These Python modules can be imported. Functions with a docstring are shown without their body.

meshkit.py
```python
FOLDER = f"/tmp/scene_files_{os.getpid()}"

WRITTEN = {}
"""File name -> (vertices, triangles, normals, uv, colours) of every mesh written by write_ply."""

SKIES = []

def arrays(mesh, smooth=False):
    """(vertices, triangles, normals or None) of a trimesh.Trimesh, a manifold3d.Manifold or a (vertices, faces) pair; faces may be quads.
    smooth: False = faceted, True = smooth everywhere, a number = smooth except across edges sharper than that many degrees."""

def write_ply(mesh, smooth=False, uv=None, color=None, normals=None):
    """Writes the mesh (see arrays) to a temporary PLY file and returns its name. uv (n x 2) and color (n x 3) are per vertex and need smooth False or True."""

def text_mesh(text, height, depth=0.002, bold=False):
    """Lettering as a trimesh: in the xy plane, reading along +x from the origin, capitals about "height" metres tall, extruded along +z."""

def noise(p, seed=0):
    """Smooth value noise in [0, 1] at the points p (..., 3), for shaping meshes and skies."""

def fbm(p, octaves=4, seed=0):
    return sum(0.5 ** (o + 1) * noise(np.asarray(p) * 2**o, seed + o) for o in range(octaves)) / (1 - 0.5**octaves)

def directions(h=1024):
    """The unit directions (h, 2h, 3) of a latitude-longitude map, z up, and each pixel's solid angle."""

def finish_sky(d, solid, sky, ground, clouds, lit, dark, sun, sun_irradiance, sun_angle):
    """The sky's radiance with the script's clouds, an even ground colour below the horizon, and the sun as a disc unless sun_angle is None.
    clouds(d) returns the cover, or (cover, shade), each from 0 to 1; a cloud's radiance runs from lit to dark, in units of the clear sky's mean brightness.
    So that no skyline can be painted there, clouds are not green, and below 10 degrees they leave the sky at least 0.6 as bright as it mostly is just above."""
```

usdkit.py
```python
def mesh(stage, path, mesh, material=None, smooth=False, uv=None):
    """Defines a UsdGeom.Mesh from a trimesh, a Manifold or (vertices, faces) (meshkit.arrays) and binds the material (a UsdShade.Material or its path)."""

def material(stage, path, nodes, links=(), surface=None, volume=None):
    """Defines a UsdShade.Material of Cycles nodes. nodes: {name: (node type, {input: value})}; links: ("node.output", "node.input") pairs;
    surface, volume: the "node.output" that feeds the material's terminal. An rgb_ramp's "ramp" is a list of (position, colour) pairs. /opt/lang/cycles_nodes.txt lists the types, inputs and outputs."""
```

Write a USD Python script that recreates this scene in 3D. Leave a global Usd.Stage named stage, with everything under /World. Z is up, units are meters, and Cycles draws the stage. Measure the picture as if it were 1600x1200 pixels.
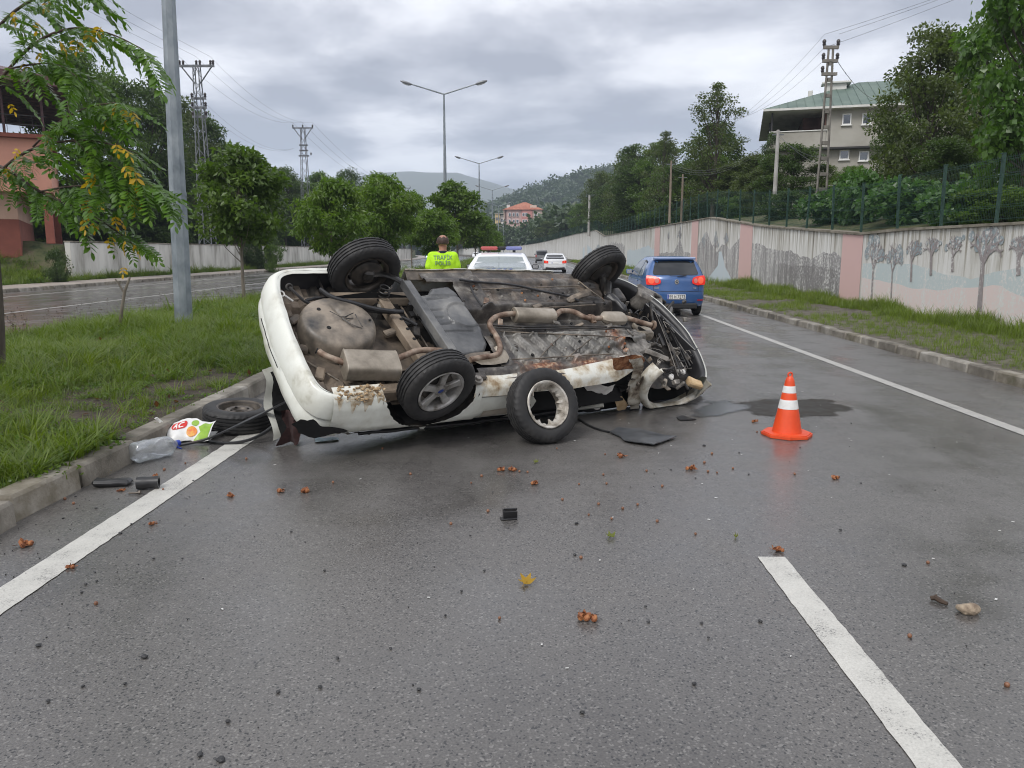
import math, random
import numpy as np
import trimesh, usdkit, meshkit
import shapely.geometry as sg
from shapely import affinity
from shapely.ops import unary_union
from scipy.spatial import Delaunay
from pxr import Usd, UsdGeom, UsdLux, UsdShade, Gf, Sdf, Vt

stage = Usd.Stage.CreateInMemory()
World = UsdGeom.Xform.Define(stage, '/World')
stage.SetDefaultPrim(World.GetPrim())
UsdGeom.Scope.Define(stage, '/World/Looks')

# ------------------------------------------------------------------ camera
FPX, EYE = 1220.0, 1.6
PITCH = math.atan(207 / FPX)
YAW = math.atan(25 / (FPX / math.cos(PITCH)))
CAMF = np.array([-math.sin(YAW) * math.cos(PITCH), math.cos(YAW) * math.cos(PITCH), -math.sin(PITCH)])
CAMR = np.array([math.cos(YAW), math.sin(YAW), 0.0])
CAMU = np.cross(CAMR, CAMF)
CAMC = np.array([0, 0, EYE])
cam = UsdGeom.Camera.Define(stage, '/World/camera')
cam.CreateHorizontalApertureAttr(36.0)
cam.CreateVerticalApertureAttr(27.0)
cam.CreateFocalLengthAttr(36.0 * FPX / 1600)
cam.CreateClippingRangeAttr(Gf.Vec2f(0.05, 20000))
cam.CreateExposureAttr(0.52)
m = Gf.Matrix4d(*CAMR, 0, *CAMU, 0, *(-CAMF), 0, *CAMC, 1)
cam.AddTransformOp().Set(m)

# ------------------------------------------------------------------ sky and sun (overcast)
SUN_EL, SUN_AZ = math.radians(48), math.radians(-150)      # azimuth = atan2(x, y): high sun behind thick cloud, behind the viewer
SKY_GAIN = 0.096
sun = UsdLux.DistantLight.Define(stage, '/World/sun')
sun.CreateIntensityAttr(0.38)
sun.CreateAngleAttr(22.0)
sun.CreateColorAttr(Gf.Vec3f(1.0, 0.97, 0.93))
UsdLux.LightAPI(sun.GetPrim())
sun.GetPrim().CreateAttribute('inputs:normalize', Sdf.ValueTypeNames.Bool).Set(True)
sun.AddRotateXYZOp().Set(Gf.Vec3f(90 - math.degrees(SUN_EL), 0, 180 - math.degrees(SUN_AZ)))
dome = UsdLux.DomeLight.Define(stage, '/World/sky')
dome.CreateIntensityAttr(1.0)
CLOUD_LIT, CLOUD_MID, CLOUD_DARK = (7.4, 7.4, 7.75), (5.0, 5.05, 5.5), (2.95, 3.02, 3.45)
skymat = usdkit.material(stage, '/World/Looks/overcast_sky', {
    'tc': ('texture_coordinate', {}),
    'sky': ('sky_texture', {'sky_type': 'single_scattering', 'sun_disc': False, 'sun_elevation': SUN_EL, 'sun_rotation': SUN_AZ}),
    'sep': ('separate_xyz', {}),
    'zz': ('math', {'math_type': 'maximum', 'value2': 0.0}),
    'za': ('math', {'math_type': 'add', 'value2': 0.16}),
    'dx': ('math', {'math_type': 'divide'}),
    'dy': ('math', {'math_type': 'divide'}),
    'cv': ('combine_xyz', {'z': 3.7}),
    'n1': ('noise_texture', {'scale': 0.85, 'detail': 7.0, 'roughness': 0.52, 'distortion': 0.35}),
    'n2': ('noise_texture', {'scale': 1.7, 'detail': 6.0, 'roughness': 0.55, 'distortion': 0.2}),
    'mx': ('mix_float', {'fac': 0.36}),
    'ramp': ('rgb_ramp', {'ramp': [(0.42, CLOUD_DARK), (0.485, CLOUD_MID), (0.535, CLOUD_LIT), (0.60, (9.0, 9.0, 9.15))]}),
    'ov': ('math', {'math_type': 'multiply_add', 'value2': 0.5, 'value3': 0.93}),
    'cg': ('mix', {'mix_type': 'multiply', 'fac': 1.0}),
    'cc': ('combine_xyz', {}),
    'mix': ('mix', {'mix_type': 'mix', 'fac': 0.96}),
    'bg': ('background_shader', {'strength': SKY_GAIN})},
    [('tc.generated', 'sep.vector'), ('sep.z', 'zz.value1'), ('zz.value', 'za.value1'), ('sep.x', 'dx.value1'), ('za.value', 'dx.value2'),
     ('sep.y', 'dy.value1'), ('za.value', 'dy.value2'), ('dx.value', 'cv.x'), ('dy.value', 'cv.y'), ('cv.vector', 'n1.vector'), ('cv.vector', 'n2.vector'),
     ('n1.fac', 'mx.a'), ('n2.fac', 'mx.b'), ('mx.result', 'ramp.fac'), ('zz.value', 'ov.value1'),
     ('ov.value', 'cc.x'), ('ov.value', 'cc.y'), ('ov.value', 'cc.z'), ('ramp.color', 'cg.color1'), ('cc.vector', 'cg.color2'),
     ('sky.color', 'mix.color1'), ('cg.color', 'mix.color2'), ('mix.color', 'bg.color')], surface='bg.background')
UsdShade.MaterialBindingAPI.Apply(dome.GetPrim()).Bind(skymat)
dome.GetPrim().SetCustomDataByKey('kind', 'structure')

# ------------------------------------------------------------------ helpers
def ray(px, py): return CAMF + CAMR * (px - 800) / FPX + CAMU * (600 - py) / FPX
def gnd(px, py, z=0.0):
    d = ray(px, py); return CAMC + d * (z - EYE) / d[2]
def at(px, py, Y):
    d = ray(px, py); return CAMC + d * Y / d[1]
def atx(px, py, X):
    d = ray(px, py); return CAMC + d * X / d[0]
def rotm(rx=0, ry=0, rz=0):
    return trimesh.transformations.euler_matrix(math.radians(rx), math.radians(ry), math.radians(rz), 'sxyz')
def tmat(x=0, y=0, z=0): return trimesh.transformations.translation_matrix([x, y, z])
def frame(o, x, y=None, z=None):
    """matrix with x axis along x and z close to z"""
    x = np.asarray(x, float); x = x / np.linalg.norm(x)
    z = np.asarray([0, 0, 1] if z is None else z, float)
    y = np.cross(z, x)
    if np.linalg.norm(y) < 1e-6: y = np.array([0, 1.0, 0])
    y /= np.linalg.norm(y); z = np.cross(x, y)
    M = np.eye(4); M[:3, 0], M[:3, 1], M[:3, 2], M[:3, 3] = x, y, z, o
    return M

class MB:
    """collects triangles that become one mesh"""
    def __init__(s): s.v, s.f, s.n = [], [], 0
    def add(s, v, f=None, T=None):
        if f is None:
            if hasattr(v, 'to_mesh'):
                mm = v.to_mesh(); v, f = mm.vert_properties[:, :3], mm.tri_verts
            else: v, f = v.vertices, v.faces
        v, f = np.asarray(v, float), np.asarray(f, int)
        if f.shape[1] == 4: f = np.vstack([f[:, [0, 1, 2]], f[:, [0, 2, 3]]])
        if T is not None: v = v @ np.asarray(T)[:3, :3].T + np.asarray(T)[:3, 3]
        s.v.append(v); s.f.append(f + s.n); s.n += len(v); return s
    def get(s): return np.vstack(s.v), np.vstack(s.f)
    def box(s, size, c=(0, 0, 0), T=None, b=0.0):
        if b <= 0:
            m = trimesh.creation.box(size); v, f = m.vertices + np.asarray(c), m.faces
        else:
            v, f = bevel_box(size, b); v = v + np.asarray(c)
        return s.add(v, f, T)
    def tube(s, pts, r, n=8, cap=True, T=None, flat=None): return s.add(*tube(pts, r, n, cap, flat), T=T)
    def lathe(s, prof, n=24, T=None, ang=2 * math.pi): return s.add(*lathe(prof, n, ang), T=T)
    def prism(s, poly, h, T=None, z0=0.0):
        for g in getattr(poly, 'geoms', [poly]):
            m = trimesh.creation.extrude_polygon(g, h, engine='earcut'); s.add(m.vertices + [0, 0, z0], m.faces, T)
        return s
    def xform(s, T):
        s.v = [v @ T[:3, :3].T + T[:3, 3] for v in s.v]; return s

def bevel_box(size, b):
    sx, sy, sz = [d / 2 for d in size]; b = min(b, sx * .9, sy * .9, sz * .9)
    P = []
    for x in (-1, 1):
        for y in (-1, 1):
            for z in (-1, 1):
                P += [(x * sx, y * (sy - b), z * (sz - b)), (x * (sx - b), y * sy, z * (sz - b)), (x * (sx - b), y * (sy - b), z * sz)]
    h = trimesh.convex.convex_hull(np.array(P)); return h.vertices, h.faces

def tube(pts, r, n=8, cap=True, flat=None):
    p = np.asarray(pts, float); k = len(p); r = np.broadcast_to(np.asarray(r, float), (k,))
    t = np.gradient(p, axis=0) if k > 2 else np.repeat((p[1:] - p[:1]), 2, 0)
    t /= np.linalg.norm(t, axis=1, keepdims=True) + 1e-12
    a = np.cross(t[0], [0, 0, 1.0]);  a = a if np.linalg.norm(a) > 1e-3 else np.array([1.0, 0, 0])
    A = []
    for i in range(k):
        a = a - t[i] * (a @ t[i]); a /= np.linalg.norm(a) + 1e-12; A.append(a)
    A = np.array(A); B = np.cross(t, A); g = np.arange(n) * 2 * math.pi / n
    fl = 1.0 if flat is None else flat
    v = p[:, None] + r[:, None, None] * (np.cos(g)[None, :, None] * A[:, None] + fl * np.sin(g)[None, :, None] * B[:, None])
    i, j = np.meshgrid(np.arange(k - 1), np.arange(n), indexing='ij')
    q = np.stack([i * n + j, i * n + (j + 1) % n, (i + 1) * n + (j + 1) % n, (i + 1) * n + j], -1).reshape(-1, 4)
    f = np.vstack([q[:, [0, 1, 2]], q[:, [0, 2, 3]]]); v = v.reshape(-1, 3)
    if cap:
        c0, c1 = len(v), len(v) + 1; v = np.vstack([v, p[0], p[-1]])
        jj = np.arange(n); f = np.vstack([f, np.stack([jj * 0 + c0, (jj + 1) % n, jj], 1), np.stack([jj * 0 + c1, (k - 1) * n + jj, (k - 1) * n + (jj + 1) % n], 1)])
    return v, f

def lathe(prof, n=24, ang=2 * math.pi):
    """profile (r, z) turned about z"""
    p = np.asarray(prof, float); full = abs(ang - 2 * math.pi) < 1e-6; m = n if full else n + 1
    g = np.arange(m) * ang / n
    v = np.stack([p[:, None, 0] * np.cos(g), p[:, None, 0] * np.sin(g), np.repeat(p[:, 1:2], m, 1)], -1).reshape(-1, 3)
    F = []
    for i in range(len(p) - 1):
        for j in range(n):
            k = (j + 1) % m; F.append((i * m + j, i * m + k, (i + 1) * m + k, (i + 1) * m + j))
    F = np.array(F); return v, np.vstack([F[:, [0, 1, 2]], F[:, [0, 2, 3]]])

def grid(P):
    """P (a, b, 3) points -> mesh"""
    P = np.asarray(P, float); a, b = P.shape[:2]; i, j = np.meshgrid(np.arange(a - 1), np.arange(b - 1), indexing='ij')
    q = np.stack([i * b + j, (i + 1) * b + j, (i + 1) * b + j + 1, i * b + j + 1], -1).reshape(-1, 4)
    return P.reshape(-1, 3), np.vstack([q[:, [0, 1, 2]], q[:, [0, 2, 3]]])

def loft(rings, close=True, cap=True):
    R = np.asarray(rings, float); a, b = R.shape[:2]; F = []
    for i in range(a - 1):
        for j in range(b if close else b - 1):
            k = (j + 1) % b; F += [(i * b + j, i * b + k, (i + 1) * b + k), (i * b + j, (i + 1) * b + k, (i + 1) * b + j)]
    v = R.reshape(-1, 3)
    if cap:
        v = np.vstack([v, R[0].mean(0), R[-1].mean(0)]); c0 = a * b
        for j in range(b):
            k = (j + 1) % b; F += [(c0, k, j), (c0 + 1, (a - 1) * b + j, (a - 1) * b + k)]
    return v, np.array(F)

def tri_poly(poly, step):
    """triangulates a polygon with inner points about step apart -> (n,2), faces"""
    V, F, n = [], [], 0
    for g in getattr(poly, 'geoms', [poly]):
        if g.is_empty: continue
        P = []
        for ringc in [g.exterior, *g.interiors]:
            d = ringc.segmentize(step); P += list(d.coords)[:-1]
        x0, y0, x1, y1 = g.bounds
        inn = g.buffer(-step * 0.45)
        if not inn.is_empty:
            X, Y = np.meshgrid(np.arange(x0 + step / 2, x1, step), np.arange(y0 + step / 2, y1, step))
            from shapely import contains_xy
            ok = contains_xy(inn, X.ravel(), Y.ravel()); P += list(zip(X.ravel()[ok], Y.ravel()[ok]))
        P = np.array(P)
        d = Delaunay(P, qhull_options='QJ'); c = P[d.simplices].mean(1)
        from shapely import contains_xy
        f = d.simplices[contains_xy(g, c[:, 0], c[:, 1])]
        a, b, e = P[f[:, 0]], P[f[:, 1]], P[f[:, 2]]
        s = (b[:, 0] - a[:, 0]) * (e[:, 1] - a[:, 1]) - (b[:, 1] - a[:, 1]) * (e[:, 0] - a[:, 0])
        f = f[np.abs(s) > 1e-9]; s = s[np.abs(s) > 1e-9]; f[s < 0] = f[s < 0][:, ::-1]
        V.append(P); F.append(f + n); n += len(P)
    return np.vstack(V), np.vstack(F)

USED = {}
def numbered(parent, name):
    k = (parent, name); i = USED.get(k, -1) + 1; USED[k] = i
    return name if i == 0 else f'{name}_{i:03d}'
def pth(p): return '/World' if p is None else str(p.GetPath())
def tag(o, label=None, cat=None, group=None, kind=None):
    for k, x in (('label', label), ('category', cat), ('group', group), ('kind', kind)):
        if x: o.SetCustomDataByKey(k, x)
    return o
def obj(name, mb, mat, parent=None, smooth=35, label=None, kind=None, cat=None, group=None, colors=None):
    path = pth(parent) + '/' + numbered(pth(parent), name)
    mm = mb.get() if isinstance(mb, MB) else mb
    used = np.zeros(len(mm[0]), bool); used[np.asarray(mm[1]).ravel()] = True
    if not used.all():
        idx = np.cumsum(used) - 1; mm = (np.asarray(mm[0])[used], idx[np.asarray(mm[1])])
        if colors: colors = {k: np.asarray(a)[used] for k, a in colors.items()}
    g = usdkit.mesh(stage, path, mm, mat, smooth=smooth)
    g.CreateDoubleSidedAttr(True)
    if colors is not None:
        for nm, arr in colors.items():
            UsdGeom.PrimvarsAPI(g).CreatePrimvar(nm, Sdf.ValueTypeNames.FloatArray, 'vertex').Set(Vt.FloatArray.FromNumpy(np.asarray(arr, np.float32)))
    return tag(g.GetPrim(), label, cat, group, kind)
def thing(name, label=None, cat=None, loc=(0, 0, 0), rz=0.0, group=None, kind=None, T=None, parent=None):
    x = UsdGeom.Xform.Define(stage, pth(parent) + '/' + numbered(pth(parent), name))
    if T is not None: x.AddTransformOp().Set(Gf.Matrix4d(np.asarray(T, float).T.tolist()))
    else:
        x.AddTranslateOp().Set(Gf.Vec3d(*map(float, loc)))
        if rz: x.AddRotateZOp().Set(float(rz))
    return tag(x.GetPrim(), label, cat, group, kind)
def copy_of(src, name, label, cat, T, group=None):
    """one more of a thing that was modelled once; T places it"""
    x = UsdGeom.Xform.Define(stage, '/World/' + numbered('/World', name))
    x.GetPrim().GetReferences().AddInternalReference(src.GetPath() if hasattr(src, 'GetPath') else src)
    x.ClearXformOpOrder()
    x.AddTransformOp(UsdGeom.XformOp.PrecisionDouble, 'place').Set(Gf.Matrix4d(np.asarray(T, float).T.tolist()))
    x.GetPrim().SetInstanceable(True)
    return tag(x.GetPrim(), label, cat, group)
def model(name):
    """a class prim: a kind of thing that is only drawn through its copies"""
    stage.CreateClassPrim('/World/' + name)
    x = stage.GetPrimAtPath('/World/' + name); return x
def place(x, y, z, rz=0, s=1.0, sz=None, rx=0, ry=0):
    S = np.diag([s, s, sz or s, 1.0]); return tmat(x, y, z) @ rotm(rx, ry, rz) @ S

MATS = {}
def mat(name, c1, c2=None, scale=8.0, rough=0.5, bump=0.0, bscale=None, metal=0.0, spec=None, detail=4.0, lo=0.35, hi=0.65, coat=0.0, rvar=0.0, c3=None, stretch=(1, 1, 1), bdist=0.01, island=0.0, emit=None):
    """procedural surface: two or three colours broken up by noise, with fine relief"""
    if name in MATS: return MATS[name]
    N = {'g': ('geometry', {}), 'tc': ('texture_coordinate', {}), 'mp': ('mapping', {'scale': stretch}), 'p': ('principled_bsdf', {'roughness': rough, 'metallic': metal, 'coat_weight': coat, 'coat_roughness': 0.08})}
    L = [('g.position', 'mp.vector')]
    if spec is not None: N['p'][1]['specular_ior_level'] = spec
    if c2 is not None:
        st = [(lo, c1), (hi, c2)] if c3 is None else [(lo, c1), ((lo + hi) / 2, c2), (hi, c3)]
        N['n'] = ('noise_texture', {'scale': scale, 'detail': detail, 'roughness': 0.6}); N['r'] = ('rgb_ramp', {'ramp': st})
        L += [('mp.vector', 'n.vector'), ('n.fac', 'r.fac')]
        out = 'r.color'
        if island:
            N['ir'] = ('map_range', {'from_min': 0.0, 'from_max': 1.0, 'to_min': 1 - island, 'to_max': 1 + island})
            N['ic'] = ('combine_xyz', {}); N['im'] = ('mix', {'mix_type': 'multiply', 'fac': 1.0})
            L += [('g.random_per_island', 'ir.value'), ('ir.result', 'ic.x'), ('ir.result', 'ic.y'), ('ir.result', 'ic.z'), (out, 'im.color1'), ('ic.vector', 'im.color2')]; out = 'im.color'
        L.append((out, 'p.base_color'))
        if rvar:
            N['rr'] = ('map_range', {'from_min': lo, 'from_max': hi, 'to_min': max(rough - rvar, 0.02), 'to_max': min(rough + rvar, 1)})
            L += [('n.fac', 'rr.value'), ('rr.result', 'p.roughness')]
    else: N['p'][1]['base_color'] = c1
    if bump:
        N['bn'] = ('noise_texture', {'scale': bscale or scale * 4, 'detail': 3.0}); N['b'] = ('bump', {'strength': bump, 'distance': bdist})
        L += [('mp.vector', 'bn.vector'), ('bn.fac', 'b.height'), ('b.normal', 'p.normal')]
    if emit: N['p'][1]['emission_color'] = emit[:3]; N['p'][1]['emission_strength'] = emit[3]
    MATS[name] = usdkit.material(stage, '/World/Looks/' + name, N, L, surface='p.BSDF'); return MATS[name]

def leafmat(name, dark, light, trans=0.35, rough=0.45, nscale=1.3):
    if name in MATS: return MATS[name]
    N = {'g': ('geometry', {}), 'n': ('noise_texture', {'scale': nscale, 'detail': 3.0}), 'mm': ('mix_float', {'fac': 0.55}),
         'r': ('rgb_ramp', {'ramp': [(0.22, dark), (0.78, light)]}), 'p': ('principled_bsdf', {'roughness': rough}), 't': ('translucent_bsdf', {}),
         'tc': ('mix', {'mix_type': 'multiply', 'fac': 1.0, 'color2': (1.5, 1.6, 0.6)}), 'x': ('mix_closure', {'fac': trans})}
    L = [('g.position', 'n.vector'), ('n.fac', 'mm.a'), ('g.random_per_island', 'mm.b'), ('mm.result', 'r.fac'), ('r.color', 'p.base_color'), ('r.color', 'tc.color1'), ('tc.color', 't.color'),
         ('p.BSDF', 'x.closure1'), ('t.BSDF', 'x.closure2')]
    MATS[name] = usdkit.material(stage, '/World/Looks/' + name, N, L, surface='x.closure'); return MATS[name]

def glassmat(name, tint=(0.6, 0.65, 0.65), fac_add=0.12):
    """window pane: clear with a fresnel mirror"""
    if name in MATS: return MATS[name]
    N = {'f': ('fresnel', {'IOR': 1.5}), 'a': ('math', {'math_type': 'add', 'value2': fac_add}), 't': ('transparent_bsdf', {'color': tint}), 'gl': ('glossy_bsdf', {'color': (0.9, 0.93, 0.95), 'roughness': 0.03}), 'x': ('mix_closure', {})}
    MATS[name] = usdkit.material(stage, '/World/Looks/' + name, N, [('f.fac', 'a.value1'), ('a.value', 'x.fac'), ('t.BSDF', 'x.closure1'), ('gl.BSDF', 'x.closure2')], surface='x.closure'); return MATS[name]
# ================================================================== SETTING
rng = np.random.default_rng(7)
def bend(Y):
    Y = np.asarray(Y, float); return -0.0006 * np.maximum(Y - 110, 0) ** 2

# ---- materials of the ground
def asphalt(name, base=1.0, wet=0.0):
    N = {'g': ('geometry', {}),
         'nb': ('noise_texture', {'scale': 0.22, 'detail': 5.0, 'roughness': 0.6}), 'nm': ('noise_texture', {'scale': 1.6, 'detail': 4.0}),
         'nf': ('noise_texture', {'scale': 110.0, 'detail': 3.0}), 'vo': ('voronoi_texture', {'scale': 130.0}), 'vw': ('separate_xyz', {}),
         'mp': ('mapping', {'scale': (1.0, 0.16, 1.0)}), 'ns': ('noise_texture', {'scale': 1.1, 'detail': 4.0}),
         'r1': ('rgb_ramp', {'ramp': [(0.34, (0.046, 0.043, 0.040)), (0.50, (0.090, 0.085, 0.080)), (0.66, (0.134, 0.127, 0.119))]}),
         'r2': ('rgb_ramp', {'ramp': [(0.30, (0.64, 0.64, 0.65)), (0.5, (0.97, 0.97, 0.97)), (0.68, (1.32, 1.32, 1.30))]}),
         'chip': ('rgb_ramp', {'ramp': [(0.0, (0, 0, 0)), (0.90, (0, 0, 0)), (0.93, (1, 1, 1)), (1.0, (1, 1, 1))]}),
         'hole': ('rgb_ramp', {'ramp': [(0.0, (1, 1, 1)), (0.07, (1, 1, 1)), (0.10, (0, 0, 0)), (1.0, (0, 0, 0))]}),
         'mm': ('mix', {'mix_type': 'multiply', 'fac': 1.0}), 'mc': ('mix', {'mix_type': 'mix', 'color2': (0.30, 0.29, 0.27)}), 'md': ('mix', {'mix_type': 'mix', 'color2': (0.02, 0.02, 0.02)}),
         'av': ('mix_float', {'fac': 0.45}), 'av2': ('mix_float', {'fac': 0.35}),
         'cf': ('math', {'math_type': 'multiply', 'value2': 0.33}),
         'rough': ('map_range', {'from_min': 0.40, 'from_max': 0.60, 'to_min': 0.10 - wet * .5, 'to_max': 0.48 - 2 * wet, 'clamp': True}),
         'bs': ('map_range', {'from_min': 0.38, 'from_max': 0.62, 'to_min': 0.10, 'to_max': 0.65, 'clamp': True}),
         'sc': ('separate_xyz', {}),
         'b': ('bump', {'strength': 0.5, 'distance': 0.004}), 'p': ('principled_bsdf', {'specular_ior_level': 0.65})}
    L = [('g.position', x + '.vector') for x in ('nb', 'nm', 'nf', 'vo', 'mp')] + [('mp.vector', 'ns.vector'), ('nb.fac', 'av.a'), ('nm.fac', 'av.b'), ('av.result', 'av2.a'), ('ns.fac', 'av2.b'), ('av2.result', 'r1.fac'), ('nf.fac', 'r2.fac'),
         ('r1.color', 'mm.color1'), ('r2.color', 'mm.color2'), ('vo.color', 'sc.vector'), ('sc.x', 'chip.fac'), ('chip.color', 'vw.vector'), ('vw.x', 'cf.value1'), ('cf.value', 'mc.fac'), ('mm.color', 'mc.color1'),
         ('sc.y', 'hole.fac'), ('hole.color', 'md.fac'), ('mc.color', 'md.color1'), ('md.color', 'p.base_color'), ('av2.result', 'rough.value'), ('rough.result', 'p.roughness'), ('nf.fac', 'b.height'), ('av2.result', 'bs.value'), ('bs.result', 'b.strength'), ('b.normal', 'p.normal')]
    MATS[name] = usdkit.material(stage, '/World/Looks/' + name, N, L, surface='p.BSDF'); return MATS[name]
asphalt('asphalt_wet'); asphalt('asphalt_left', wet=0.08)
def paintmat(name, col, wear=0.5, under=(0.09, 0.088, 0.09)):
    N = {'g': ('geometry', {}), 'n': ('noise_texture', {'scale': 130.0, 'detail': 4.0, 'roughness': 0.65}), 'n2': ('noise_texture', {'scale': 6.0, 'detail': 4.0}), 'mf': ('mix_float', {'fac': 0.4}),
         'r': ('rgb_ramp', {'ramp': [(wear - 0.21, under), (wear - 0.14, tuple(c * .72 for c in col)), (wear - 0.02, tuple(c * .86 for c in col)), (wear + 0.15, col)]}), 'p': ('principled_bsdf', {'roughness': 0.45}), 'b': ('bump', {'strength': 0.3, 'distance': 0.003})}
    MATS[name] = usdkit.material(stage, '/World/Looks/' + name, N, [('g.position', 'n.vector'), ('g.position', 'n2.vector'), ('n.fac', 'mf.a'), ('n2.fac', 'mf.b'), ('mf.result', 'r.fac'), ('r.color', 'p.base_color'), ('n.fac', 'b.height'), ('b.normal', 'p.normal')], surface='p.BSDF'); return MATS[name]
paintmat('road_paint', (0.56, 0.55, 0.505), 0.57); paintmat('road_paint_faded', (0.42, 0.41, 0.38), 0.55)
mat('kerb_concrete', (0.10, 0.088, 0.068), (0.20, 0.185, 0.155), 3.0, 0.75, bump=0.5, bscale=50, c3=(0.33, 0.31, 0.27), lo=0.3, hi=0.68)
mat('kerb_concrete_mossy', (0.075, 0.072, 0.04), (0.16, 0.14, 0.105), 4.0, 0.8, bump=0.5, bscale=50, c3=(0.27, 0.25, 0.21), lo=0.3, hi=0.68)
mat('kerb_concrete_dark', (0.07, 0.063, 0.048), (0.145, 0.13, 0.105), 3.5, 0.8, bump=0.5, bscale=50, c3=(0.24, 0.22, 0.185), lo=0.3, hi=0.68)
mat('soil', (0.022, 0.016, 0.010), (0.060, 0.044, 0.028), 9.0, 0.9, bump=0.8, bscale=40, bdist=0.02)
mat('verge', (0.030, 0.045, 0.014), (0.075, 0.085, 0.032), 1.5, 0.9, bump=0.8, bscale=12, c3=(0.10, 0.085, 0.05), bdist=0.05)
mat('pavement', (0.24, 0.205, 0.175), (0.36, 0.32, 0.28), 2.0, 0.6, bump=0.3, bscale=30)
mat('far_forest_floor', (0.022, 0.035, 0.016), (0.05, 0.065, 0.028), 0.05, 0.95)

# ---- ground: one sheet to the horizon, stepping up behind the walls
WALLY = np.array([-8, 14.2, 19.1, 21.7, 30.9, 39.6, 53.6, 94, 107, 112, 140, 165, 220, 270, 340, 460])
WALLZ = np.array([2.0, 2.08, 2.09, 2.04, 2.54, 3.22, 3.27, 3.37, 4.4, 4.4, 4.6, 4.5, 3.7, 3.2, 3.0, 2.5])
def walltop(Y): return np.interp(Y, WALLY, WALLZ)
def sst(x, a, b):
    t = np.clip((x - a) / (b - a), 0, 1); return t * t * (3 - 2 * t)
def terrain(X, Y):
    X = np.asarray(X, float); Y = np.asarray(Y, float); x = X - bend(Y)
    z = np.full(x.shape, -0.07)
    right = np.where(x > 9.16, walltop(Y) - 0.1 + np.clip(x - 9.3, 0, 40) * 0.11, 0)
    left_up = np.where(Y > 41.5, 1.95, 0.15 + sst(-x, 23.5, 32) * 2.1)
    left = np.where(x < -24.2, left_up + np.clip(-x - 27, 0, 60) * 0.03, np.where(x < -23.3, 0.12, 0))
    z = np.where(x > 9.16, right, z); z = np.where(x < -23.3, left, z)
    n = meshkit.fbm(np.stack([X * .12, Y * .12, X * 0], -1), 3, 3) - 0.5
    z += n * np.where((x > 10) | (x < -26), 0.7, 0)
    far = sst(Y, 330, 620)                                   # valley floor swells into hills
    hx = px_hill(X, Y)
    return z * (1 - far) + far * 2.0 + hx
def px_hill(X, Y):
    """the wooded hill to the right of the road's end and the ridges beyond"""
    d = np.maximum(Y, 1.0); u = X / d * 1220 + 825
    crest = np.interp(u, [500, 640, 720, 745, 775, 800, 830, 860, 890, 915, 945, 980, 1020, 1100, 1400], [5, 7, 14, 32, 38, 43, 49, 56, 63, 68, 69, 66, 62, 52, 26])
    h = crest * sst(Y, 430, 820) * (1 - 0.4 * sst(Y, 900, 1500)) * (1 - sst(Y, 1500, 2100))
    n = meshkit.fbm(np.stack([X * .012, Y * .012, X * 0], -1), 4, 11) - 0.5
    h = h * (1 + 0.35 * n)
    m = np.interp(u, [300, 480, 600, 640, 690, 720, 760, 800, 840, 880, 950, 1100, 1500], [190, 240, 285, 292, 290, 286, 258, 232, 215, 200, 185, 170, 150]) * sst(Y, 2000, 3000)
    n2 = meshkit.fbm(np.stack([X * .003, Y * .003, X * 0], -1), 4, 5) - 0.5
    return np.where(Y > 420, h + m * (1 + 0.18 * n2), 0)
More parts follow.
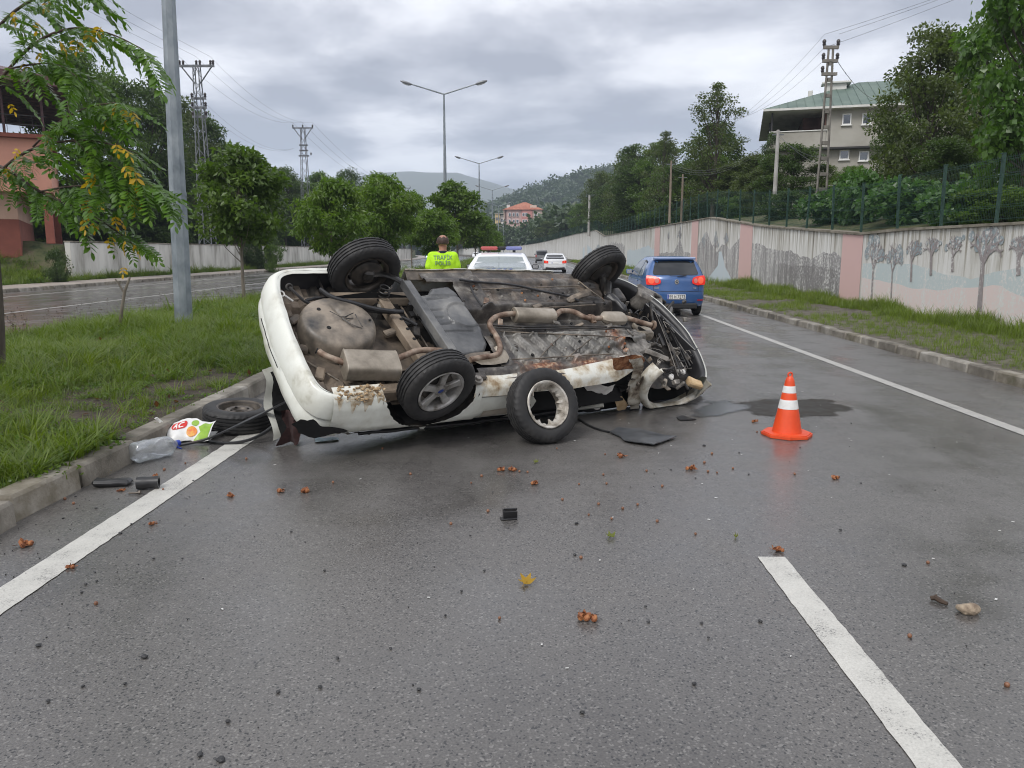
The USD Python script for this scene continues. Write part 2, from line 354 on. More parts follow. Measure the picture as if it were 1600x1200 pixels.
ys = np.concatenate([np.arange(-12, 60, 1.5), np.arange(60, 200, 4), np.arange(200, 420, 8), np.arange(420, 1500, 22), np.arange(1500, 3600, 60)])
xs0 = np.concatenate([-np.geomspace(36, 2600, 60)[::-1], np.arange(-35, -24.3, 0.7), [-24.22, -24.18, -23.6, -23.35, -23.28, -20, -12, -4, 4, 8.8, 9.14, 9.2, 9.5], np.arange(10, 36, 1.0), np.geomspace(36, 2600, 60)])
XX, YY = np.meshgrid(xs0, ys, indexing='xy'); XX = XX + bend(np.minimum(YY, 420)) * (np.abs(XX) < 60)
ZZ = terrain(XX, YY)
tag(obj('terrain', MB().add(*grid(np.stack([XX, YY, ZZ], -1)[:, ::-1])), MATS['verge'], smooth=True), kind='structure')

def strip(x0, x1, y0, y1, z, n=None, zf=None):
    Y = np.concatenate([np.arange(y0, min(y1, 110), 3.0), np.arange(110, y1, 6.0), [y1]]) if y1 > y0 + 3 else np.array([y0, y1])
    Y = np.unique(Y); P = np.stack([np.stack([x0 + bend(Y), Y, Y * 0 + z], -1), np.stack([x1 + bend(Y), Y, Y * 0 + z], -1)], 0)
    return MB().add(*grid(P))
def painted(x0, x1, y0, y1, z, seed):
    r_ = np.random.default_rng(seed); Y = np.unique(np.concatenate([np.arange(y0, min(y1, 14), .04), np.arange(14, max(y1, 14.1), 3.0), [y1]])); Y = Y[(Y >= y0) & (Y <= y1)]
    j = lambda: np.where(Y < 14, r_.normal(0, .0016, len(Y)) + .003 * (meshkit.fbm(np.stack([Y * 3, Y * 0, Y * 0 + r_.random() * 50], -1), 3) - .5), 0)
    return MB().add(*grid([np.stack([x0 + bend(Y) + j(), Y, Y * 0 + z], -1), np.stack([x1 + bend(Y) + j(), Y, Y * 0 + z], -1)]))
tag(obj('road', strip(-3.06, 5.87, -6, 430, 0.0), MATS['asphalt_wet'], smooth=False), kind='structure')
tag(obj('road', strip(-20.5, -8.95, -6, 430, 0.0), MATS['asphalt_left'], smooth=False), kind='structure')
lx = gnd(60, 900)[0]
tag(obj('edge_line', painted(lx - .095, lx + .095, 1.2, 400, 0.004, 1), MATS['road_paint'], smooth=False), kind='structure')
tag(obj('edge_line', painted(4.37, 4.51, 1.2, 400, 0.004, 2), MATS['road_paint_faded'], smooth=False), kind='structure')
da = gnd(1205, 871)
for k in range(12):
    y1 = da[1] + 9.0 * k; tag(obj('lane_dash', painted(da[0] - .072, da[0] + .072, y1 - 3.0 if k else 1.2, y1, 0.004, 10 + k), MATS['road_paint'], smooth=False), kind='structure')
tag(obj('edge_line', strip(-13.75, -13.6, 4, 400, 0.004), MATS['road_paint_faded'], smooth=False), kind='structure')
tag(obj('edge_line', strip(-18.6, -18.45, 4, 400, 0.004), MATS['road_paint_faded'], smooth=False), kind='structure')
# median soil, slightly domed
Y = np.concatenate([np.arange(-5, 40, .5), np.arange(40, 430, 6)]); tt = np.linspace(0, 1, 15)
def medz(x, y):
    t = np.clip((x - bend(y) + 8.72) / 5.46, 0, 1); return 0.125 + 0.10 * np.sin(np.pi * t) + 0.05 * (meshkit.fbm(np.stack([x * 1.1, y * 1.1, x * 0], -1), 3, 2) - .5)
PX = (-8.72 + tt * 5.46)[:, None] + bend(Y)[None, :]; PY = np.repeat(Y[None], 15, 0)
tag(obj('median_soil', MB().add(*grid(np.stack([PX, PY, medz(PX, PY)], -1))), MATS['soil'], smooth=True), kind='structure')
# right verge between kerb and wall
def verz(x, y): return 0.12 + 0.02 * (x - 6.02) + 0.05 * (meshkit.fbm(np.stack([x * 1.6, y * 1.6, x * 0], -1), 3, 4) - .5)
PX = np.linspace(6.02, 9.12, 13)[:, None] + bend(Y)[None, :]; PY = np.repeat(Y[None], 13, 0)
tag(obj('verge_soil', MB().add(*grid(np.stack([PX, PY, verz(PX - bend(PY), PY)], -1))), mat('verge_soil', (0.05, 0.042, 0.03), (0.12, 0.105, 0.08), 5.0, 0.85, bump=0.7, bscale=30, bdist=0.02), smooth=True), kind='structure')
# far pavement
tag(obj('pavement', strip(-23.35, -20.66, -6, 420, 0.13), MATS['pavement'], smooth=False), kind='structure')

# ---- kerbs: every stone its own piece
def kerb(x, w, h, y0, y1, L, far, m, seed, out):
    r = np.random.default_rng(seed); K = thing('kerb', kind='structure'); y = y0; ms = [MATS[m], MATS['kerb_concrete' if m != 'kerb_concrete' else 'kerb_concrete_mossy'], MATS['kerb_concrete_dark']]
    while y < y1:
        l = L * r.uniform(.92, 1.08); b = MB(); lean = r.normal(0, .8)
        v, f = bevel_box((w, l - .026, h + .25), .020); v = v.copy(); v[:, 0] -= out * np.where(v[:, 2] > h / 2, .018, 0)
        v += (meshkit.noise(v * 9 + seed + y, 3)[:, None] - .5) * .008
        b.add(v, f, tmat(x + bend(y) + r.normal(0, .012), y + l / 2, h / 2 - .125 + r.normal(0, .006)) @ rotm(r.normal(0, .6), lean, r.normal(0, 1.4)))
        obj('kerb_stone', b, ms[int(r.random() * 2.999) % len(ms)], K, smooth=40); y += l
    Yk = np.arange(y, far + 1, 6.0); P = []
    for xx, zz in ((x - w / 2, -.05), (x - w / 2, h), (x + w / 2, h), (x + w / 2, -.05)): P.append(np.stack([xx + bend(Yk), Yk, Yk * 0 + zz], -1))
    tag(obj('kerb_run', MB().add(*grid(P)), MATS[m], K, smooth=False), kind='stuff')
kerb(-3.12, .19, .16, .6, 48, .78, 400, 'kerb_concrete', 1, 1)
kerb(5.95, .17, .13, 5, 60, .70, 400, 'kerb_concrete_mossy', 2, -1)
kerb(-8.85, .2, .13, 6, 40, .8, 400, 'kerb_concrete', 3, -1)
kerb(-20.58, .2, .14, 20, 75, .8, 400, 'kerb_concrete', 4, 1)

# ---- mural wall on the right
N = {'g': ('geometry', {}), 'mp': ('mapping', {'scale': (1, 1.2, 0.22)}), 'mq': ('mapping', {'scale': (1, 3.2, 0.25)}), 'n1': ('noise_texture', {'scale': 1.0, 'detail': 5.0, 'roughness': 0.65}), 'n2': ('noise_texture', {'scale': 1.6, 'detail': 6.0, 'roughness': 0.7}), 'n3': ('noise_texture', {'scale': 9.0, 'detail': 5.0}),
     'r1': ('rgb_ramp', {'ramp': [(0.30, (0.38, 0.36, 0.31)), (0.42, (0.58, 0.57, 0.53)), (0.60, (0.68, 0.675, 0.645)), (0.8, (0.72, 0.72, 0.70))]}),
     'r2': ('rgb_ramp', {'ramp': [(0.30, (0.50, 0.46, 0.37)), (0.46, (1, 1, 1))]}), 'at': ('attribute', {'attribute': 'top'}), 'ta': ('map_range', {'from_min': .45, 'from_max': 1.05, 'to_min': 0.0, 'to_max': .17}), 'ms': ('mapping', {'scale': (1, 7.0, .10)}), 'n4': ('noise_texture', {'scale': 1.0, 'detail': 5.0, 'roughness': .65}), 'sb': ('math', {'math_type': 'subtract'}), 'r4': ('rgb_ramp', {'ramp': [(0.22, (0.20, 0.175, 0.135)), (0.31, (0.55, 0.52, 0.46)), (0.42, (1, 1, 1))]}), 'm4': ('mix', {'mix_type': 'multiply', 'fac': .9}), 'm': ('mix', {'mix_type': 'multiply', 'fac': 0.6}), 'b': ('bump', {'strength': 0.3, 'distance': 0.01}), 'p': ('principled_bsdf', {'roughness': 0.85})}
usdkit.material(stage, '/World/Looks/wall_limewash', N, [('g.position', 'mp.vector'), ('g.position', 'mq.vector'), ('mp.vector', 'n1.vector'), ('mq.vector', 'n2.vector'), ('g.position', 'n3.vector'), ('n1.fac', 'r1.fac'), ('n2.fac', 'r2.fac'), ('r1.color', 'm.color1'), ('r2.color', 'm.color2'), ('at.fac', 'ta.value'), ('g.position', 'ms.vector'), ('ms.vector', 'n4.vector'), ('n4.fac', 'sb.value1'), ('ta.result', 'sb.value2'), ('sb.value', 'r4.fac'), ('m.color', 'm4.color1'), ('r4.color', 'm4.color2'), ('m4.color', 'p.base_color'), ('n3.fac', 'b.height'), ('b.normal', 'p.normal')], surface='p.BSDF')
MATS['wall_limewash'] = UsdShade.Material.Get(stage, '/World/Looks/wall_limewash')
def mural(name, col, loss=0.5, under=(0.62, 0.61, 0.58), fine=14.0):
    """old wall paint, washed off in streaks and flakes"""
    N = {'g': ('geometry', {}), 'mp': ('mapping', {'scale': (1, 1.0, 0.14)}), 'n1': ('noise_texture', {'scale': 3.2, 'detail': 5.0, 'roughness': 0.7}), 'n2': ('noise_texture', {'scale': fine, 'detail': 4.0, 'roughness': 0.65}), 'mf': ('mix_float', {'fac': 0.55}),
         'r': ('rgb_ramp', {'ramp': [(loss - .08, col), (loss, tuple(.75 * a + .25 * b for a, b in zip(col, under))), (loss + .05, under), (loss + .2, tuple(1.08 * a for a in under))]}), 'p': ('principled_bsdf', {'roughness': 0.85})}
    MATS[name] = usdkit.material(stage, '/World/Looks/' + name, N, [('g.position', 'mp.vector'), ('mp.vector', 'n1.vector'), ('g.position', 'n2.vector'), ('n1.fac', 'mf.a'), ('n2.fac', 'mf.b'), ('mf.result', 'r.fac'), ('r.color', 'p.base_color')], surface='p.BSDF'); return MATS[name]
mural('mural_grey', (0.24, 0.23, 0.225), .515); mural('mural_dark', (0.19, 0.18, 0.175), .54); mural('mural_teal', (0.47, 0.535, 0.53), .54); mural('mural_rose', (0.66, 0.555, 0.52), .52); mural('mural_pale', (0.50, 0.57, 0.60), .58)
mural('mural_bark', (0.265, 0.235, 0.23), .565); mural('mural_leaf', (0.24, 0.285, 0.30), .53); mural('pilaster_pink', (0.60, 0.41, 0.38), .66, under=(0.6, 0.5, 0.47))
mat('coping_stone', (0.12, 0.105, 0.075), (0.26, 0.235, 0.19), 2.5, 0.9, bump=0.5, bscale=20)
W = thing('mural_wall', 'long whitewashed retaining wall with faded painted trees and hills', 'wall')
yw = np.unique(np.concatenate([np.arange(-8, 110, 2.0), WALLY, np.arange(110, 460, 8)])); zt = walltop(yw); bx = bend(yw)
P = [np.stack([9.0 + bx, yw, yw * 0 - .1], -1), np.stack([9.0 + bx, yw, zt], -1), np.stack([9.2 + bx, yw, zt], -1), np.stack([9.2 + bx, yw, yw * 0 - .1], -1)]
hs_ = [0, .35, .55, .7, .8, .9, 1.0]; P = [np.stack([9.0 + bx, yw, -.1 + (zt + .1) * h], -1) for h in hs_] + [np.stack([9.2 + bx, yw, zt], -1), np.stack([9.2 + bx, yw, yw * 0 - .1], -1)]
obj('wall_body', MB().add(*grid(P)), MATS['wall_limewash'], W, smooth=False, colors={'top': np.repeat(hs_ + [1, 0], len(yw))})
jag = 0.02 * (rng.random(len(yw)) - .5)
P = [np.stack([8.95 + bx, yw, zt + .003], -1), np.stack([8.95 + bx, yw, zt + .06 + jag], -1), np.stack([9.26 + bx, yw, zt + .07 + jag], -1), np.stack([9.26 + bx, yw, zt + .003], -1), np.stack([8.95 + bx, yw, zt + .003], -1)]
obj('coping', MB().add(*grid(P)), MATS['coping_stone'], W, smooth=False)
def wp(px, py):
    p = atx(px, py, 9.0); return p[1], p[2]
def wallpoly(pts, off, mt, name, step=0.5, fromz=None):
    """a painted shape on the wall's face, in (y, z)"""
    g = sg.Polygon(pts).buffer(0)
    P2, F = tri_poly(g, step); v = np.stack([9.0 - off + bend(P2[:, 0]), P2[:, 0], np.minimum(P2[:, 1], walltop(P2[:, 0]) - .01)], -1)
    return obj(name, MB().add(v, F), MATS[mt], W, smooth=False)
for a, b in ((1305, 1336), (1149, 1168), (1075, 1085), (1019, 1027), (880, 885)):
    y0, y1 = 9 * 1220 / (b - 825), 9 * 1220 / (a - 825)
    v = MB(); Yp = np.linspace(y0, y1, 4)
    v.add(*grid([np.stack([Yp * 0 + 8.988, Yp, Yp * 0], -1), np.stack([Yp * 0 + 8.988, Yp, walltop(Yp) - .012], -1)]))
    obj('pilaster', v, MATS['pilaster_pink'], W, smooth=False)
def ridge(y0, y1, pts, jit, seed):
    r = np.random.default_rng(seed); Yr = np.linspace(y0, y1, 60); z = np.interp(Yr, [p[0] for p in pts], [p[1] for p in pts]) + (meshkit.fbm(np.stack([Yr * 1.5, Yr * 0, Yr * 0 + seed], -1), 3) - .5) * jit
    return list(zip(Yr, z)) + [(y1, .1), (y0, .1)]
# nearest field: rose ground, teal hills and a row of bare trees
y13 = 9 * 1220 / (1338 - 825)
wallpoly(ridge(6, y13, [(6, 1.45), (10, 1.5), (13.2, 1.25), (14.6, 1.35), (16.2, 1.0), (17.6, 1.2), (19.5, 1.32), (y13, 1.25)], .15, 3), .004, 'mural_teal', 'painted_hill')
wallpoly(ridge(6, y13, [(6, .6), (11, .5), (12.9, .52), (14.5, .85), (15.2, .95), (17, .8), (18.6, .75), (20, .85), (y13, .9)], .12, 5), .008, 'mural_rose', 'painted_ground')
def painted_tree(px, base_y, fork_y, top_y, w, seed):
    r = np.random.default_rng(seed); Yb, zb = wp(px, base_y); _, zf = wp(px, fork_y); _, zt_ = wp(px, top_y); parts = []
    h = zt_ - zb; ww = w
    def seg(a, b, wa, wb): 
        a, b = np.array(a), np.array(b); d = (b - a) / (np.linalg.norm(b - a) + 1e-9); n = np.array([-d[1], d[0]])
        parts.append(sg.Polygon([a + n * wa, a - n * wa, b - n * wb, b + n * wb]).buffer(.004))
    seg((Yb, zb), (Yb + .05, zf), ww, ww * .7)
    def grow(p, ang, L, wd, dep):
        q = (p[0] + math.sin(ang) * L, p[1] + math.cos(ang) * L); seg(p, q, wd, wd * .7)
        if dep: 
            for s in (-1, 1): grow(q, ang + s * r.uniform(.3, .75), L * r.uniform(.6, .85), wd * .65, dep - 1)
    for s in (-.7, -.15, .5): grow((Yb + .05, zf), s + r.uniform(-.15, .15), h * .17, ww * .6, 3)
    g = unary_union(parts)
    P2, F = tri_poly(g, .4); v = np.stack([P2[:, 0] * 0 + 8.986, P2[:, 0], np.clip(P2[:, 1], .1, walltop(P2[:, 0]) - .02)], -1)
    obj('painted_tree', MB().add(v, F), MATS['mural_bark'], W, smooth=False)
    cl = unary_union([sg.Point(Yb + r.normal(0, h * .17), zf + h * .16 + abs(r.normal(0, h * .13))).buffer(h * r.uniform(.04, .1)) for _ in range(16)])
    P2, F = tri_poly(cl, .3); v = np.stack([P2[:, 0] * 0 + 8.989, P2[:, 0], np.clip(P2[:, 1], .1, walltop(P2[:, 0]) - .02)], -1)
    obj('painted_foliage', MB().add(v, F), MATS['mural_leaf'], W, smooth=False)
for i, a in enumerate([(1362, 476, 420, 372, .055), (1393, 466, 425, 372, .035), (1424, 440, 408, 366, .045), (1455, 430, 400, 362, .05), (1489, 424, 400, 358, .05), (1531, 487, 412, 358, .085), (1592, 430, 405, 352, .06)]): painted_tree(*a, seed=40 + i)
# second field: mountains and a stream; the further ones likewise
f2 = (9 * 1220 / (1305 - 825), 9 * 1220 / (1168 - 825))
wallpoly(ridge(f2[0], f2[1], [(f2[0], 1.45), (24.2, 1.62), (25.4, 1.35), (27.5, 1.6), (29.5, 1.75), (f2[1], 1.95)], .3, 8), .005, 'mural_grey', 'painted_hill')
wallpoly(ridge(f2[0], 28.6, [(f2[0], 1.0), (25, 1.25), (28.6, 1.1)], .25, 9), .009, 'mural_dark', 'painted_hill')
f3 = (9 * 1220 / (1149 - 825), 9 * 1220 / (1085 - 825))
wallpoly(ridge(f3[0], f3[1], [(f3[0], 2.15), (35.5, 1.75), (37, 1.9), (37.9, 1.55), (39.2, 2.0), (40.3, 2.65), (41, 2.4), (f3[1], 1.9)], .16, 10), .005, 'mural_grey', 'painted_hill')
wallpoly([(34.6, .1), (39.5, .1), (39.3, .35), (37.6, .95), (37.5, 1.6), (37.0, 1.6), (36.2, .9), (35.0, .4)], .006, 'mural_pale', 'painted_stream')
f4 = (9 * 1220 / (1075 - 825), 9 * 1220 / (1027 - 825))
wallpoly(ridge(f4[0], f4[1], [(f4[0], 1.5), (46, 1.6), (47.2, 2.3), (49, 1.55), (f4[1], 1.5)], .15, 12), .005, 'mural_grey', 'painted_hill')
wallpoly(ridge(55.5, 72, [(55.5, 2.2), (57, 1.7), (60, 2.05), (64, 1.8), (72, 1.7)], .3, 13), .005, 'mural_pale', 'painted_hill')
for i, a in enumerate([(1100, 405, 392, 352, .05), (1117, 405, 392, 352, .05), (1134, 400, 385, 352, .04), (1044, 385, 376, 358, .05), (1062, 390, 376, 352, .06)]): painted_tree(*a, seed=60 + i)
for y0, y1, mt, s in ((74, 92, 'mural_grey', 1), (98, 106, 'mural_leaf', 2), (112, 128, 'mural_pale', 3)):
    wallpoly(ridge(y0, y1, [(y0, 2.0), ((y0 + y1) / 2, 2.6), (y1, 2.0)], .8, 20 + s), .006, mt, 'painted_hill', 1.0)

# ---- green mesh fence on the wall
mat('fence_green', (0.010, 0.035, 0.026), (0.020, 0.06, 0.042), 6, 0.5)
Fn = thing('mesh_fence', 'dark green wire mesh fence on posts along the top of the mural wall', 'fence')
fy, k = [], 13.6
while k < 240: fy.append(k); k += 2.1 if k < 120 else 2.6
for i, y in enumerate(fy):
    x, z = 9.12 + bend(y), walltop(y) + .06; r = np.random.default_rng(i)
    b = MB(); v, f = bevel_box((.06, .06, 1.34), .008); b.add(v, f, tmat(x, y, z + .64) @ rotm(r.normal(0, .8), r.normal(0, 1.0)))
    b.box((.075, .075, .02), (x, y, z + 1.315)); obj('post', b, MATS['fence_green'], Fn)
    if i + 1 < len(fy):
        y2 = fy[i + 1]; x2, z2 = 9.12 + bend(y2), walltop(y2) + .06; b = MB()
        for h in (.08, .3, .34, .58, .62, .88, .92, 1.18, 1.22): b.tube([(x - .04, y, z + h), (x2 - .04, y2, z2 + h)], .0045 if i < 30 else .006, 3, False)
        nn = 36 if i < 14 else 14
        for t in np.linspace(.03, .97, nn): b.tube([(x + (x2 - x) * t - .046, y + (y2 - y) * t, z + (z2 - z) * t + .05), (x + (x2 - x) * t - .046, y + (y2 - y) * t, z + (z2 - z) * t + 1.26)], .0025 if i < 14 else .003, 3, False)
        obj('mesh_panel', b, MATS['fence_green'], Fn, smooth=False)

# ---- concrete walls across the left road
mat('old_concrete', (0.26, 0.25, 0.22), (0.44, 0.43, 0.395), 1.2, 0.85, bump=0.4, bscale=15, stretch=(.9, .9, .2), c3=(0.54, 0.53, 0.49))
for (y0, y1, lab) in ((41, 66, 'low pale concrete retaining wall beside the pink house drive'), (71, 165, 'longer grey concrete retaining wall under the dark trees, farther along')):
    L = thing('retaining_wall', lab, 'wall'); Yl = np.arange(y0, y1 + .1, 5.0)
    for a, b_ in zip(Yl[:-1], Yl[1:]):
        obj('wall_section', MB().box((.3, b_ - a - .015, 2.1), (-24.1, (a + b_) / 2, 1.03 + rng.normal(0, .012)), b=.015), MATS['old_concrete'], L)
    obj('coping', MB().box((.36, Yl[-1] - y0, .06), (-24.1, (y0 + Yl[-1]) / 2, 2.12)), MATS['coping_stone'], L)

# ---- pink house on the left
mat('stucco_pink', (0.50, 0.33, 0.25), (0.58, 0.40, 0.31), .8, .85, bump=.2, bscale=30); mat('stucco_orange', (0.46, 0.22, 0.16), (0.52, 0.26, 0.19), .8, .85, bump=.2, bscale=30); mat('stucco_red', (0.19, 0.06, 0.042), (0.25, 0.08, 0.055), .8, .85)
mat('roof_maroon', (0.055, 0.020, 0.022), (0.085, 0.032, 0.033), 1.0, .5); mat('frame_white', (0.70, 0.70, 0.68)); mat('curtain', (0.35, 0.37, 0.38), (0.6, 0.6, 0.58), 9, .8, stretch=(3, 3, .2)); mat('iron_dark', (0.03, 0.028, 0.027)); mat('timber_dark', (0.05, 0.028, 0.02), (0.09, 0.05, 0.036), 3, .7)
glassmat('pane_house', (0.5, .55, .57), .15)
H = thing('pink_house', 'pink and red two storey house with a maroon roof over its terrace', 'house', T=tmat(-24.6, 41, 0) @ rotm(0, 0, 29) @ tmat(24.6, -41, 0))
def walls(x0, x1, y0, y1, z0, z1): return MB().box((x1 - x0, y1 - y0, z1 - z0), ((x0 + x1) / 2, (y0 + y1) / 2, (z0 + z1) / 2), b=.02)
obj('ground_floor_wall', walls(-40, -26.3, 42, 53, 3.25, 4.6), MATS['stucco_pink'], H); obj('plinth', walls(-40.01, -26.28, 41.98, 53.02, 1.2, 3.25), MATS['stucco_red'], H)
obj('upper_floor_wall', walls(-40, -27.2, 41.0, 53, 4.6, 7.25), MATS['stucco_pink'], H); obj('upper_floor_wall', walls(-27.2, -24.6, 41.0, 53, 4.6, 7.25), MATS['stucco_orange'], H)
obj('wall_band', walls(-40, -28.0, 40.96, 41.0, 4.62, 5.6), MATS['stucco_orange'], H)
obj('column', walls(-25.1, -24.7, 41.1, 41.5, 2, 4.6), MATS['stucco_red'], H); obj('column', walls(-25.1, -24.7, 52, 52.4, 1.9, 4.6), MATS['stucco_red'], H)
def window(parent, x, y, z, w, h, wm='frame_white', face=-1, bars=False, curtain=True, depth=.08):
    fr = MB(); t = .07
    for dx in (-1, 1): fr.box((t, depth, h), (x + dx * (w / 2 - t / 2), y + face * .03, z))
    for dz in (-1, 1): fr.box((w - 2 * t, depth, t), (x, y + face * .03, z + dz * (h / 2 - t / 2)))
    if w > .9: fr.box((t * .8, depth * .8, h - 2 * t), (x, y + face * .03, z))
    f = obj('window', fr, MATS[wm], parent, smooth=False)
    if curtain: obj('curtain', MB().box((w - 2 * t, .01, h - 2 * t), (x, y + face * .008, z)), MATS['curtain'], f, smooth=False)
    else: obj('dark_room', MB().box((w - 2 * t, .01, h - 2 * t), (x, y + face * .008, z)), mat('room_dark', (0.03, 0.032, 0.036)), f, smooth=False)
    obj('pane', MB().box((w - 2 * t, .008, h - 2 * t), (x, y + face * .035, z)), MATS['pane_house'], f, smooth=False)
    obj('sill', MB().box((w + .12, .16, .05), (x, y + face * .06, z - h / 2 - .03)), MATS[wm], f, smooth=False)
    if bars:
        b = MB()
        for i in range(6): b.box((.02, .02, h), (x - w / 2 + w * (i + .5) / 6, y + face * .14, z))
        for dz in (-.3, 0, .3): b.box((w, .02, .02), (x, y + face * .16, z + dz * h))
        obj('window_bars', b, MATS['iron_dark'], f, smooth=False)
window(H, -28.3, 42, 3.65, 1.1, 1.35, bars=True); window(H, -28.9, 41.0, 6.15, 1.6, 1.5); window(H, -33, 41.0, 6.15, 1.4, 1.4)
obj('terrace_slab', walls(-40, -24.4, 40.7, 53, 7.25, 7.45), MATS['stucco_red'], H)
for x in (-36, -30.3, -28.0, -26.5, -24.8): obj('terrace_post', walls(x, x + .12, 40.9, 41.02, 7.45, 9.9), MATS['roof_maroon'], H)
b = MB()
for z in (7.9, 8.35): b.box((15.4, .04, .04), (-32.3, 40.9, z))
for x in np.arange(-39.5, -24.7, .55): b.box((.02, .02, .9), (x, 40.9, 7.9))
b.tube([(-27.6, 40.92, 7.5), (-26.2, 40.92, 9.7)], .02, 5)
obj('railing', b, MATS['iron_dark'], H, smooth=False)
eave = MB(); e = [(-42, 39.2, 10.9), (-23.6, 39.2, 9.55), (-23.6, 55, 9.55), (-42, 55, 10.9)]; top = [(-34, 44, 13.2), (-31, 47, 13.2)]
vv = np.array([*e, *[(a, b_, c + .45) for a, b_, c in e], (-36, 47, 12.6), (-30, 47, 12.2)])
eave.add(vv, np.array([(0, 1, 2), (0, 2, 3), (0, 1, 5), (0, 5, 4), (1, 2, 6), (1, 6, 5), (2, 3, 7), (2, 7, 6), (3, 0, 4), (3, 4, 7), (4, 5, 9), (4, 9, 8), (5, 6, 9), (6, 7, 8), (6, 8, 9), (7, 4, 8)]))
rf = obj('roof', eave, MATS['roof_maroon'], H, smooth=False)
b = MB()
for y in np.arange(40, 55, 1.3): b.add(*bevel_box((18, .1, .16), .01), T=frame((-32.8, y, 10.12), (18.4, 0, -1.35)))
obj('rafter', b, MATS['timber_dark'], H, smooth=False, kind='stuff')

# ---- grey building with green roof on the right
mat('render_grey', (0.27, 0.255, 0.22), (0.37, 0.355, 0.315), .5, .9, bump=.2, bscale=20); mat('roof_green', (0.075, 0.115, 0.095), (0.115, 0.16, 0.13), .9, .6); mat('soffit_brown', (0.085, 0.042, 0.03), (0.13, 0.065, 0.05), 1.5, .7); mat('trim_white', (0.5, 0.5, 0.47), (0.62, 0.61, 0.58), 2, .7)
G = thing('grey_building', 'three storey grey rendered building with a green hipped roof and corner balcony', 'building', T=tmat(16.25, 55, -.45) @ rotm(0, 0, -15) @ tmat(-16.9, -55, 0))
gx0, gx1, gy0, gy1 = 16.9, 30.5, 55, 68
obj('lower_wall', walls(gx0 + .6, gx1, gy0, gy1, 2.5, 8.8), MATS['render_grey'], G)
obj('top_floor_wall', walls(20.4, gx1, gy0 - .45, gy1, 8.8, 11.25), MATS['render_grey'], G)
obj('floor_band', walls(gx0, gx1 + .02, gy0 - .55, gy1, 8.68, 8.8), MATS['iron_dark'], G)
obj('balcony_parapet', walls(gx0, 20.4, gy0 - .5, gy0 - .3, 8.8, 9.85), MATS['render_grey'], G); obj('balcony_parapet', walls(gx0, gx0 + .2, gy0 - .3, gy1, 8.8, 9.85), MATS['render_grey'], G)
obj('balcony_wall', walls(gx0 + 2.2, 20.4, gy0 + 2.4, gy1, 8.8, 11.2), MATS['soffit_brown'], G); obj('balcony_wall', walls(20.30, 20.398, gy0 - .4, gy0 + 2.4, 8.85, 11.2), MATS['soffit_brown'], G)
obj('parapet_cap', walls(gx0 - .05, 20.45, gy0 - .56, gy0 - .25, 9.85, 9.93), MATS['trim_white'], G)
for y in (gy0 - .35, gy0 + 4, gy0 + 8): obj('balcony_post', walls(gx0 + .04, gx0 + .16, y, y + .12, 9.93, 11.3), MATS['iron_dark'], G)
GI = np.linalg.inv(tmat(16.25, 55, -.45) @ rotm(0, 0, -15) @ tmat(-16.9, -55, 0))
def facade_at(px, py, y):
    o, d = GI[:3, :3] @ CAMC + GI[:3, 3], GI[:3, :3] @ ray(px, py); return o + d * (y - o[1]) / d[1]
for (px, py, w, h) in ((1323, 186.5, .55, .7), (1354, 186, .55, .7), (1349.5, 244, .6, .62), (1319, 242, .6, .62), (1400, 186, .55, .7)):
    top_ = py < 200; p = facade_at(px, py, gy0 - (.45 if top_ else 0)); window(G, p[0], p[1], p[2], w, h, curtain=False)
v = np.array([(gx0 - .5, gy0 - 1.1, 11.3), (gx1 + .6, gy0 - 1.1, 11.3), (gx1 + .6, gy1 + .6, 11.3), (gx0 - .5, gy1 + .6, 11.3), (22.9, 60.5, 13.9), (26, 60.5, 13.9)])
v2 = v[:4] - [0, 0, .14]
obj('roof', MB().add(v, np.array([(0, 1, 5), (0, 5, 4), (1, 2, 5), (2, 3, 4), (2, 4, 5), (3, 0, 4)])), MATS['roof_green'], G, smooth=False)
obj('fascia', MB().add(*grid([np.vstack([v[:4], v[:1]]) - [0, 0, .002], np.vstack([v2, v2[:1]])])).add(v2, np.array([(0, 1, 2), (0, 2, 3)])), MATS['trim_white'], G, smooth=False)
b = MB()
for t in np.linspace(.03, .97, 26):
    p0 = v[0] * (1 - t) + v[1] * t; p1 = np.array([np.clip(p0[0], 22.9, 26), 60.5, 13.9]); k = min((p0[0] - v[0][0]) / (22.9 - v[0][0]), 1, (v[1][0] - p0[0]) / (v[1][0] - 26)); q = np.array([p0[0], p0[1] + (60.5 - p0[1]) * k, p0[2] + 2.6 * k]); b.tube([p0 + [0, 0, .02], q + [0, 0, .02]], .02, 3, False)
obj('roof_seam', b, MATS['roof_green'], G, smooth=False, kind='stuff')
ch = obj('chimney', walls(20.6, 21.9, 58.6, 59.4, 12.4, 13.55), MATS['trim_white'], G); obj('chimney_cap', walls(20.3, 22.2, 58.4, 59.6, 13.55, 13.68), MATS['trim_white'], ch)
obj('vent', walls(19.4, 19.7, 58.2, 58.5, 12.4, 13.1), MATS['trim_white'], G)

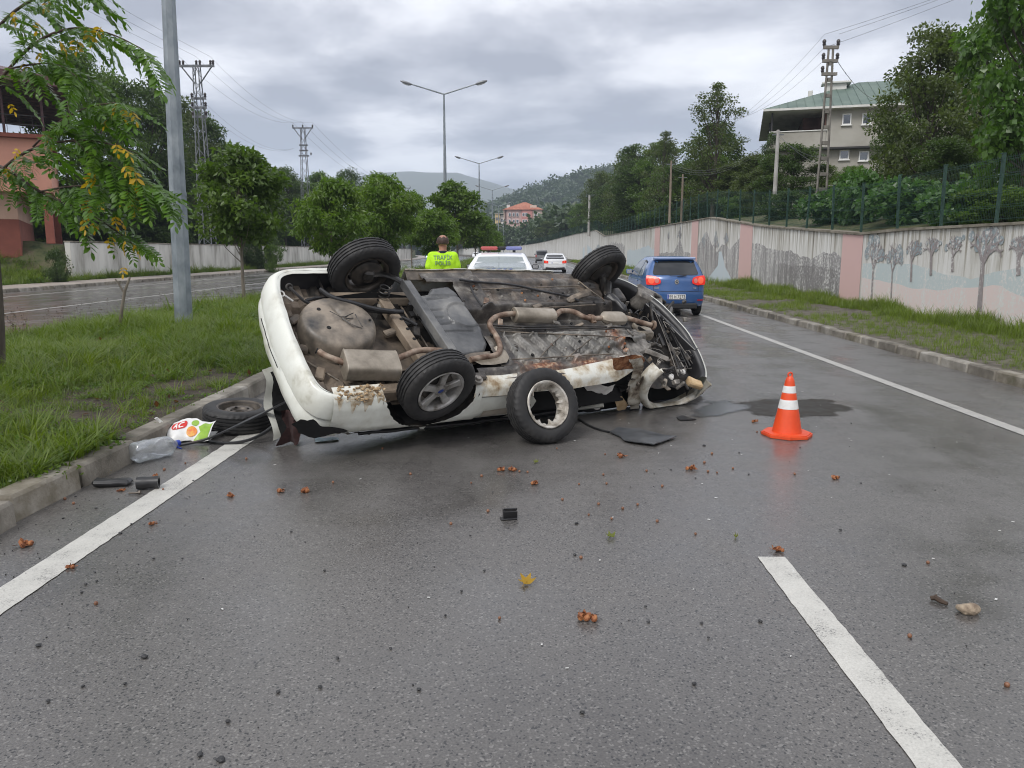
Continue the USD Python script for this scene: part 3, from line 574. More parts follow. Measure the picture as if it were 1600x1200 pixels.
# ---- far apartment blocks at the road's end
mat('far_pink', (0.50, 0.34, 0.31), (0.56, 0.39, 0.36), .1, .9); mat('far_rose', (0.46, 0.20, 0.175), (0.52, 0.235, 0.21), .1, .9); mat('far_cream', (0.52, 0.40, 0.32), (0.58, 0.46, 0.38), .1, .9); mat('far_tiles', (0.30, 0.10, 0.055), (0.37, 0.14, 0.08), .4, .8); mat('far_yellow', (0.50, 0.39, 0.20), (.55, .43, .24), .1, .9); mat('far_brown', (0.12, 0.06, 0.045))
B = thing('apartment_block', 'pink apartment block with orange hipped roof at the end of the road', 'building'); YB = 330
def fx(px): return (px - 825) / 1220 * YB
def fz(py): return EYE + (393 - py) / 1220 * YB
segs = [(787.5, 789, 'far_cream'), (789, 792, 'far_brown'), (792, 815, 'far_pink'), (815, 831.5, 'far_rose'), (831.5, 846.5, 'far_cream')]
for a, c, mt in segs: obj('facade', walls(fx(a), fx(c), YB + (.0 if mt != 'far_rose' else -.5), YB + 14, 1, fz(330)), MATS[mt], B, smooth=False)
v = np.array([(fx(785.5), YB - 1, fz(330)), (fx(848.5), YB - 1, fz(330)), (fx(848.5), YB + 15, fz(330)), (fx(785.5), YB + 15, fz(330)), (fx(817), YB + 7, fz(317.5)), (fx(822), YB + 7, fz(317.5))])
obj('roof', MB().add(v, np.array([(0, 1, 5), (0, 5, 4), (1, 2, 5), (2, 3, 4), (2, 4, 5), (3, 0, 4), (0, 2, 1), (0, 3, 2)])), MATS['far_tiles'], B, smooth=False)
obj('roof_dormer', walls(fx(828), fx(838), YB + 1, YB + 4, fz(330), fz(323)), MATS['far_cream'], B, smooth=False); obj('water_heater', walls(fx(792), fx(797), YB + 3, YB + 5, fz(329), fz(322)), MATS['trim_white'], B, smooth=False)
for px in (797, 803, 808.5, 818, 822, 836, 841):
    for py in (337, 347, 357):
        w_ = obj('window', walls(fx(px) - .5, fx(px) + .5, YB - .56, YB - .5 + (.45 if not 815 < px < 831 else 0), fz(py) - .8, fz(py) + .6), MATS['frame_white'], B, smooth=False)
        obj('pane', walls(fx(px) - .36, fx(px) + .36, YB - .6, YB - .562, fz(py) - .66, fz(py) + .46), mat('far_pane', (0.10, 0.11, 0.13), rough=.2), w_, smooth=False)
B2 = thing('apartment_block', 'small yellow and white building just left of the pink apartment block', 'building')
obj('facade', walls(fx(773.5), fx(781), YB + 5, YB + 14, 1, fz(335)), MATS['far_yellow'], B2, smooth=False); obj('facade', walls(fx(781), fx(787.3), YB + 6, YB + 14, 1, fz(337)), MATS['frame_white'], B2, smooth=False)
obj('roof', walls(fx(772.8), fx(787.4), YB + 4.5, YB + 14.5, fz(335), fz(334)), MATS['old_concrete'], B2, smooth=False)
for px, py in ((776, 343), (779, 343), (776, 352), (779, 352), (784, 345), (784, 353)): obj('window', walls(fx(px) - .35, fx(px) + .35, YB + 4.93 if px < 781 else YB + 5.9, YB + 5.02 if px < 781 else YB + 6.02, fz(py) - .6, fz(py) + .6), MATS['far_pane'], B2, smooth=False)

# ---- lamp posts in the median
mat('galvanised', (0.15, 0.175, 0.195), (0.21, 0.24, 0.26), 5, .45, metal=.25, stretch=(1, 1, .5), c3=(0.27, 0.30, 0.32), rvar=.1)
mat('lamp_grey', (0.20, 0.21, 0.22), rough=.4, metal=.4); mat('lamp_glass', (0.55, 0.57, 0.58), rough=.2)
def lamp_post(P, H=12.0, lean=0.0, foot=.165, arm=2.25):
    n = 8
    obj('pole', MB().tube([(0, 0, .02), (0, 0, .12), (0, 0, 2.45)], [foot, foot, foot * .93], n).tube([(0, 0, 2.46), (0, 0, H)], [foot * .90, foot * .36], n), MATS['galvanised'], P, smooth=30)
    obj('collar', MB().tube([(0, 0, 2.41), (0, 0, 2.47)], foot * .955, n), MATS['galvanised'], P, smooth=30)
    obj('base_plate', MB().box((.5, .5, .03), (0, 0, .0)), MATS['lamp_grey'], P)
    for s in (-1, 1):
        tip = np.array([s * arm, 0, H + .62]); obj('arm', MB().tube([(0, 0, H - .05), tip], [.055, .04], 8), MATS['galvanised'], P)
        d = tip / np.linalg.norm([arm, .6]); lh = MB(); ux = np.array([s * arm, 0, .62]); ux /= np.linalg.norm(ux); q = []
        for t, w, h in ((-.1, .05, .05), (.0, .09, .08), (.25, .15, .11), (.5, .15, .10), (.68, .09, .06), (.74, .02, .02)):
            g = np.linspace(0, 2 * math.pi, 13)[:-1]; c = tip + ux * t; q.append(c + np.outer(np.cos(g), [0, w, 0]) + np.outer(np.sin(g), [-ux[2] * s * h * s, 0, abs(ux[0]) * h]))
        head = obj('lamp_head', lh.add(*loft(q)), MATS['lamp_grey'], P)
        g = np.linspace(0, 2 * math.pi, 13)[:-1]; c = tip + ux * .3 - np.array([0, 0, .1]); obj('diffuser', MB().add(*loft([c + np.outer(np.cos(g), ux * .3 * k) + np.outer(np.sin(g), [0, .11 * k, 0]) - [0, 0, dz] for k, dz in ((1, 0), (.85, .03), (.3, .05))])), MATS['lamp_glass'], head)
p0 = gnd(288, 517, .17)
LP = thing('lamp_post', 'thick galvanised lamp post in the grass, nearest to the overturned car', 'lamp post', T=tmat(*p0) @ rotm(0, 1.3, 0)); lamp_post(LP, 12.4)
LM = model('lamp_post_model'); lamp_post(LM, 12.0)
for px, ytop, lab in ((697, 146, 'double armed lamp post standing tall behind the police officer'), (749.5, 255, 'double armed lamp post second behind the officer, with thinner arms'), (769.5, 297, 'small far double lamp post before the wooded hill'), (779, 322, 'far lamp post in the row, beside the pink apartment block'), (787, 345, 'tiny lamp post in the row nearest the far block')):
    Y = 57.0 if px == 697 else {749.5: 96, 769.5: 135, 779: 175, 787: 225}[px]
    p = at(px, 393, Y); ztop = at(px, ytop, Y)[2]; s = (ztop - .15) / 12.0
    copy_of(LM.GetPath(), 'lamp_post', lab, 'lamp post', place(p[0], Y, .15, s=s))

# ---- lattice pylons, wooden poles and wires
mat('pylon_steel', (0.10, 0.11, 0.12), (0.17, 0.18, 0.19), 3, .55, metal=.3); mat('porcelain', (0.035, 0.03, 0.032), rough=.25); mat('pole_wood', (0.14, 0.11, 0.085), (0.24, 0.195, 0.15), 3, .85, stretch=(4, 4, .3)); mat('pole_concrete', (0.30, 0.29, 0.27), (0.4, .39, .37), 2, .85)
def pylon(px, ytop, Y, z0, wbase, wtop, lab, arms, steps, ladder=False, name='pylon', brown=False):
    p = at(px, ytop, Y); h = p[2] - z0; T = thing(name, lab, 'pylon', (p[0], Y, z0)); mt = MATS['pylon_steel'] if not brown else mat('pole_weathered', (0.13, 0.12, 0.105), (0.22, 0.205, 0.18), 2, .85); bars = MB(); r_ = .034
    cs = [(-1, -1), (1, -1), (1, 1), (-1, 1)]
    for cx_, cy_ in (cs if not ladder else [(-1, 0), (1, 0)]): obj('leg', MB().tube([(cx_ * wbase / 2, cy_ * wbase / 2, 0), (cx_ * wtop / 2, cy_ * wtop / 2, h)], r_ * (1.4 if ladder else 1), 4), mt, T, smooth=False)
    br = MB()
    for i in range(steps):
        a, c = i / steps, (i + 1) / steps; wa, wc = wbase + (wtop - wbase) * a, wbase + (wtop - wbase) * c
        if ladder: br.box((wa - .1, .12, .14), (0, 0, h * a)); continue
        for j in range(4):
            A, C_ = cs[j], cs[(j + 1) % 4]; A, C_ = (A, C_) if i % 2 else (C_, A)
            br.tube([(A[0] * wa / 2, A[1] * wa / 2, h * a), (C_[0] * wc / 2, C_[1] * wc / 2, h * c)], r_ * .55, 3, False)
    obj('lattice', br, mt, T, smooth=False)
    tips = []
    for (dz, half, ins, brace) in arms:
        z = h - dz; b = MB().box((2 * half, .12, .12), (0, 0, z))
        if brace:
            for s in (-1, 1): b.tube([(s * half * .85, 0, z - .05), (s * wtop / 2, 0, z - half * .95)], .04, 4)
        obj('cross_arm', b, mt, T, smooth=False)
        for xx in ins:
            obj('insulator', MB().lathe([(.0, 0), (.05, 0), (.08, .07), (.045, .09), (.08, .15), (.07, .21), (.03, .25), (0, .25)], 8, T=tmat(xx, 0, z + .06)), MATS['porcelain'], T); tips.append(np.array([p[0] + xx, Y, z0 + z + .5]))
    return tips
tA = pylon(307, 103, 46, 2.0, .72, .30, 'grey lattice pylon beside the galvanised lamp post, with broad top arm', [(0, 1.0, (-.95, -.75, 0, .2, .8, .95), True), (1.75, .42, (-.38, .38), False), (2.25, .42, (-.38, .38), False), (2.75, .42, (-.38, .38), False)], 16)
tB = pylon(473, 200, 78, 2.0, .95, .36, 'slim lattice pylon above the treetops between lamp posts', [(0, 1.0, (-.95, 0, .95), True), (1.6, .42, (), False), (2.1, .42, (), False), (2.6, .5, (.7,), False)], 16)
tC = pylon(631, 294, 150, 2.0, 1.2, .45, 'small distant pylon over the round median trees', [(0, 1.25, (-1.2, 0, 1.2), True)], 12)
tD = pylon(1298.5, 74, 33.5, 2.9, .44, .17, 'tall ladder-like concrete utility pole in front of the grey building', [(0, .30, (-.28, .28), False), (.52, .30, (-.28, .28), False), (1.02, .30, (-.28,), False)], 11, ladder=True, brown=True)
WP = []
for px, yt, Y, z0, lab, mt in ((1049, 251, 46, 3.2, 'thin wooden pole behind the fence, farthest left of two', 'pole_wood'), (1067, 272, 48, 3.2, 'shorter thin wooden pole behind the fence', 'pole_wood'), (1216, 203, 36, 3.0, 'wooden pole standing left of the ladder-like pole', 'pole_concrete'), (921, 305, 115, 3.8, 'pale concrete pole among the trees above the far wall', 'pole_concrete')):
    p = at(px, yt, Y); obj_t = thing('utility_pole', lab, 'pole', (p[0], Y, z0)); h = p[2] - z0; rr = .06 if mt == 'pole_wood' else .085
    if Y > 100: rr = .16
    obj('shaft', MB().tube([(0, 0, 0), (0, 0, h)], [rr * 1.25, rr * .85], 8), MATS[mt], obj_t); obj('bracket', MB().box((.5, .05, .05), (0, 0, h - .2)), MATS['pylon_steel'], obj_t); WP.append(np.array([p[0], Y, p[2] - .15]))
mat('wire_dark', (0.09, 0.095, 0.105), rough=.5)
def wire(a, b, sag, r=.012, lab='thin overhead wire against the grey sky', n=14):
    a, b = np.asarray(a, float), np.asarray(b, float); t = np.linspace(0, 1, n); P = a + (b - a) * t[:, None]; P[:, 2] -= 4 * sag * t * (1 - t)
    tag(obj('overhead_wire', MB().tube(P, r, 4, False), MATS['wire_dark']), lab, 'wire', 'overhead wires between the poles')
for i in (0, 2, 4): wire(tA[i], tB[min(i // 2, 2)], 1.0, .007, f"upper power wire from the near left pylon's {'left' if i == 0 else 'middle' if i == 2 else 'right'} insulator to the slim pylon"); wire(tA[i], tA[i] + np.array([-3, -44, 3.0]), .8, .007, f"power wire rising out of frame from the near left pylon's {'left' if i == 0 else 'middle' if i == 2 else 'right'} insulator")
for i in range(3): wire(tB[i], tC[i], 2.0, .011, f"{('left', 'middle', 'right')[i]} power wire running from the slim pylon towards the distant pylon")
for i in (6, 8): wire(tA[i], tB[0] - [0, 0, 2.4], 1.2, .006, f"{'upper' if i == 6 else 'lower'} of two low wires strung below the arms of the two left pylons")
for i in (0, 1, 2): wire(tD[i], tD[i] + np.array([14.5, -13, 4.2 + .5 * i]), .5, .006, f"wire rising to the upper right from the ladder-like pole's {('top left', 'top right', 'second left')[i]} insulator")
for i in (0, 2, 4): wire(tD[i], (12.5 + .4 * i, 62, 10 + .4 * i), .9, .006, f"wire falling leftwards from the ladder-like pole's {'top' if i == 0 else 'second' if i == 2 else 'third'} arm past the grey roof")
wire(tD[3] - [0, 0, .5], (22.0, 52, 11.0), .3, 0.014, 'thick black cable from the ladder-like pole to the green roof'); wire((22.0, 52, 11.3), (17.2, 29, 8.3), .3, .011, 'black cable from the green roof to the dark tree')
for k in range(3): wire(WP[0] + [0, 0, -.12 * k], WP[2] + [0, 0, -.1 * k], .9, .006, f"{('topmost', 'middle', 'lowest')[k]} sagging cable between the thin wooden poles and the next pole"); 
for k in range(2): wire(WP[2] + [0, 0, -.1 * k], tD[2] + [.3, 0, -4.6 + k * .3], .2, .006, f"{('lower', 'upper')[k]} service cable crossing in front of the grey building")
# ---- warning sign seen from behind
mat('sign_back', (0.17, 0.18, 0.19), (0.22, .23, .24), 4, .5, metal=.4)
for px, yb, Y, s, lab in ((529.5, 377, 46, 1.0, 'grey back of a triangular warning sign above the upturned wheel'), (676, 380, 85, 1.0, 'tiny back of a triangular warning sign far along the left road')):
    p = at(px, yb, Y); S = thing('road_sign', lab, 'sign', (p[0], Y, .15)); z = p[2] - .15
    obj('sign_post', MB().tube([(0, 0.04, 0), (0, 0.04, z + .35)], .033, 8), MATS['sign_back'], S)
    g = sg.Polygon([(-.42, -.27), (.42, -.27), (0, .47)]).buffer(-.05).buffer(.06)
    obj('sign_plate', MB().prism(g, .012, T=tmat(0, 0, z) @ rotm(90, 0, 0)), MATS['sign_back'], S); obj('clamp', MB().box((.2, .03, .05), (0, .02, z)), MATS['lamp_grey'], S)
# ================================================================== THE OVERTURNED CAR
def Rcar(a, t, p):
    ca, sa, ct, st, cp, sp = math.cos(a), math.sin(a), math.cos(t), math.sin(t), math.cos(p), math.sin(p)
    return np.array([[ca, -sa, 0], [sa, ca, 0], [0, 0, 1]]) @ np.array([[1, 0, 0], [0, ct, -st], [0, st, ct]]) @ np.array([[cp, 0, sp], [0, 1, 0], [-sp, 0, cp]])
CM = np.eye(4); CM[:3, :3] = Rcar(.584, .6412, .0288); CM[:3, 3] = (-1.1123, 6.6548, .9603)
CI = np.linalg.inv(CM)
def wdn(x, y, z): return (CM[:3, :3] @ np.array([x, y, z]) + CM[:3, 3])
def towreck(p): return CI[:3, :3] @ np.asarray(p, float) + CI[:3, 3]
def carpt(px, py, z=None, y=None, x=None):
    d = CI[:3, :3] @ ray(px, py); c = towreck(CAMC); i, val = (2, z) if z is not None else ((1, y) if y is not None else (0, x)); return c + d * (val - c[i]) / d[i]
def flatten(v):
    """whatever would reach below the road is crushed flat on it"""
    w = v @ CM[:3, :3].T + CM[:3, 3]; w[:, 2] = np.maximum(w[:, 2], .012); return (w - CM[:3, 3]) @ CI[:3, :3].T
def crumple(v, amp, sc, seed=0):
    v = np.asarray(v, float); d = np.stack([meshkit.fbm(v * sc + 17.3 * k, 3, seed + k) - .5 for k in range(3)], -1); return v + d * amp * 2
def objmat(name, **k):
    return mat(name, **k)
mat('wreck_white', (0.36, 0.345, 0.265), (0.57, 0.57, 0.505), 3.5, .35, c3=(0.65, 0.66, 0.60), lo=.28, hi=.55, bump=.06, bscale=25, coat=.3, rvar=.1)
mat('wreck_white_muddy', (0.25, 0.175, 0.095), (0.50, 0.45, 0.35), 7, .55, c3=(0.64, 0.64, 0.58), lo=.34, hi=.58, bump=.2, bscale=40)
mat('mud', (0.13, 0.080, 0.040), (0.34, 0.235, 0.13), 22, .9, bump=.9, bscale=60, bdist=.02, c3=(0.48, 0.37, 0.23))
mat('under_dust', (0.030, 0.025, 0.021), (0.10, 0.082, 0.063), 5, .5, c3=(0.24, 0.195, 0.148), lo=.30, hi=.68, bump=.5, bscale=25)
mat('under_tan', (0.09, 0.068, 0.048), (0.20, 0.157, 0.114), 4, .7, c3=(0.29, 0.24, 0.18), lo=.3, hi=.7, bump=.2, bscale=40)
mat('under_dark', (0.008, 0.008, 0.008), (0.024, 0.022, 0.020), 6, .4, c3=(0.07, 0.06, 0.05), bump=.2, bscale=30)
mat('rust', (0.075, 0.026, 0.012), (0.20, 0.075, 0.03), 14, .9, c3=(0.34, 0.17, 0.08), lo=.35, hi=.65, bump=.6, bscale=60)
mat('exhaust_pipe', (0.10, 0.06, 0.040), (0.21, 0.145, 0.105), 9, .55, metal=.35, c3=(0.33, 0.265, 0.205), bump=.25)
mat('exhaust_can', (0.18, 0.155, 0.12), (0.29, 0.255, 0.205), 4, .45, metal=.3, c3=(0.38, 0.34, 0.285), bump=.1, bscale=30)
mat('tank_plastic', (0.035, 0.037, 0.040), (0.10, 0.102, 0.103), 3, .30, c3=(0.20, 0.197, 0.185), lo=.32, hi=.72, bump=.1, bscale=40)
mat('rubber', (0.010, 0.010, 0.0105), (0.024, 0.023, 0.022), 8, .62, bump=.15, bscale=80)
mat('rubber_side', (0.013, 0.013, 0.0135), (0.035, 0.033, 0.031), 5, .5, bump=.1, bscale=50)
mat('alloy_dirty', (0.13, 0.115, 0.095), (0.34, 0.33, 0.31), 7, .4, metal=.6, c3=(0.48, 0.47, 0.45), lo=.3, hi=.6)
mat('steel_rim', (0.05, 0.043, 0.036), (0.14, 0.12, 0.10), 8, .5, metal=.5)
mat('black_plastic', (0.010, 0.010, 0.011), (0.022, 0.022, 0.023), 8, .38, bump=.06)
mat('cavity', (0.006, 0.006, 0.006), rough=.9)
mat('cast_metal', (0.07, 0.065, 0.058), (0.19, 0.175, 0.155), 9, .5, metal=.4, c3=(0.30, 0.28, 0.25), bump=.3)
mat('white_plastic', (0.48, 0.47, 0.44), (0.68, 0.67, 0.64), 8, .4); mat('foam_tan', (0.40, 0.28, 0.15), (0.58, 0.44, 0.27), 9, .8)
mat('badge_blue', (0.02, 0.04, 0.16), rough=.3)
CAR = thing('overturned_car', 'wrecked white car lying upside down with its dirty underside facing the viewer', 'car', T=CM)
def cobj(name, b, m, parent=None, **k): return obj(name, b, MATS[m], parent or CAR, **k)

def interp_path(P, n):
    P = np.asarray(P, float); d = np.concatenate([[0], np.cumsum(np.linalg.norm(np.diff(P, axis=0), axis=1))]); t = np.linspace(0, d[-1], n)
    return np.stack([np.interp(t, d, P[:, k]) for k in range(P.shape[1])], -1)
def chaikin(P, it=2):
    P = np.asarray(P, float)
    for _ in range(it):
        Q = [P[0]]
        for a, b in zip(P[:-1], P[1:]): Q += [a * .75 + b * .25, a * .25 + b * .75]
        P = np.array(Q + [P[-1]])
    return P

# ---- wheels
def tyre_mesh(R=.287, w=.19, rin=.178, n=110, tread=True):
    h = w / 2
    prof = [(rin, -h * .72), (rin + .02, -h * .92), (R - .075, -h * 1.0), (R - .035, -h * .97), (R - .014, -h * .86), (R - .002, -h * .74)]
    gl = []
    for c in (-.5, -.17, .17, .5):
        gl += [(R + .0015, c * h - .009), (R - .009, c * h - .006), (R - .009, c * h + .006), (R + .0015, c * h + .009)]
    prof += gl + [(a, -b) for a, b in prof[::-1]]
    v, f = lathe(prof, n)
    if tread:
        r = np.hypot(v[:, 0], v[:, 1]); seg = np.round((np.arctan2(v[:, 1], v[:, 0]) % (2 * math.pi)) / (2 * math.pi) * n).astype(int)
        sh = (np.abs(v[:, 2]) > h * .60) & (r > R - .04); cut = np.where(sh & (seg % 3 == 0), .007, 0) + np.where((~sh) & (r > R - .005) & (seg % 5 == 0), .004, 0)
        v[:, :2] *= (1 - cut / np.maximum(r, 1e-6))[:, None]
    return v, f
def wheel(parent, T, kind='alloy', name='wheel', R=.287, w=.19, worn=True):
    """axis along local z; +z is the outer face"""
    Wt = thing(name, parent=parent, T=T); obj('tyre', MB().add(*tyre_mesh(R, w, R * .63)), MATS['rubber'], Wt, smooth=30)
    s = R / .287
    lip = [(.176 * s, w * .36), (.184 * s, w * .42), (.178 * s, w * .45), (.168 * s, w * .42), (.158 * s, w * .30), (.150 * s, w * .1), (.150 * s, -w * .25), (.165 * s, -w * .38), (.18 * s, -w * .42), (.184 * s, -w * .38), (.17 * s, -w * .3), (.16 * s, -w * .2), (.16 * s, w * .2), (.176 * s, w * .36)]
    if kind in ('alloy', 'alloy_in'):
        obj('rim', MB().lathe(lip, 48), MATS['alloy_dirty' if kind == 'alloy' else 'steel_rim'], Wt)
        b = MB()
        for k in range(5):
            a = k * 2 * math.pi / 5 + .3; rr = []
            for r_, hw, z, th in ((.03, .032, w * .30, .03), (.06, .030, w * .34, .03), (.10, .029, w * .33, .026), (.14, .033, w * .33, .024), (.168, .046, w * .36, .02)):
                r_ *= s; c, sn = math.cos(a), math.sin(a); u = np.array([c, sn, 0]); t = np.array([-sn, c, 0]); o = u * r_
                rr.append([o + t * hw * .8 + [0, 0, z], o + t * hw + [0, 0, z - th * .4], o + t * hw + [0, 0, z - th], o - t * hw + [0, 0, z - th], o - t * hw + [0, 0, z - th * .4], o - t * hw * .8 + [0, 0, z]])
            b.add(*loft(rr))
        obj('spokes', b, MATS['alloy_dirty' if kind == 'alloy' else 'steel_rim'], Wt, smooth=40)
        b = MB().lathe([(0, w * .36), (.032 * s, w * .36), (.042 * s, w * .33), (.046 * s, w * .2), (.04, 0), (0, 0)], 24)
        for k in range(5):
            a = (k + .5) * 2 * math.pi / 5 + .3; b.lathe([(0, w * .335), (.009, w * .335), (.010, w * .2), (0, w * .2)], 8, T=tmat(.052 * s * math.cos(a), .052 * s * math.sin(a), 0))
        hb = obj('hub', b, MATS['alloy_dirty'], Wt)
        if kind == 'alloy': obj('oval_badge', MB().prism(affinity.scale(sg.Point(0, 0).buffer(.026, 16), 1, .55), .003, T=tmat(0, 0, w * .362) @ rotm(0, 0, 25)), MATS['badge_blue'], Wt)
        obj('brake_drum', MB().lathe([(0, w * .12), (.11 * s, w * .12), (.125 * s, w * .06), (.128 * s, -w * .3), (.10 * s, -w * .42), (.05, -w * .45), (.045, -w * .62), (0, -w * .62)], 32), MATS['under_dark'], Wt)
    else:
        disc = [(.176 * s, w * .36), (.184 * s, w * .42), (.176 * s, w * .46), (.166 * s, w * .42), (.16 * s, w * .25), (.15 * s, w * .15), (.135 * s, w * .16), (.115 * s, w * .26), (.095 * s, w * .31), (.07 * s, w * .28), (.055 * s, w * .20), (.048 * s, w * .22), (.034 * s, w * .22), (.032 * s, w * .1)]
        obj('rim', MB().lathe(disc, 48).lathe([(.176 * s, w * .36), (.15 * s, w * .1), (.15 * s, -w * .25), (.18 * s, -w * .42), (.184 * s, -w * .38)], 48), MATS['steel_rim'], Wt)
        b = MB(); b2 = MB()
        for k in range(8):
            a = k * math.pi / 4; b.add(*bevel_box((.034 * s, .022 * s, .004), .001), T=tmat(.128 * s * math.cos(a), .128 * s * math.sin(a), w * .21) @ rotm(0, 0, math.degrees(a) + 90) )
        for k in range(4):
            a = k * math.pi / 2 + .4; b.lathe([(0, 0), (.010, 0), (.010, .004), (0, .004)], 8, T=tmat(.068 * s * math.cos(a), .068 * s * math.sin(a), w * .285))
        b.lathe([(0, w * .12), (.033, w * .12), (.033, w * .13), (0, w * .13)], 16)
        obj('rim_holes', b, MATS['cavity'], Wt)
    return Wt
def axT(o, axis, up=(0, 0, 1)):
    """z axis along axis"""
    z = np.asarray(axis, float); z /= np.linalg.norm(z); x = np.cross(up, z); x /= np.linalg.norm(x); M_ = np.eye(4); M_[:3, 0], M_[:3, 1], M_[:3, 2], M_[:3, 3] = x, np.cross(z, x), z, o; return M_
wn = carpt(682, 602, y=-.735)
wheel(CAR, axT(wn + [0, .0, .0], (.10, -1, .05)), 'alloy', R=.325, w=.20)
wf = carpt(573, 429, y=.66)
wheel(CAR, axT(wf + [0, .07, 0], (-.06, 1, .10)), 'alloy_in', R=.325, w=.20)
wq = carpt(938, 428, y=.66)
wheel(CAR, axT(wq + [0, .05, 0], (-.16, 1, .12)), 'alloy_in', R=.32, w=.19)

# ---- near side: quarter panel, sill and door, rolled under along the bottom edge
SP = np.array([(-.66, .015), (-.72, .0), (-.765, -.03), (-.80, -.10), (-.822, -.20), (-.825, -.29), (-.80, -.37), (-.74, -.43)])
SL = np.concatenate([[0], np.cumsum(np.linalg.norm(np.diff(SP, axis=0), axis=1))])
def sidept(x, s, amp=.012, seed=1):
    y, z = np.interp(s, SL, SP[:, 0]), np.interp(s, SL, SP[:, 1]); return crumple(np.stack([x, y, z], -1), amp, 2.6, seed)
def sidepatch(name, poly, m, step=.03, amp=.012, seed=1, off=0.0, edit=None):
    P2, F = tri_poly(poly, step); v = sidept(P2[:, 0], P2[:, 1], amp, seed); v[:, 1] -= off
    if edit is not None: v = edit(v, P2)
    return cobj(name, MB().add(v, F), m, smooth=True)
arch = affinity.scale(sg.Point(.03, .0).buffer(1, 32), .44, .47)
r = np.random.default_rng(5); rough_arch = sg.Polygon([(x * (1 + .012 * r.normal()), y * (1 + .012 * r.normal())) for x, y in arch.exterior.coords[:-1]]).buffer(0)
quarter = sg.box(-.80, -.02, .50, SL[-1]).difference(rough_arch)
sidepatch('rear_quarter_panel', quarter.intersection(sg.box(-1, .055, 1, 2)), 'wreck_white', .025, .020, 2)
sidepatch('quarter_edge', quarter.intersection(sg.Polygon([(-.80, -.02), (-.40, -.02), (-.40, .12)] + [(-.40 - .4 * t, .10 + .07 * math.sin(t * 3.1) + .045 * math.sin(t * 23) + .03 * math.sin(t * 51 + 1)) for t in np.linspace(.02, .98, 40)]).buffer(0)), 'wreck_white_muddy', .02, .016, 2, off=.003)
ms = MB()
for k in range(90):
    x = r.uniform(-.76, -.39); s = abs(r.normal(.05, .05)); p = sidept(np.array([x]), np.array([s]), .016, 2)[0]; m_ = trimesh.creation.icosphere(1, r.uniform(.005, .013)); v = crumple(m_.vertices * [1.4, 1, .55], .01, 40, k); ms.add(v, m_.faces, tmat(*(p + [0, -.004, .004])))
cobj('mud_clods', ms, 'mud', kind='stuff', smooth=True)
arcl = MB(); th = np.linspace(.15, math.pi - .15, 30)
P = [[(.03 + .44 * math.cos(t), y, -.40 * math.sin(t) * k) for t in th] for y, k in ((-.80, 1.0), (-.72, .97), (-.5, .95))]
cobj('wheel_arch_liner', MB().add(*grid(P)), 'under_dark', smooth=True)
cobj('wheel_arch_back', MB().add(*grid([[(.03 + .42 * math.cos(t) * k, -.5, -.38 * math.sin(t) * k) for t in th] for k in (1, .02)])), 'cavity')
def sill_edit(v, P2):
    t = np.clip((P2[:, 0] - 1.2) / .95, 0, 1) ** 1.5; v[:, 2] += t * .035 * (P2[:, 1] < .25); v[:, 1] -= t * .05 * np.clip(P2[:, 1] / .15, 0, 1); v[:, 1] += t * .10; return v
sidepatch('sill', sg.Polygon([(.46, .0), (2.20, -.02), (2.26, .10), (2.0, .20), (1.5, .19), (.42, .185)]), 'wreck_white_muddy', .025, .016, 3, edit=sill_edit)
sidepatch('door_panel', sg.Polygon([(.44, .205), (1.02, .205), (1.10, .30), (1.06, .50), (1.0, .60), (.40, SL[-1])]), 'wreck_white', .035, .014, 4, off=-.012)
sidepatch('door_moulding', sg.Polygon([(.55, .335), (1.04, .315), (1.05, .395), (.54, .42)]), 'exhaust_can', .04, .014, 4, off=.006)
sidepatch('door_gap', sg.Polygon([(.42, .18), (1.2, .18), (1.2, .21), (.42, .21)]), 'cavity', .04, .012, 4, off=-.03)

# ---- rear bumper wrapping round the tail
prof = np.array([(-.045, -.02), (0, 0), (.03, -.012), (.075, -.055), (.105, -.12), (.118, -.185), (.112, -.20), (.086, -.213), (.088, -.225), (.112, -.240), (.122, -.30), (.105, -.365), (.06, -.42), (.02, -.44)])
path = chaikin([(-.30, .80), (-.62, .80), (-.82, .76), (-.90, .62), (-.935, .2), (-.94, -.2), (-.925, -.52), (-.885, -.66), (-.80, -.725), (-.70, -.745)], 3)
path = interp_path(path, 70); tn = np.gradient(path, axis=0); tn /= np.linalg.norm(tn, axis=1, keepdims=True); nn = np.stack([tn[:, 1], -tn[:, 0]], -1)
nn *= np.sign((nn * (path - [0.4, 0])).sum(1))[:, None]
k_ = 1 - .45 * sst(path[:, 0], -.86, -.72) * (path[:, 1] < -.6)
R_ = np.stack([np.concatenate([path + nn * (d * .82 * (k_ if d > 0 else np.ones_like(k_)))[:, None], np.full((len(path), 1), z)], 1) for d, z in prof], 0)
Rv = crumple(crumple(R_.reshape(-1, 3), .016, 2.2, 9), .006, 8, 4); Rv[:, 0] -= .05 * np.clip(-Rv[:, 2] - .2, 0, 1) * 1.2
cobj('rear_bumper', MB().add(*grid(Rv.reshape(R_.shape))), 'wreck_white', smooth=True)
inn = MB(); R2 = np.stack([np.concatenate([path - nn * d, np.full((len(path), 1), z)], 1) for d, z in ((.012, -.004), (.02, -.10), (.04, -.24))], 0); cobj('bumper_lining', inn.add(*grid(R2)), 'black_plastic', smooth=True)
cr = MB(); cr.tube(crumple(interp_path([(-1.045, .35, -.17), (-1.06, .05, -.19), (-1.055, -.2, -.20)], 12), .01, 12, 3), .004, 4); cobj('bumper_crack', cr, 'cavity')

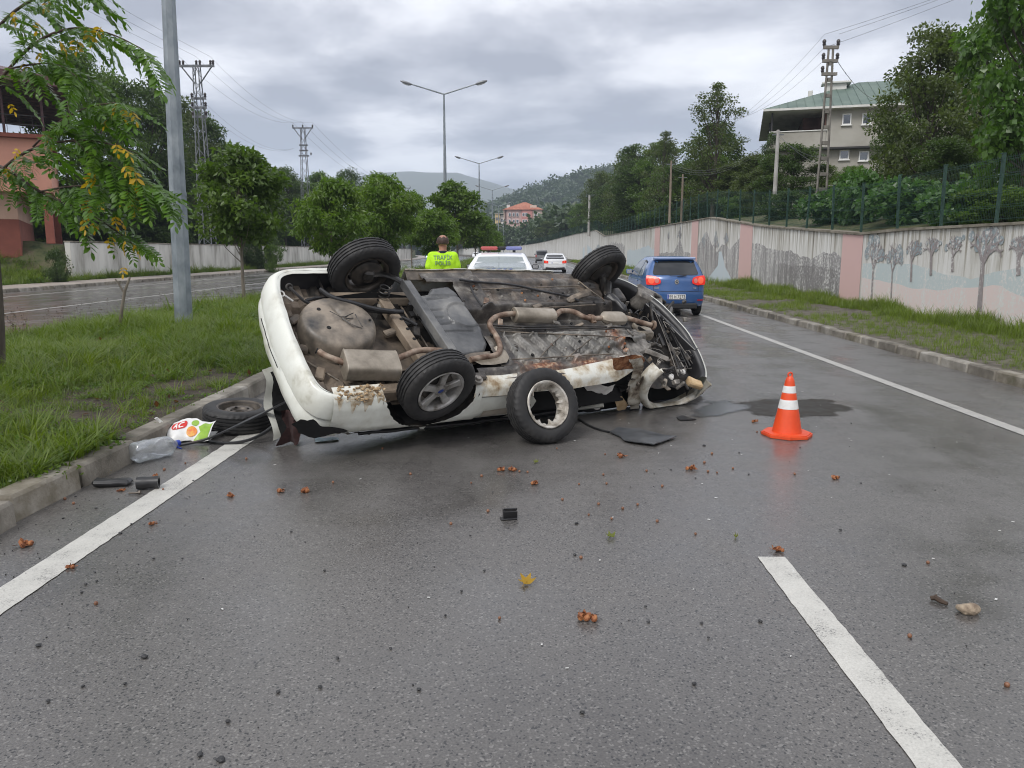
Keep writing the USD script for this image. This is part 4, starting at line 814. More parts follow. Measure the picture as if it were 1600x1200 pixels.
# ---- boot floor, spare wheel well, rails
def sheet(name, fn, x0, x1, y0, y1, nx, ny, m, hole=None, **k):
    X, Y_ = np.meshgrid(np.linspace(x0, x1, nx), np.linspace(y0, y1, ny), indexing='ij'); Z = fn(X, Y_); v, f = grid(np.stack([X, Y_, Z], -1))
    if hole is not None:
        c = v[f].mean(1); f = f[~hole(c[:, 0], c[:, 1])]
    return cobj(name, MB().add(v, f), m, smooth=40, **k)
def bf(X, Y_):
    z = -.20 - .03 * sst(X, -.2, .3); z = z + .035 * (np.abs(((X + .9) * 6) % 1 - .5) < .22) * (np.abs(Y_) > .36) ; z = z + .05 * (np.abs(Y_ - .5) < .05) + .05 * (np.abs(Y_ + .52) < .05)
    return z + .03 * (meshkit.fbm(np.stack([X * 6, Y_ * 6, X * 0], -1), 3, 6) - .5)
mat('boot_tan', (0.036, 0.029, 0.022), (0.115, 0.09, 0.067), 4, .7, c3=(0.22, 0.175, 0.13), lo=.32, hi=.7, bump=.4, bscale=30)
sheet('boot_floor', bf, -.92, .42, -.70, .76, 60, 60, 'boot_tan', hole=lambda x, y: (y > .28 - .5 * (x + .1)) & (x > -.55))
sheet('rear_floor', lambda X, Y_: bf(X, Y_) - .004, -.92, .42, -.70, .76, 60, 60, 'under_dark', hole=lambda x, y: ~((y > .22 - .5 * (x + .1)) & (x > -.60)))
well = [(.0, .012), (.20, .010), (.265, .004), (.30, -.012), (.318, -.045), (.325, -.10), (.335, -.23)]
v, f = lathe(interp_path(well, 22), 64); a = np.arctan2(v[:, 1], v[:, 0]); rr = np.hypot(v[:, 0], v[:, 1])
dent = np.exp(-((rr * np.cos(a - .4) - .05) / .018) ** 2) * (rr < .17) * .012 + np.exp(-((v[:, 0] * .3 - v[:, 1] - .02) / .02) ** 2) * (rr < .15) * .012 + np.exp(-((v[:, 0] + v[:, 1] * .5 - .06) / .016) ** 2) * (rr < .14) * .014
v[:, 2] -= dent; v = crumple(v, .008, 6, 4)
mat('well_metal', (0.028, 0.027, 0.026), (0.115, 0.098, 0.078), 3.5, .45, c3=(0.25, 0.21, 0.165), lo=.32, hi=.62, bump=.15, bscale=30, rvar=.12)
cw = carpt(531, 500, z=0.0); sw = cobj('spare_wheel_well', MB().add(v, f, tmat(cw[0], cw[1], .0)), 'well_metal', smooth=50)
for px, py, s in ((498, 483, .016), (514, 512, .018), (578, 500, .012)): p = carpt(px, py, z=.013); obj('drain_hole', MB().lathe([(0, .004), (s, .004), (s * 1.05, -.002)], 14, T=tmat(*p)), MATS['cavity'], sw)
b = MB()
for pts in ([(515, 486), (535, 497), (552, 489)], [(535, 497), (549, 507), (566, 513)], [(541, 498), (552, 497)], [(555, 491), (566, 510)]): b.tube(interp_path([carpt(px, py, z=.012) for px, py in pts], 6), .0055, 4)
obj('dent_crease', b, MATS['under_dark'], sw)
cobj('chassis_rail', MB().add(*bevel_box((.75, .10, .10), .012), T=tmat(-.05, .52, -.12)), 'under_tan'); cobj('chassis_rail', MB().add(*bevel_box((.80, .10, .12), .012), T=tmat(-.10, -.62, -.14)), 'under_tan')
cobj('cross_member', MB().add(*bevel_box((.10, .85, .10), .012), T=tmat(.10, .05, -.11) @ rotm(0, 0, 6)), 'under_tan')
for k in range(5): cobj('rail_hole', MB().lathe([(0, .003), (.016, .003), (.016, -.003)], 10, T=tmat(.10 + .012 * k, .30 - .13 * k, -.058)), 'cavity')
b = MB(); hk = carpt(440, 459, z=-.05); b.add(trimesh.creation.torus(.024, .007, 16, 8), T=tmat(*hk) @ rotm(20, 10, 0)); b.tube([hk + [.02, -.02, 0], hk + [.09, -.05, -.04]], .008, 6); cobj('towing_eye', b, 'white_plastic')
b = MB(); hk = carpt(452, 449, z=-.02); b.add(trimesh.creation.torus(.026, .010, 16, 8), T=tmat(*hk) @ rotm(50, 10, 0)); b.tube([hk, hk + [.10, -.12, -.05], hk + [.22, -.18, -.08]], .013, 6); cobj('exhaust_hanger', b, 'under_dark')
r = np.random.default_rng(33)
for k, (px, py, zz, m_) in enumerate(((470, 545, -.17, 'under_dust'), (500, 585, -.16, 'under_tan'), (560, 470, -.15, 'under_dark'), (610, 520, -.15, 'under_dust'), (640, 505, -.14, 'under_dark'), (600, 480, -.12, 'cast_metal'), (650, 520, -.10, 'under_dark'), (660, 490, -.10, 'under_dark'), (460, 500, -.17, 'under_dust'))):
    p = carpt(px, py, z=zz); v, f = bevel_box((.12, .07, .05), .01); cobj('bracket', MB().add(crumple(v, .012, 16, k), f, tmat(*p) @ rotm(r.normal(0, 10), r.normal(0, 10), r.uniform(0, 180))), m_)
for k, (q0, q1) in enumerate((((462, 520), (480, 585)), ((470, 560), (535, 598)), ((445, 470), (520, 462)), ((600, 475), (650, 545)), ((620, 470), (672, 548)))):
    cobj('floor_seam', MB().tube(crumple(np.linspace(carpt(*q0, z=-.17), carpt(*q1, z=-.16), 12), .006, 9, k), .010, 5), 'under_dust', smooth=True)
# bundled hoses beside the far wheel
for zz, pts in ((.0, [(500, 452), (520, 466), (555, 474), (585, 483), (618, 487)]), (-.05, [(505, 458), (545, 478), (590, 487), (630, 487)]), (-.08, [(612, 492), (632, 497), (652, 508)]), (-.1, [(478, 470), (500, 464), (520, 470)])):
    cobj('hose', MB().tube(chaikin([carpt(px, py, z=zz) for px, py in pts], 2), .020 if zz > -.07 else .015, 8), 'black_plastic')

# ---- exhaust
def rbox(size, n=6, e=.35):
    """long rounded can along x"""
    L, wy, wz = size; g = np.linspace(0, 2 * math.pi, 33)[:-1]; cx_ = np.sign(np.cos(g)) * np.abs(np.cos(g)) ** e; cz_ = np.sign(np.sin(g)) * np.abs(np.sin(g)) ** e; R = []
    for t, k in ((-.5, .90), (-.495, .97), (-.48, 1.03), (-.465, 1.0), (.465, 1.0), (.48, 1.03), (.495, .97), (.5, .90)): R.append(np.stack([g * 0 + t * L, cx_ * wy / 2 * k, cz_ * wz / 2 * k], -1))
    return loft(R)
mc, m2 = carpt(537, 567, z=.0), carpt(622, 569, z=.0)
v, f = rbox((np.linalg.norm(m2 - mc), .25, .17), e=.45); cobj('muffler', MB().add(crumple(v, .006, 8, 2), f, frame((mc + m2) / 2 + [0, 0, -.02], m2 - mc)), 'exhaust_can', smooth=40)
def pipe(name, pts, r, m='exhaust_pipe', z=0.0, n=10): return cobj(name, MB().tube(chaikin([carpt(*p[:2], z=p[2] if len(p) > 2 else z) for p in pts], 3), r, n), m, smooth=50)
tp = pipe('tailpipe', [(541, 568), (525, 562), (508, 556), (498, 549)], .026, z=-.02); e = carpt(497, 549, z=-.02); obj('pipe_mouth', MB().lathe([(0, .0), (.024, .0), (.024, .01)], 12, T=axT(e + [-.006, .004, 0], (-.8, .5, .1))), MATS['cavity'], tp)
pipe('exhaust_pipe', [(615, 562), (632, 556), (655, 546), (690, 548)], .026, z=.02)
pipe('exhaust_pipe', [(735, 562), (755, 558), (776, 556), (783, 545), (776, 525), (763, 508), (770, 497), (786, 491), (806, 490)], .026, z=.035)
rc, r2 = carpt(803, 492, z=.02), carpt(865, 494, z=.02)
v, f = rbox((np.linalg.norm(r2 - rc), .15, .13), e=.8); cobj('middle_silencer', MB().add(v, f, frame((rc + r2) / 2, r2 - rc)), 'exhaust_can', smooth=50)
pipe('exhaust_pipe', [(862, 497), (868, 494), (874, 486), (886, 485), (900, 488), (912, 496), (926, 498), (942, 497)], .027, z=.025)
c0, c1 = carpt(940, 497, z=.03), carpt(978, 497, z=.03); R = []
for t, k in ((0, .4), (.08, .75), (.2, 1), (.8, 1), (.92, .75), (1, .4)): g = np.linspace(0, 2 * math.pi, 9)[:-1] + .39; R.append(c0 + (c1 - c0) * t + np.outer(np.cos(g), [0, .085 * k, 0]) + np.outer(np.sin(g), [0, 0, .06 * k]))
cobj('catalytic_converter', MB().add(*loft(R)), 'exhaust_can', smooth=30)
pipe('exhaust_pipe', [(976, 496), (990, 500), (1006, 505), (1018, 508)], .027, z=.02); fl = carpt(1021, 508, z=.02); cobj('exhaust_flange', MB().lathe([(.02, -.01), (.048, -.01), (.048, .01), (.02, .01)], 20, T=axT(fl, (1, -.25, 0))), 'exhaust_pipe')
fl = carpt(925, 498, z=.025); cobj('pipe_clamp', MB().lathe([(.026, -.02), (.042, -.012), (.042, .012), (.026, .02)], 16, T=axT(fl, (1, -.1, 0))).box((.04, .12, .02), fl), 'exhaust_pipe')

# ---- rear axle and arms
a0, a1 = carpt(634, 441, z=.05), carpt(708, 552, z=.05); d = a1 - a0
cobj('rear_axle_beam', MB().add(*bevel_box((np.linalg.norm(d), .085, .06), .012), T=frame((a0 + a1) / 2, d)).add(*bevel_box((np.linalg.norm(d), .012, .09), .004), T=frame((a0 + a1) / 2 + np.cross(d / np.linalg.norm(d), [0, 0, 1]) * .045, d)), 'tank_plastic')
cobj('trailing_arm', MB().tube(chaikin([wf + [.02, -.04, .03], carpt(600, 428, z=.06), carpt(625, 438, z=.04), carpt(640, 452, z=.0)], 2), [.035] * 13 if False else .034, 8, flat=.6).box((.10, .10, .10), wf + [0, -.02, .02], b=.02), 'under_dark')
cobj('trailing_arm', MB().tube([wn + [.0, .16, .0], wn + [.25, .2, 0], wn + [.42, .2, -.02]], .035, 8).add(*bevel_box((.13, .08, .10), .015), T=tmat(*carpt(747, 592, z=-.01))), 'under_dark')
b = MB(); bb = carpt(747, 592, z=.045); b.lathe([(0, .02), (.022, .02), (.026, 0), (.045, 0), (.045, -.03)], 16, T=tmat(*bb)); cobj('arm_bush', b, 'cast_metal')
b = MB(); t = np.linspace(0, 5 * 2 * math.pi, 90); sc = wf + [.12, -.18, -.1]; b.tube(np.stack([.05 * np.cos(t), .05 * np.sin(t), -.1 + t * .007], -1) + sc, .007, 5); cobj('coil_spring', b, 'under_dark')
cobj('wheel_arch_liner', MB().add(*grid([[(wf[0] + .40 * math.cos(t), y, -.38 * math.sin(t)) for t in th] for y in (.50, .82)])), 'under_dark', smooth=True)
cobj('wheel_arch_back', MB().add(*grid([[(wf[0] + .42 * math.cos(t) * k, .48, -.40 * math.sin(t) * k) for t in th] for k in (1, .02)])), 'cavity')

# ---- fuel tank
tk = [carpt(px, py, z=.0)[:2] for px, py in ((651, 462), (668, 459), (673, 450), (700, 447), (712, 456), (733, 483), (752, 512), (762, 536), (757, 548), (716, 556), (700, 536), (676, 497))]
tg = sg.Polygon(tk).buffer(.03, join_style=1).buffer(-.06).buffer(.03); P2, F = tri_poly(tg, .011)
from shapely import points as shp_points, distance as shp_distance
db = shp_distance(tg.exterior, shp_points(P2)); zz = .03 * np.sqrt(np.clip(1 - (1 - np.clip(db / .05, 0, 1)) ** 2, 0, 1)) - .02
ax_ = np.array(tk[0]) ; cx0 = np.array(carpt(722, 493, z=0)[:2])
dd = np.hypot(P2[:, 0] - cx0[0], P2[:, 1] - cx0[1]); zz = zz + .022 * np.exp(-((dd - .16) / .012) ** 2) * (P2[:, 0] < cx0[0] + .09)
for (ax0, ay0, ax1, ay1) in ((667, 469, 700, 465), (672, 486, 690, 485), (679, 497, 692, 497), (690, 508, 706, 506), (694, 519, 740, 517), (663, 463, 722, 463)):
    A, B_ = carpt(ax0, ay0, z=0)[:2], carpt(ax1, ay1, z=0)[:2]; g = sg.LineString([A, B_]); zz = zz - .022 * np.exp(-(shp_distance(g, shp_points(P2)) / .009) ** 2)
v = crumple(np.column_stack([P2, zz]), .008, 5, 3); cobj('fuel_tank', MB().add(v, F), 'tank_plastic', smooth=True)
ext = np.array(tg.exterior.segmentize(.03).coords); cobj('tank_side', MB().add(*grid([np.column_stack([ext, np.full(len(ext), -.018)]), np.column_stack([ext, np.full(len(ext), -.16)])])), 'tank_plastic', smooth=40)
p = [carpt(*q, z=.0) for q in ((716, 560), (735, 553), (765, 550), (766, 556), (740, 563), (725, 566))]; cobj('heat_shield', MB().add(*loft([np.array(p) + [0, 0, .01], np.array(p) + [0, 0, -.06]])), 'under_dust')

# ---- pressed floor pan with the exhaust tunnel
def floor(X, Y_):
    z = np.zeros_like(X); yc = .03 + .01 * (X - 1)
    d = np.abs(Y_ - yc); z -= .13 * (1 - sst(d, .12, .19))
    z += .028 * np.exp(-((d - .215) / .022) ** 4) * (X > .95)                         # lips along the tunnel
    far_, near_ = Y_ > .25, Y_ < -.19
    z += .034 * sst(np.abs(((X - 1.0 + .35 * (Y_ + .4)) / .185) % 1 - .5), .26, .33) * near_ * (X > .95) * (X < 2.3) * (Y_ > -.56)
    for a, b_, c, e_ in ((1.15, 1.42, .33, .50), (1.52, 1.80, .34, .50), (1.90, 2.06, .34, .48)): z -= .028 * sst(X, a, a + .02) * (1 - sst(X, b_ - .03, b_)) * sst(Y_, c, c + .03) * (1 - sst(Y_, e_ - .03, e_))
    z += .035 * np.exp(-((Y_ - .61) / .05) ** 4) + .03 * np.exp(-((Y_ + .60) / .045) ** 4)
    z += .03 * np.exp(-((X - .93 - .1 * (Y_ > .2)) / .045) ** 4) * (d > .2)
    z += .04 * np.exp(-((Y_ - (.30 + .2 * (2.5 - X))) / .03) ** 4) * (X > 1.95) * far_
    z += .04 * np.exp(-((Y_ + (.28 + .30 * (2.45 - X))) / .035) ** 4) * (X > 1.55) * near_
    n = meshkit.fbm(np.stack([X * 4, Y_ * 4, X * 0], -1), 4, 21) - .5; n2 = meshkit.fbm(np.stack([X * 14, Y_ * 14, X * 0], -1), 3, 22) - .5
    dm = .012 + .06 * sst(X, 1.7, 2.6) * sst(-Y_, .0, .4)
    return z + n * dm * 1.6 + n2 * dm * .45 - .06 * sst(X, 2.35, 2.75)
def flh(x, y): return (x > 2.48 - .12 * np.sin(y * 9)) & (y > .3) | (x > 2.36 + .1 * np.sin(y * 21) + .05 * np.sin(y * 47)) & (y < -.30) | (x < .78) & (np.abs(y) < .58)
X, Y_ = np.meshgrid(np.linspace(.50, 2.72, 190), np.linspace(-.70, .76, 125), indexing='ij'); Z = floor(X, Y_); v, f = grid(np.stack([X, Y_, Z], -1)); c = v[f].mean(1); f = f[~flh(c[:, 0], c[:, 1])]
nz = meshkit.fbm(v * 7, 4, 31); rustv = np.clip(np.exp(-((v[:, 1] + .60) / .06) ** 2) * (v[:, 0] > .9) * (nz * 2.8 - .9) + np.exp(-((v[:, 0] - 2.28) / .07) ** 2) * np.exp(-((v[:, 1] + .24) / .12) ** 2) * 1.1 + .9 * (v[:, 0] > 2.2) * (v[:, 1] < -.3) * (nz > .55), 0, 1)
tanv = np.clip((v[:, 1] > .27) * (v[:, 0] > 1.05) * (nz * 2.4 - 1.0), 0, .7); palev = np.clip((v[:, 1] < -.16) * (v[:, 1] > -.58) * (v[:, 0] > .95) * (nz * 2.6 - .55), 0, 1)
N = {'g': ('geometry', {}), 'a': ('attribute', {'attribute': 'rusty'}), 'a2': ('attribute', {'attribute': 'tan'}), 'n': ('noise_texture', {'scale': 5.0, 'detail': 6.0, 'roughness': .65}), 'n2': ('noise_texture', {'scale': 30.0, 'detail': 4.0}),
     'r': ('rgb_ramp', {'ramp': [(0.32, (0.014, 0.013, 0.012)), (0.48, (0.048, 0.042, 0.037)), (0.58, (0.105, 0.094, 0.08)), (0.70, (0.24, 0.23, 0.205))]}), 'rt': ('rgb_ramp', {'ramp': [(0.35, (0.035, 0.028, 0.023)), (0.62, (0.17, 0.125, 0.09))]}), 'rr': ('rgb_ramp', {'ramp': [(0.36, (0.075, 0.024, 0.011)), (0.52, (0.22, 0.085, 0.035)), (0.62, (0.36, 0.25, 0.16))]}),
     'a3': ('attribute', {'attribute': 'pale'}), 'rp': ('rgb_ramp', {'ramp': [(0.30, (0.07, 0.066, 0.058)), (0.5, (0.15, 0.145, 0.13)), (0.70, (0.26, 0.25, 0.23))]}), 'm0': ('mix', {}), 'm1': ('mix', {}), 'm2': ('mix', {}), 'b': ('bump', {'strength': .6, 'distance': .008}), 'p': ('principled_bsdf', {'roughness': .40})}
usdkit.material(stage, '/World/Looks/floor_pan', N, [('g.position', 'n.vector'), ('g.position', 'n2.vector'), ('n.fac', 'r.fac'), ('n.fac', 'rt.fac'), ('n2.fac', 'rr.fac'), ('a2.fac', 'm1.fac'), ('n.fac', 'rp.fac'), ('a3.fac', 'm0.fac'), ('r.color', 'm0.color1'), ('rp.color', 'm0.color2'), ('m0.color', 'm1.color1'), ('rt.color', 'm1.color2'), ('a.fac', 'm2.fac'), ('m1.color', 'm2.color1'), ('rr.color', 'm2.color2'), ('m2.color', 'p.base_color'), ('n2.fac', 'b.height'), ('b.normal', 'p.normal')], surface='p.BSDF')
MATS['floor_pan'] = UsdShade.Material.Get(stage, '/World/Looks/floor_pan')
cobj('floor_pan', MB().add(v, f), 'floor_pan', smooth=True, colors={'rusty': rustv, 'tan': tanv, 'pale': palev})
for px, py in ((817, 513), (852, 514), (893, 505), (880, 458), (900, 460), (928, 472), (945, 474), (768, 523), (906, 533), (832, 554), (778, 452), (860, 464)):
    cobj('floor_plug', MB().lathe([(0, .004), (.014, .004), (.014, -.01)], 10, T=tmat(*carpt(px, py, z=.03))), 'cavity')
for px, py in ((739, 449), (861, 455), (927, 540), (806, 541)): cobj('drain_ring', MB().add(trimesh.creation.torus(.022, .004, 18, 6), T=tmat(*carpt(px, py, z=.018))), 'under_dark')
for k in range(46):
    px, py = ((r.uniform(720, 985), r.uniform(438, 470)) if k % 2 else (r.uniform(780, 980), r.uniform(512, 562))); p = carpt(px, py, z=.02); p[2] = floor(np.array([[p[0]]]), np.array([[p[1]]]))[0, 0]
    cobj('floor_bolt', MB().lathe([(0, .012), (.008, .012), (.010, .008), (.014, .002), (.014, -.004)], 6, T=tmat(*p)), ('cast_metal', 'under_dark', 'rust')[k % 3])
for k, (q0, q1, z_) in enumerate((((742, 452), (905, 447), .03), ((800, 484), (930, 476), .04), ((782, 518), (975, 527), .04), ((800, 562), (960, 553), .05), ((905, 440), (945, 470), .03), ((880, 520), (842, 560), .035), ((925, 528), (885, 560), .035))):
    A, B_ = carpt(*q0, z=z_), carpt(*q1, z=z_); cobj('weld_seam', MB().tube(crumple(np.linspace(A, B_, 16), .006, 9, k), .007, 5), 'under_dust', smooth=True)
for k, (px, py) in enumerate(((760, 470), (870, 505), (905, 508), (782, 505), (950, 510), (840, 478), (720, 560), (985, 520))):
    p = carpt(px, py, z=.03); v, f = bevel_box((.09, .05, .02), .006); cobj('bracket', MB().add(crumple(v, .006, 20, k), f, tmat(*p) @ rotm(r.normal(0, 15), r.normal(0, 15), r.uniform(0, 180))), ('exhaust_pipe', 'cast_metal', 'under_dust')[k % 3])
cobj('brake_line', MB().tube(chaikin([carpt(*q, z=.06) for q in ((718, 437), (745, 441), (800, 444), (850, 456), (885, 462), (905, 470))], 2), .012, 6).tube(chaikin([carpt(*q, z=.05) for q in ((735, 448), (742, 463), (753, 478))], 2), .01, 6), 'black_plastic')
cobj('brake_line', MB().tube(chaikin([carpt(*q, z=.03) for q in ((770, 508), (810, 511), (870, 510), (930, 510), (985, 512))], 2), .009, 6).tube(chaikin([carpt(*q, z=.035) for q in ((775, 512), (830, 515), (900, 512), (960, 514))], 2), .007, 6), 'under_dark')
# far sill with its pale flange, torn lip of the tunnel shield
fl = interp_path([(.36, .79, -.035), (1.0, .80, -.03), (1.7, .80, -.03), (2.1, .79, -.035)], 40); fl2 = crumple(fl, .012, 6, 3)
cobj('far_sill', MB().add(*grid([fl2 + [0, -.10, .0], fl2 + [0, -.03, .028], fl2 + [0, .0, .03]])), 'under_dust', smooth=True)
cobj('far_sill_flange', MB().add(*grid([fl2 + [0, -.004, .048], fl2 + [0, .006, .046], fl2 + [0, .010, -.02], fl2 + [0, .02, -.14], fl2 + [0, .0, -.5]])), 'wreck_white_muddy', smooth=True)
sp_ = crumple(interp_path([carpt(*q, z=.02) for q in ((790, 548), (797, 556), (792, 566), (770, 570), (752, 570))], 16), .004, 9); cobj('heat_shield', MB().add(*grid([sp_, sp_ + [-.08, .05, .015], sp_ + [-.10, .08, -.05]])), 'exhaust_can', smooth=True)

# ---- body volume below: dark cabin, crushed roof and pillars
def lowring(x, k):
    t = -.34 if x < .45 else (-.20 if x < 2.1 else -.32)
    return np.array([(x, -.66, t), (x, -.77, -.38), (x, -.66, -.52), (x, -.50 * k, -.80), (x, -.2, -.97 * k), (x, .3, -.97 * k), (x, .56, -.80), (x, .78, -.50), (x, .80, -.42), (x, .72, t)])
rings = [lowring(x, k) for x, k in ((-.80, .62), (-.5, .66), (.1, .95), (.44, .98), (.46, 1.0), (.6, 1.0), (1.3, 1.0), (1.9, .85), (2.25, .66))]
v, f = loft(rings); v = flatten(crumple(v, .02, 3, 8)); cobj('cabin_shell', MB().add(v, f), 'cavity', smooth=False)
rp = [[(x, y, -.99 + .25 * (abs(y) / .6) ** 3 + .2 * (abs(x - .95) / 1.0) ** 3) for y in np.linspace(-.56, .6, 14)] for x in np.linspace(.05, 1.85, 16)]
v, f = grid(rp); cobj('roof_panel', MB().add(flatten(crumple(v, .03, 2.5, 6)), f), 'wreck_white', smooth=True)
b = MB()
for p0, p1 in (((.05, -.76, -.42), (.25, -.55, -.82)), ((1.0, -.77, -.42), (1.0, -.56, -.85)), ((2.0, -.76, -.40), (1.7, -.55, -.82)), ((-.35, .78, -.42), (.1, .56, -.84)), ((2.1, .78, -.42), (1.75, .56, -.82)), ((1.0, .79, -.42), (1.0, .58, -.85))):
    v, f = tube([p0, p1], .035, 8); b.add(flatten(v), f)
cobj('roof_pillars', b, 'wreck_white')
lo_ = interp_path([(-.50, -.755, -.455), (.2, -.76, -.46), (1.0, -.755, -.47), (1.5, -.74, -.46)], 40); cobj('window_seal', MB().tube(flatten(crumple(lo_, .012, 6, 2)), .014, 6), 'black_plastic', smooth=True)
gl = crumple(interp_path([(-.72, -.72, -.46), (-.35, -.76, -.45), (.0, -.76, -.455)], 30), .03, 16, 5); cobj('broken_tail_lamp', MB().add(*grid([flatten(gl), flatten(gl + [0, .03, -.05])])), 'cast_metal', smooth=False)

# ---- front: bumper shell seen from inside, engine bay, bent wing
fp = chaikin([(2.62, .80), (2.95, .74), (3.16, .58), (3.30, .25), (3.345, -.15), (3.33, -.48), (3.28, -.70), (3.20, -.80)], 3); fp = interp_path(fp, 60); tn = np.gradient(fp, axis=0); tn /= np.linalg.norm(tn, axis=1, keepdims=True); nn = np.stack([-tn[:, 1], tn[:, 0]], -1); nn *= np.sign((nn * (fp - [2, 0])).sum(1))[:, None]
dz = -.02 - .10 * sst(-fp[:, 1], .1, .9)
L_ = lambda d, z: np.concatenate([fp + nn * d, (dz + z)[:, None]], 1)
cobj('front_bumper', MB().add(crumple(np.stack([L_(-.004, .004), L_(.012, .006), L_(.02, -.03), L_(.035, -.15), L_(.03, -.30)]).reshape(-1, 3), .012, 3, 5), grid(np.zeros((5, 60, 3)))[1]), 'wreck_white', smooth=True)
cobj('bumper_lining', MB().add(crumple(np.stack([L_(-.003, .002), L_(-.035, -.006), L_(-.06, -.04), L_(-.075, -.16), L_(-.06, -.32)]).reshape(-1, 3), .012, 3, 5), grid(np.zeros((5, 60, 3)))[1]), 'black_plastic', smooth=True)
sheet('engine_bay', lambda X, Y_: -.30 + .10 * (meshkit.fbm(np.stack([X * 7, Y_ * 7, X * 0], -1), 4, 41) - .5), 2.2, 3.26, -.72, .72, 40, 50, 'under_dark')
r = np.random.default_rng(12)
def lump(c, size, m, name, seed, amp=.03, rot=(0, 0, 0), b=.03):
    v, f = bevel_box(size, b); mm = trimesh.Trimesh(v, f, process=False).subdivide().subdivide(); v = crumple(mm.vertices, amp, 7, seed); return cobj(name, MB().add(v, mm.faces, tmat(*c) @ rotm(*rot)), m, smooth=40)
lump(carpt(1010, 470, z=-.12), (.34, .22, .2), 'cast_metal', 'engine_sump', 1, .03, (0, 10, -30)); lump(carpt(985, 545, z=-.16), (.36, .3, .24), 'cast_metal', 'gearbox', 2, .04, (10, 0, 25)); lump(carpt(1005, 520, z=-.12), (.26, .16, .1), 'exhaust_can', 'gearbox_bracket', 3, .05, (15, 10, -10)); lump(carpt(960, 470, z=-.10), (.16, .2, .2), 'under_dark', 'steering_knuckle', 4, .03)
lump(carpt(1022, 555, z=-.10), (.34, .07, .06), 'cast_metal', 'subframe_arm', 6, .03, (0, 0, -32)); lump(carpt(950, 452, z=.02), (.30, .09, .05), 'under_dark', 'control_arm', 7, .02, (0, 0, 60)); lump(carpt(905, 462, z=.05), (.40, .08, .05), 'under_dust', 'subframe_arm', 8, .02, (0, 0, 22))
cobj('strut', MB().tube([wq + [0, -.03, 0], wq + [.03, -.12, -.12], wq + [.05, -.16, -.34]], [.04, .035, .05], 10), 'under_dark')
lump(carpt(960, 478, z=-.02), (.10, .30, .16), 'black_plastic', 'wheel_arch_liner', 9, .05, (0, 0, 25))
# radiator and its slack trims, fanned along the bumper
b = MB(); b2 = MB()
for k in range(7):
    t = k / 6; A = carpt(1012 + 10 * t, 462 + 4 * t, z=-.06 - .05 * t); B_ = carpt(1060 + 22 * t, 588 - 20 * t, z=-.10); mid = (A + B_) / 2 + [.02 * r.normal(), 0, .03 * r.normal()]; (b if k % 3 else b2).tube(chaikin([A, mid, B_], 2), .004 + .003 * (k % 2), 5)
cobj('radiator_bars', b, 'under_dark'); cobj('trim_strips', b2, 'cast_metal')
lump(carpt(1042, 520, z=-.16), (.06, .80, .22), 'black_plastic', 'radiator', 11, .015, (0, 0, 12), .01)
b = MB()
for k in range(16):
    s0 = carpt(r.uniform(985, 1085), r.uniform(480, 600), z=-.1); P = np.cumsum(np.vstack([s0, r.normal(0, .05, (5, 3)) * [1, 1, .6]]), 0); P[:, 0] = np.minimum(P[:, 0], 3.18 - .12 * P[:, 1]); P[:, 1] = np.clip(P[:, 1], -.7, .55); P[:, 2] = np.minimum(P[:, 2], -.02); b.tube(chaikin(P, 2), r.uniform(.003, .008), 5)
cobj('loose_wires', b, 'black_plastic', kind='stuff')
b = MB()
for k in range(9):
    s0 = carpt(r.uniform(1010, 1085), r.uniform(500, 600), z=-.07); P = np.cumsum(np.vstack([s0, r.normal(0, .045, (4, 3)) * [1, 1, .6]]), 0); P[:, 0] = np.minimum(P[:, 0], 3.15 - .12 * P[:, 1]); P[:, 1] = np.clip(P[:, 1], -.7, .55); P[:, 2] = np.minimum(P[:, 2], -.02); b.tube(chaikin(P, 2), .003, 4)
cobj('bare_wires', b, 'cast_metal', kind='stuff')
for q, s, m_, rt in (((1048, 588), (.12, .045, .035), 'white_plastic', (0, 20, 35)), ((1066, 580), (.09, .05, .04), 'white_plastic', (10, 0, -25)), ((1040, 600), (.10, .04, .03), 'exhaust_can', (0, -20, 60)), ((1056, 598), (.07, .05, .05), 'cast_metal', (30, 0, 0))): lump(carpt(*q, z=-.14), s, m_, 'lamp_bracket', int(q[0]), .03, rt, .008)
lump(carpt(1084, 600, z=-.22), (.16, .09, .08), 'foam_tan', 'bumper_foam', 21, .03, (0, 0, -30), .015)
mat('wing_pale', (0.16, 0.125, 0.085), (0.42, 0.385, 0.31), 7, .45, c3=(0.62, 0.61, 0.55), lo=.3, hi=.58, bump=.2, bscale=30)
b = MB(); b2 = MB(); b3 = MB()
for k in range(70):
    c = carpt(r.uniform(965, 1075), r.uniform(470, 610), z=-.14 + r.normal(0, .03)); v, f = bevel_box(r.uniform([.02, .015, .01], [.12, .06, .04]), .006); (b, b2, b3)[k % 3].add(v, f, tmat(*c) @ rotm(*r.uniform(0, 180, 3)))
for k in range(14):
    c = carpt(r.uniform(960, 1060), r.uniform(470, 600), z=-.12); d = r.normal(size=3) * [1, 1, .4]; d /= np.linalg.norm(d); b.tube([c, c + d * r.uniform(.1, .3)], r.uniform(.008, .02), 7)
cobj('engine_bits', b, 'under_dark', kind='stuff'); cobj('engine_bits', b2, 'cast_metal', kind='stuff'); cobj('engine_bits', b3, 'under_dust', kind='stuff')
